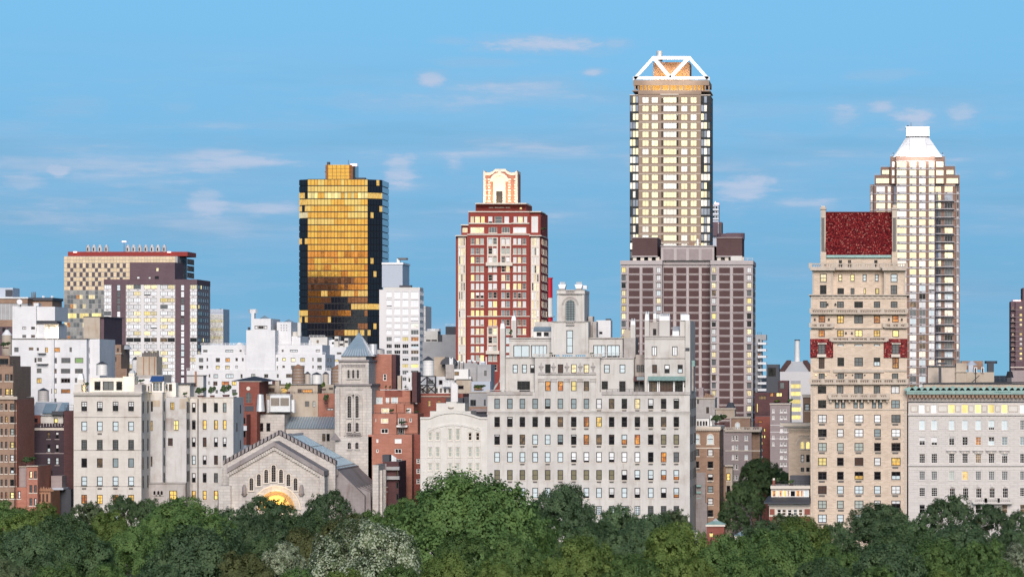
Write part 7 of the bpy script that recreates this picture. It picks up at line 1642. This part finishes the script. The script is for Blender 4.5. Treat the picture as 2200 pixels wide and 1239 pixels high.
CROWNS = {}
def crown_mesh(kind, var):
    key = (kind, var)
    if key not in CROWNS:
        n, sz, airy, lob = ((30000, .0228, .08, 34), (38000, .0215, .03, 46), (18000, .0235, .36, 30), (30000, .0225, .14, 26), (66000, .0205, .02, 80))[var]
        base = CROWNS.get(var)
        if base is None:
            P, N, rg = crown_points(50 + var * 7, n, lob, airy); base = CROWNS[var] = quads_mesh('crown', P, N, sz, rg)
        me = base.copy(); me.materials.append(LEAF[kind]); CROWNS[key] = me
    return CROWNS[key]


def bloom_mesh(seed):
    P, N, rg = crown_points(50 + seed * 7, 46000, 34 if seed == 0 else 46, .08 if seed == 0 else .03)
    patch = np.sin(P[:, 0] * 9 + 1.3) + np.sin(P[:, 1] * 8) + np.sin(P[:, 2] * 11 + P[:, 0] * 4)
    sel = (P[:, 2] > .25) & (N[:, 2] + rg.normal(size=len(P)) * .35 > -.3) & (patch + rg.normal(size=len(P)) * .6 > -1.5); P, N = P[sel], N[sel]; P = P + N * .018
    return quads_mesh('blossom', P, N, .0155, rg, .8)


TRUNKS = [trunk_mesh(i) for i in range(3)]; BL = {}


def tree(px, ytop, wpx, D, kind, var, label, group='park trees', bloom=False, name='park_tree', zb=None, squat=1.0):
    k = D / F; x = (px - CX) * k; ztop = H + (CY - ytop) * k; r = wpx * k / 2 * 1.02
    h = min(ztop - 2.0, r * 2.3 * squat) if zb is None else ztop - zb; c0 = ztop - h
    t = thing(name, label, 'tree', (x, D, 0), group); rg = random.Random(int(px * 3 + ytop))
    o = link('crown', crown_mesh(kind, var), t, (0, 0, c0), rg.uniform(0, 6.28)); o.scale = (r / .98, r / .98, h / 2.03)
    tr = link('trunk', TRUNKS[int(px) % 3], t, (0, 0, 0)); sc_ = max(ztop * .8, 3); tr.scale = (r * .95, r * .95, sc_)
    if bloom:
        if var not in BL: BL[var] = bloom_mesh(var); BL[var].materials.append(BLOOM)
        p = link('blossom', BL[var], t, (0, 0, c0)); p.scale = o.scale; p.rotation_euler = o.rotation_euler
    return t


TREES = [
    # along the avenue, in front of the facades
    (12, 1068, 130, 790, 'mid', 0, 'mid green tree under the brown edge tower, first at the left edge'), (95, 1074, 95, 770, 'light', 0, 'small pale green tree in front of the orange row house'),
    (185, 1074, 110, 790, 'grey', 3, 'grey-green tree before the left corner of the cream limestone house'), (262, 1061, 85, 800, 'dark', 2, 'airy dark tree before the lit lowest windows of the cream limestone house'),
    (318, 1068, 80, 800, 'dark', 2, 'ragged dark treetop at the right end of the cream limestone front'), (225, 1092, 120, 720, 'light', 3, 'yellow-green tree below the cream limestone front'),
    (382, 1071, 190, 660, 'mid', 1, 'broad brownish green tree below the stained court wing'), (500, 1086, 130, 740, 'blue', 0, 'bluish green tree at the left foot of the church front'),
    (578, 1062, 140, 800, 'blue', 2, 'dark open-crowned tree in front of the lit church portal'), (702, 1050, 112, 805, 'blue', 2, 'tall airy tree before the right corner of the church gable'),
    (660, 1098, 150, 700, 'dark', 1, 'dark green tree below the church front between the two airy trees'), (785, 1092, 120, 760, 'mid', 3, 'mid green tree at the foot of the church aisle'),
    (866, 1065, 90, 700, 'mid', 0, 'small tree at the left shoulder of the huge round tree'), (1012, 1018, 350, 520, 'mid', 4, 'huge round green tree in the middle, tallest of the park'),
    (1206, 1042, 165, 600, 'blue', 1, 'dark bluish dome-shaped tree right of the huge round tree'), (1330, 1078, 135, 690, 'blue', 0, 'bluish tree under the right half of the big limestone block'),
    (1440, 1090, 105, 760, 'grey', 3, 'grey-green tree at the right end of the big limestone block'), (1395, 1106, 170, 640, 'blue', 1, 'wide bluish tree below the last windows of the big limestone block'),
    (1290, 1112, 120, 620, 'dark', 0, 'dark tree in the dip right of the bluish dome-shaped tree'), (1690, 1100, 110, 800, 'grey', 3, 'pale grey-green tree in front of the corner mansion'),
    (1640, 1112, 100, 780, 'blue', 0, 'dull green tree at the mouth of the side street'), (1795, 1118, 90, 740, 'blue', 2, 'open bluish tree at the foot of the tan brick tower'),
    (1895, 1082, 150, 770, 'blue', 1, 'dark round tree before the right half of the tan brick tower'), (2040, 1060, 135, 790, 'blue', 2, 'tall open dark tree in front of the rusticated limestone house'),
    (2128, 1080, 95, 780, 'blue', 2, 'smaller dark tree under the stone balcony of the rusticated house'), (2195, 1092, 90, 760, 'blue', 0, 'dark tree at the right edge under the rusticated house'),
    (1965, 1110, 140, 700, 'dark', 0, 'dark tree between the tan tower and the rusticated house'),
    # second depth
    (40, 1098, 140, 640, 'light', 3, 'pale yellow-green tree below the left edge tower'), (140, 1108, 180, 600, 'dark', 1, 'wide very dark tree at left below the dark brick house'),
    (255, 1110, 130, 600, 'light', 3, 'bright olive tree in the dip right of the wide very dark tree'), (330, 1098, 120, 620, 'mid', 0, 'mid green tree just left of the broad brownish tree'),
    (455, 1100, 130, 640, 'mid', 3, 'rounded green tree right of the broad brownish tree'), (560, 1108, 150, 610, 'blue', 1, 'bluish tree below the church portal'),
    (745, 1108, 170, 600, 'olive', 1, 'dull olive tree above the big blossoming tree'), (860, 1108, 110, 600, 'mid', 0, 'green tree in the dip right of the olive tree'),
    (1130, 1105, 170, 560, 'mid', 1, 'green lower crown at the right flank of the huge round tree'), (1250, 1120, 150, 560, 'dark', 3, 'deep green tree below the bluish dome-shaped tree'),
    (1345, 1130, 130, 560, 'blue', 3, 'shadowy bluish tree above the light tree pair in the middle'), (1600, 1150, 130, 600, 'mid', 3, 'mid green tree right below the blue kiosk roof'),
    (1715, 1112, 150, 560, 'light', 1, 'tall bright tree below the corner mansion'), (1815, 1145, 140, 600, 'dark', 0, 'dark tree left of the small stone hut'),
    (1920, 1138, 170, 600, 'dark', 1, 'dark tree right of the small stone hut'), (2060, 1128, 190, 640, 'blue', 1, 'broad bluish tree below the tall open dark tree'), (2170, 1130, 120, 640, 'blue', 0, 'bluish tree near the right edge in the second row'),
    # front rows
    (45, 1132, 170, 460, 'blue', 1, 'big dark ball-shaped tree at the left edge'), (170, 1142, 190, 500, 'dark', 1, 'big shadowy tree between the ball-shaped tree and the large rounded tree'), (285, 1132, 150, 520, 'mid', 1, 'green tree left above the large rounded bluish tree'),
    (432, 1128, 270, 440, 'blue', 4, 'large rounded bluish tree, front row left of centre'), (560, 1140, 130, 520, 'dark', 0, 'dark tree in the hollow right of the large rounded tree'),
    (655, 1135, 150, 520, 'olive', 1, 'dull green tree behind the small blossoming bush tree'), (800, 1124, 285, 440, 'grey', 1, 'big tree covered in cream blossom, middle front'), (612, 1160, 105, 450, 'grey', 0, 'small half-bloomed cream tree left of the big blossoming one'),
    (1000, 1142, 170, 480, 'mid', 3, 'green tree at the foot of the huge round tree'), (1105, 1150, 150, 470, 'mid', 1, 'rounded green tree below the right flank of the huge round tree'),
    (1260, 1156, 190, 420, 'light', 1, 'wide bright green tree, front row under the big limestone block'), (1445, 1124, 160, 450, 'light', 1, 'tall bright tree with a pointed top below the street corner'),
    (1555, 1150, 180, 450, 'mid', 1, 'wide green tree in front of the kiosks'), (1680, 1135, 210, 470, 'mid', 4, 'large green tree crowding below the corner mansion'), (1790, 1160, 130, 450, 'mid', 0, 'green tree left of the dark right-hand grove'),
    (1900, 1172, 180, 440, 'blue', 1, 'bluish tree in the right-hand grove, front row'), (2010, 1160, 150, 450, 'mid', 1, 'mid green tree in the right-hand grove'), (2105, 1155, 150, 460, 'mid', 3, 'loose green tree near the right edge, front row'),
    (2188, 1162, 90, 450, 'grey', 0, 'speckled pale-blossomed tree cut by the right edge'),
    (15, 1192, 110, 390, 'grey', 0, 'grey-green bushy tree in the lower left corner'), (120, 1208, 150, 380, 'mid', 3, 'green tree along the bottom edge next to the lower left corner'), (235, 1205, 130, 385, 'mid', 0, 'loose green tree on the bottom edge below the shadowy tree'),
    (355, 1215, 120, 375, 'blue', 1, 'bluish bush tree on the bottom edge below the large rounded tree'), (520, 1178, 150, 395, 'olive', 3, 'olive feathery tree on the bottom edge left of the blossoms'), (640, 1212, 140, 380, 'mid', 0, 'green tree on the bottom edge below the small blossoming tree'),
    (740, 1218, 140, 375, 'light', 3, 'bright tree on the bottom edge below the big blossoming tree'), (855, 1208, 120, 380, 'mid', 3, 'green tree on the bottom edge at the right foot of the blossoms'), (955, 1188, 150, 395, 'light', 1, 'bright leafy tree, front row left of the wide bright tree'),
    (1075, 1200, 130, 385, 'light', 3, 'yellow-green tree on the bottom edge in the middle'), (1180, 1190, 140, 390, 'light', 0, 'bright tree on the bottom edge below the wide bright tree'), (1360, 1192, 150, 390, 'mid', 1, 'green tree on the bottom edge left of the tall pointed tree'),
    (1480, 1188, 150, 390, 'light', 3, 'bright tree on the bottom edge below the tall pointed tree'), (1620, 1196, 170, 385, 'mid', 1, 'wide green tree on the bottom edge under the mansion'), (1760, 1200, 150, 385, 'dark', 1, 'dark tree on the bottom edge right of the wide green one'),
    (1880, 1210, 120, 380, 'mid', 3, 'green tree on the bottom edge below the dark right-hand grove'), (2030, 1216, 110, 375, 'light', 0, 'very bright yellow-green tree on the bottom edge at right'), (2140, 1204, 140, 385, 'mid', 1, 'green tree in the lower right corner'),
]
for (px, yt, w, D, kind, var, lab) in TREES:
    tree(px, yt, w, D, kind, var, lab, bloom='blossom' in lab and ('cream' in lab or 'speckled' in lab) and 'edge below' not in lab, squat=1.15)
tree(1628, 985, 95, 905, 'dark', 1, 'dark street tree at the corner mansion, upper of the two', 'side street trees', name='street_tree'); tree(1670, 1000, 80, 915, 'dark', 0, 'dark street tree close behind the mansion terrace', 'side street trees', name='street_tree')
tree(1600, 1035, 90, 880, 'dark', 1, 'low dark street tree beside the brown brick corner house', 'side street trees', name='street_tree'); tree(1575, 1080, 70, 862, 'dark', 0, 'lowest dark street tree at the corner of the avenue', 'side street trees', name='street_tree')

# small planting on the roof terraces
P, N, rg_ = crown_points(5, 1500, 14, .05); SH = {}
def shrub(px, yb, w, h, D, label, kind='dark', cone=False):
    if (kind, cone) not in SH:
        Q = P.copy()
        if cone: s = np.clip(1.25 - Q[:, 2:3] * .55, .12, 1.2); Q[:, :2] *= s
        me = quads_mesh('crown', Q, N, .15, np.random.default_rng(2)); me.materials.append(LEAF[kind]); SH[(kind, cone)] = me
    k = D / F; t = thing('terrace_shrub', label, 'shrub', ((px - CX) * k, D, H + (CY - yb) * k), 'roof terrace plants'); W_, H_ = w * k, h * k
    o = link('crown', SH[(kind, cone)], t, (0, W_ / 2, H_ * .12)); o.scale = (W_ / 2, W_ / 2, H_ * .45)
    MB().cyl(0, W_ / 2, 0, H_ * .18, W_ * .28, W_ * .34, 10).build('planter', M['maroon'], t)


for a in [(1104, 724, 22, 24, 857, 'dark pointed evergreen beside the left roof chimney of the big limestone block', 'dark', True), (1098, 724, 12, 17, 856.5, 'small dark shrub at the foot of the pointed evergreen', 'dark', True),
          (1087, 841, 9, 13, 852, 'clipped dark shrub by the curved buttress', 'dark', True), (1183, 766, 8, 9, 852, 'round clipped shrub left of the central roof tower', 'dark', False), (1270, 766, 8, 9, 852, 'round clipped shrub right of the central roof tower', 'dark', False),
          (1476, 838, 12, 16, 850.4, 'dark shrub at the right end of the awning terrace', 'dark', False), (1166, 498, 14, 10, 1304, 'wispy plant on the right shoulder of the red tower', 'grey', False),
          (183, 838, 14, 18, 856, 'dark bushy plant at the left end of the lamplit roof terrace', 'dark', False), (170, 838, 10, 14, 855, 'small shrub beside the lampshade-like chimney cap', 'mid', False), (303, 824, 14, 10, 858, 'shrub by the pale chimney right of the lamplit roof terrace', 'dark', False),
          (368, 852, 12, 14, 871, 'shrub at the left end of the vine pergola', 'mid', False), (397, 852, 10, 10, 871, 'low shrub in the middle of the stained wing roof', 'dark', False), (430, 853, 24, 22, 872, 'vine-covered pergola bush on the stained wing roof', 'dark', False),
          (455, 853, 16, 24, 872, 'tall vine bush over the wing roof terrace', 'dark', False), (484, 852, 24, 26, 872, 'bushy dark vine at the right end of the stained wing roof', 'dark', False), (504, 853, 12, 10, 872, 'low bush at the outer corner of the stained wing roof', 'mid', False),
          (618, 845, 13, 24, 924, 'young tree in a pot before the lit beige terrace', 'light', False), (694, 838, 16, 18, 926, 'round potted tree left of the bell tower', 'light', True), (700, 868, 12, 22, 923, 'slim plant on the brick roof beside the bell tower', 'dark', False),
          (841, 888, 11, 10, 892, 'plant beside the cream lit terrace window of the orange block', 'dark', False), (876, 886, 9, 7, 893, 'small bush on the upper orange terrace', 'dark', False), (829, 836, 7, 9, 905, 'dark conifer on the orange roof, left one', 'dark', True), (838, 836, 8, 8, 905, 'dark conifer on the orange roof, middle one', 'dark', True), (873, 836, 14, 10, 905, 'cluster of dark conifers by the small roof hut', 'dark', True),
          (865, 912, 18, 8, 896, 'greenery along the orange block balcony', 'dark', False), (896, 888, 12, 6, 894, 'planter greenery at the right end of the orange terraces', 'dark', False),
          (1030, 838, 26, 12, 912, 'dark greenery hedge on the grey roof left of the big limestone block', 'mid', False), (1545, 912, 34, 22, 886, 'ivy-like roof garden above the lacy white cornice', 'dark', False), (1597, 925, 9, 9, 931, 'small shrub beside the arched dormer', 'dark', False),
          (1700, 1042, 14, 12, 852, 'boxed shrub on the mansion terrace', 'mid', False), (1672, 1040, 10, 15, 853, 'upright shrub at the left end of the mansion terrace', 'dark', False), (1670, 866, 14, 8, 1128, 'yellow-lit planting on the dark maroon block', 'light', False), (1698, 866, 12, 10, 1128, 'roof garden bush at the right of the maroon block', 'mid', False),
          (1812, 632, 30, 12, 855, 'green hedge between the lit doors of the tan tower top terrace', 'dark', False), (1868, 632, 24, 12, 855, 'hedge right of the lit doors on the tan tower top terrace', 'dark', False), (10, 748, 22, 14, 927, 'dark bushes on the stucco turret terrace', 'dark', False), (60, 1000, 30, 20, 848, 'dark bushes on the low roof beside the orange row house', 'dark', False)]:
    shrub(*a)


# ================================================================ small things in the park and on the avenue
def kiosk(px, y0, y1, w, D, label, wall, roof):
    k = D / F; z = lambda y: H + (CY - y) * k; x = (px - CX) * k; hw = w / 2 * k; t = thing('kiosk', label, 'kiosk', (x, D, 0))
    MB().box(-hw * .85, hw * .85, 0, hw * 1.7, 0, z(y1)).build('wall', wall, t); zt, zb = z(y0), z(y1)
    MB().add([(-hw, -.3, zb), (hw, -.3, zb), (hw, hw * 2, zb), (-hw, hw * 2, zb), (-hw * .35, hw * .6, zt), (hw * .35, hw * .6, zt), (hw * .35, hw * 1.1, zt), (-hw * .35, hw * 1.1, zt)], [(0, 1, 5, 4), (1, 2, 6, 5), (2, 3, 7, 6), (3, 0, 4, 7), (4, 5, 6, 7), (3, 2, 1, 0)]).build('roof', roof, t)
    m = MB(); m.box(-hw * .95, hw * .95, -.34, .1, zb - .35, zb - .01); m.build('fascia', M['cream_trim'], t)
    MB().cyl(0, hw * .85, zt, zt + .5, hw * .3, .05, 4).build('finial', M['steel'], t)


kiosk(1598, 1142, 1150, 44, 838, 'small building with a pale blue hipped roof among the treetops', M['pale'], M['zinc']); kiosk(1537, 1119, 1126, 44, 838, 'pinkish brick kiosk with a small glazed lantern roof at the street corner', M['redbrick'], M['copper']); kiosk(1480, 1137, 1143, 40, 836, 'low grey-roofed shelter half hidden in trees below the big limestone block', M['grey'], M['steel'])
kiosk(1846, 1176, 1184, 30, 815, 'small grey stone hut showing between the dark trees at right', M['brownbrick'], M['grey'])
for px, y, D, lab in ((1458, 1140, 825, 'glowing street lamp behind the trees under the big limestone block'), (1528, 1149, 825, 'glowing street lamp left of the blue kiosk roof')):
    k = D / F; z = H + (CY - y) * k; t = thing('street_lamp', lab, 'street lamp', ((px - CX) * k, D, 0)); MB().cyl(0, 0, 0, z - .3, .09, .06, 8).build('post', M['black'], t); MB().cyl(0, 0, z - .3, z + .35, .22, .32, 10).build('lantern', M['o'] if px < 1500 else M['Y'], t); MB().cyl(0, 0, z + .35, z + .6, .34, .03, 10).build('cap', M['black'], t)
# roof terrace lamps that are lit in the picture
for px, y, D, e in ((190, 835, 853.5, 25), (262, 822, 852.4, 26), (272, 812, 853, 20), (366, 846, 866, 40), (414, 846, 866, 45), (478, 850, 866, 40), (337, 834, 858, 40)):
    k = D / F; lamp('terrace_lamp', 'POINT', ((px - CX) * k, D, H + (CY - y) * k), e, (1, .72, .32), .15)
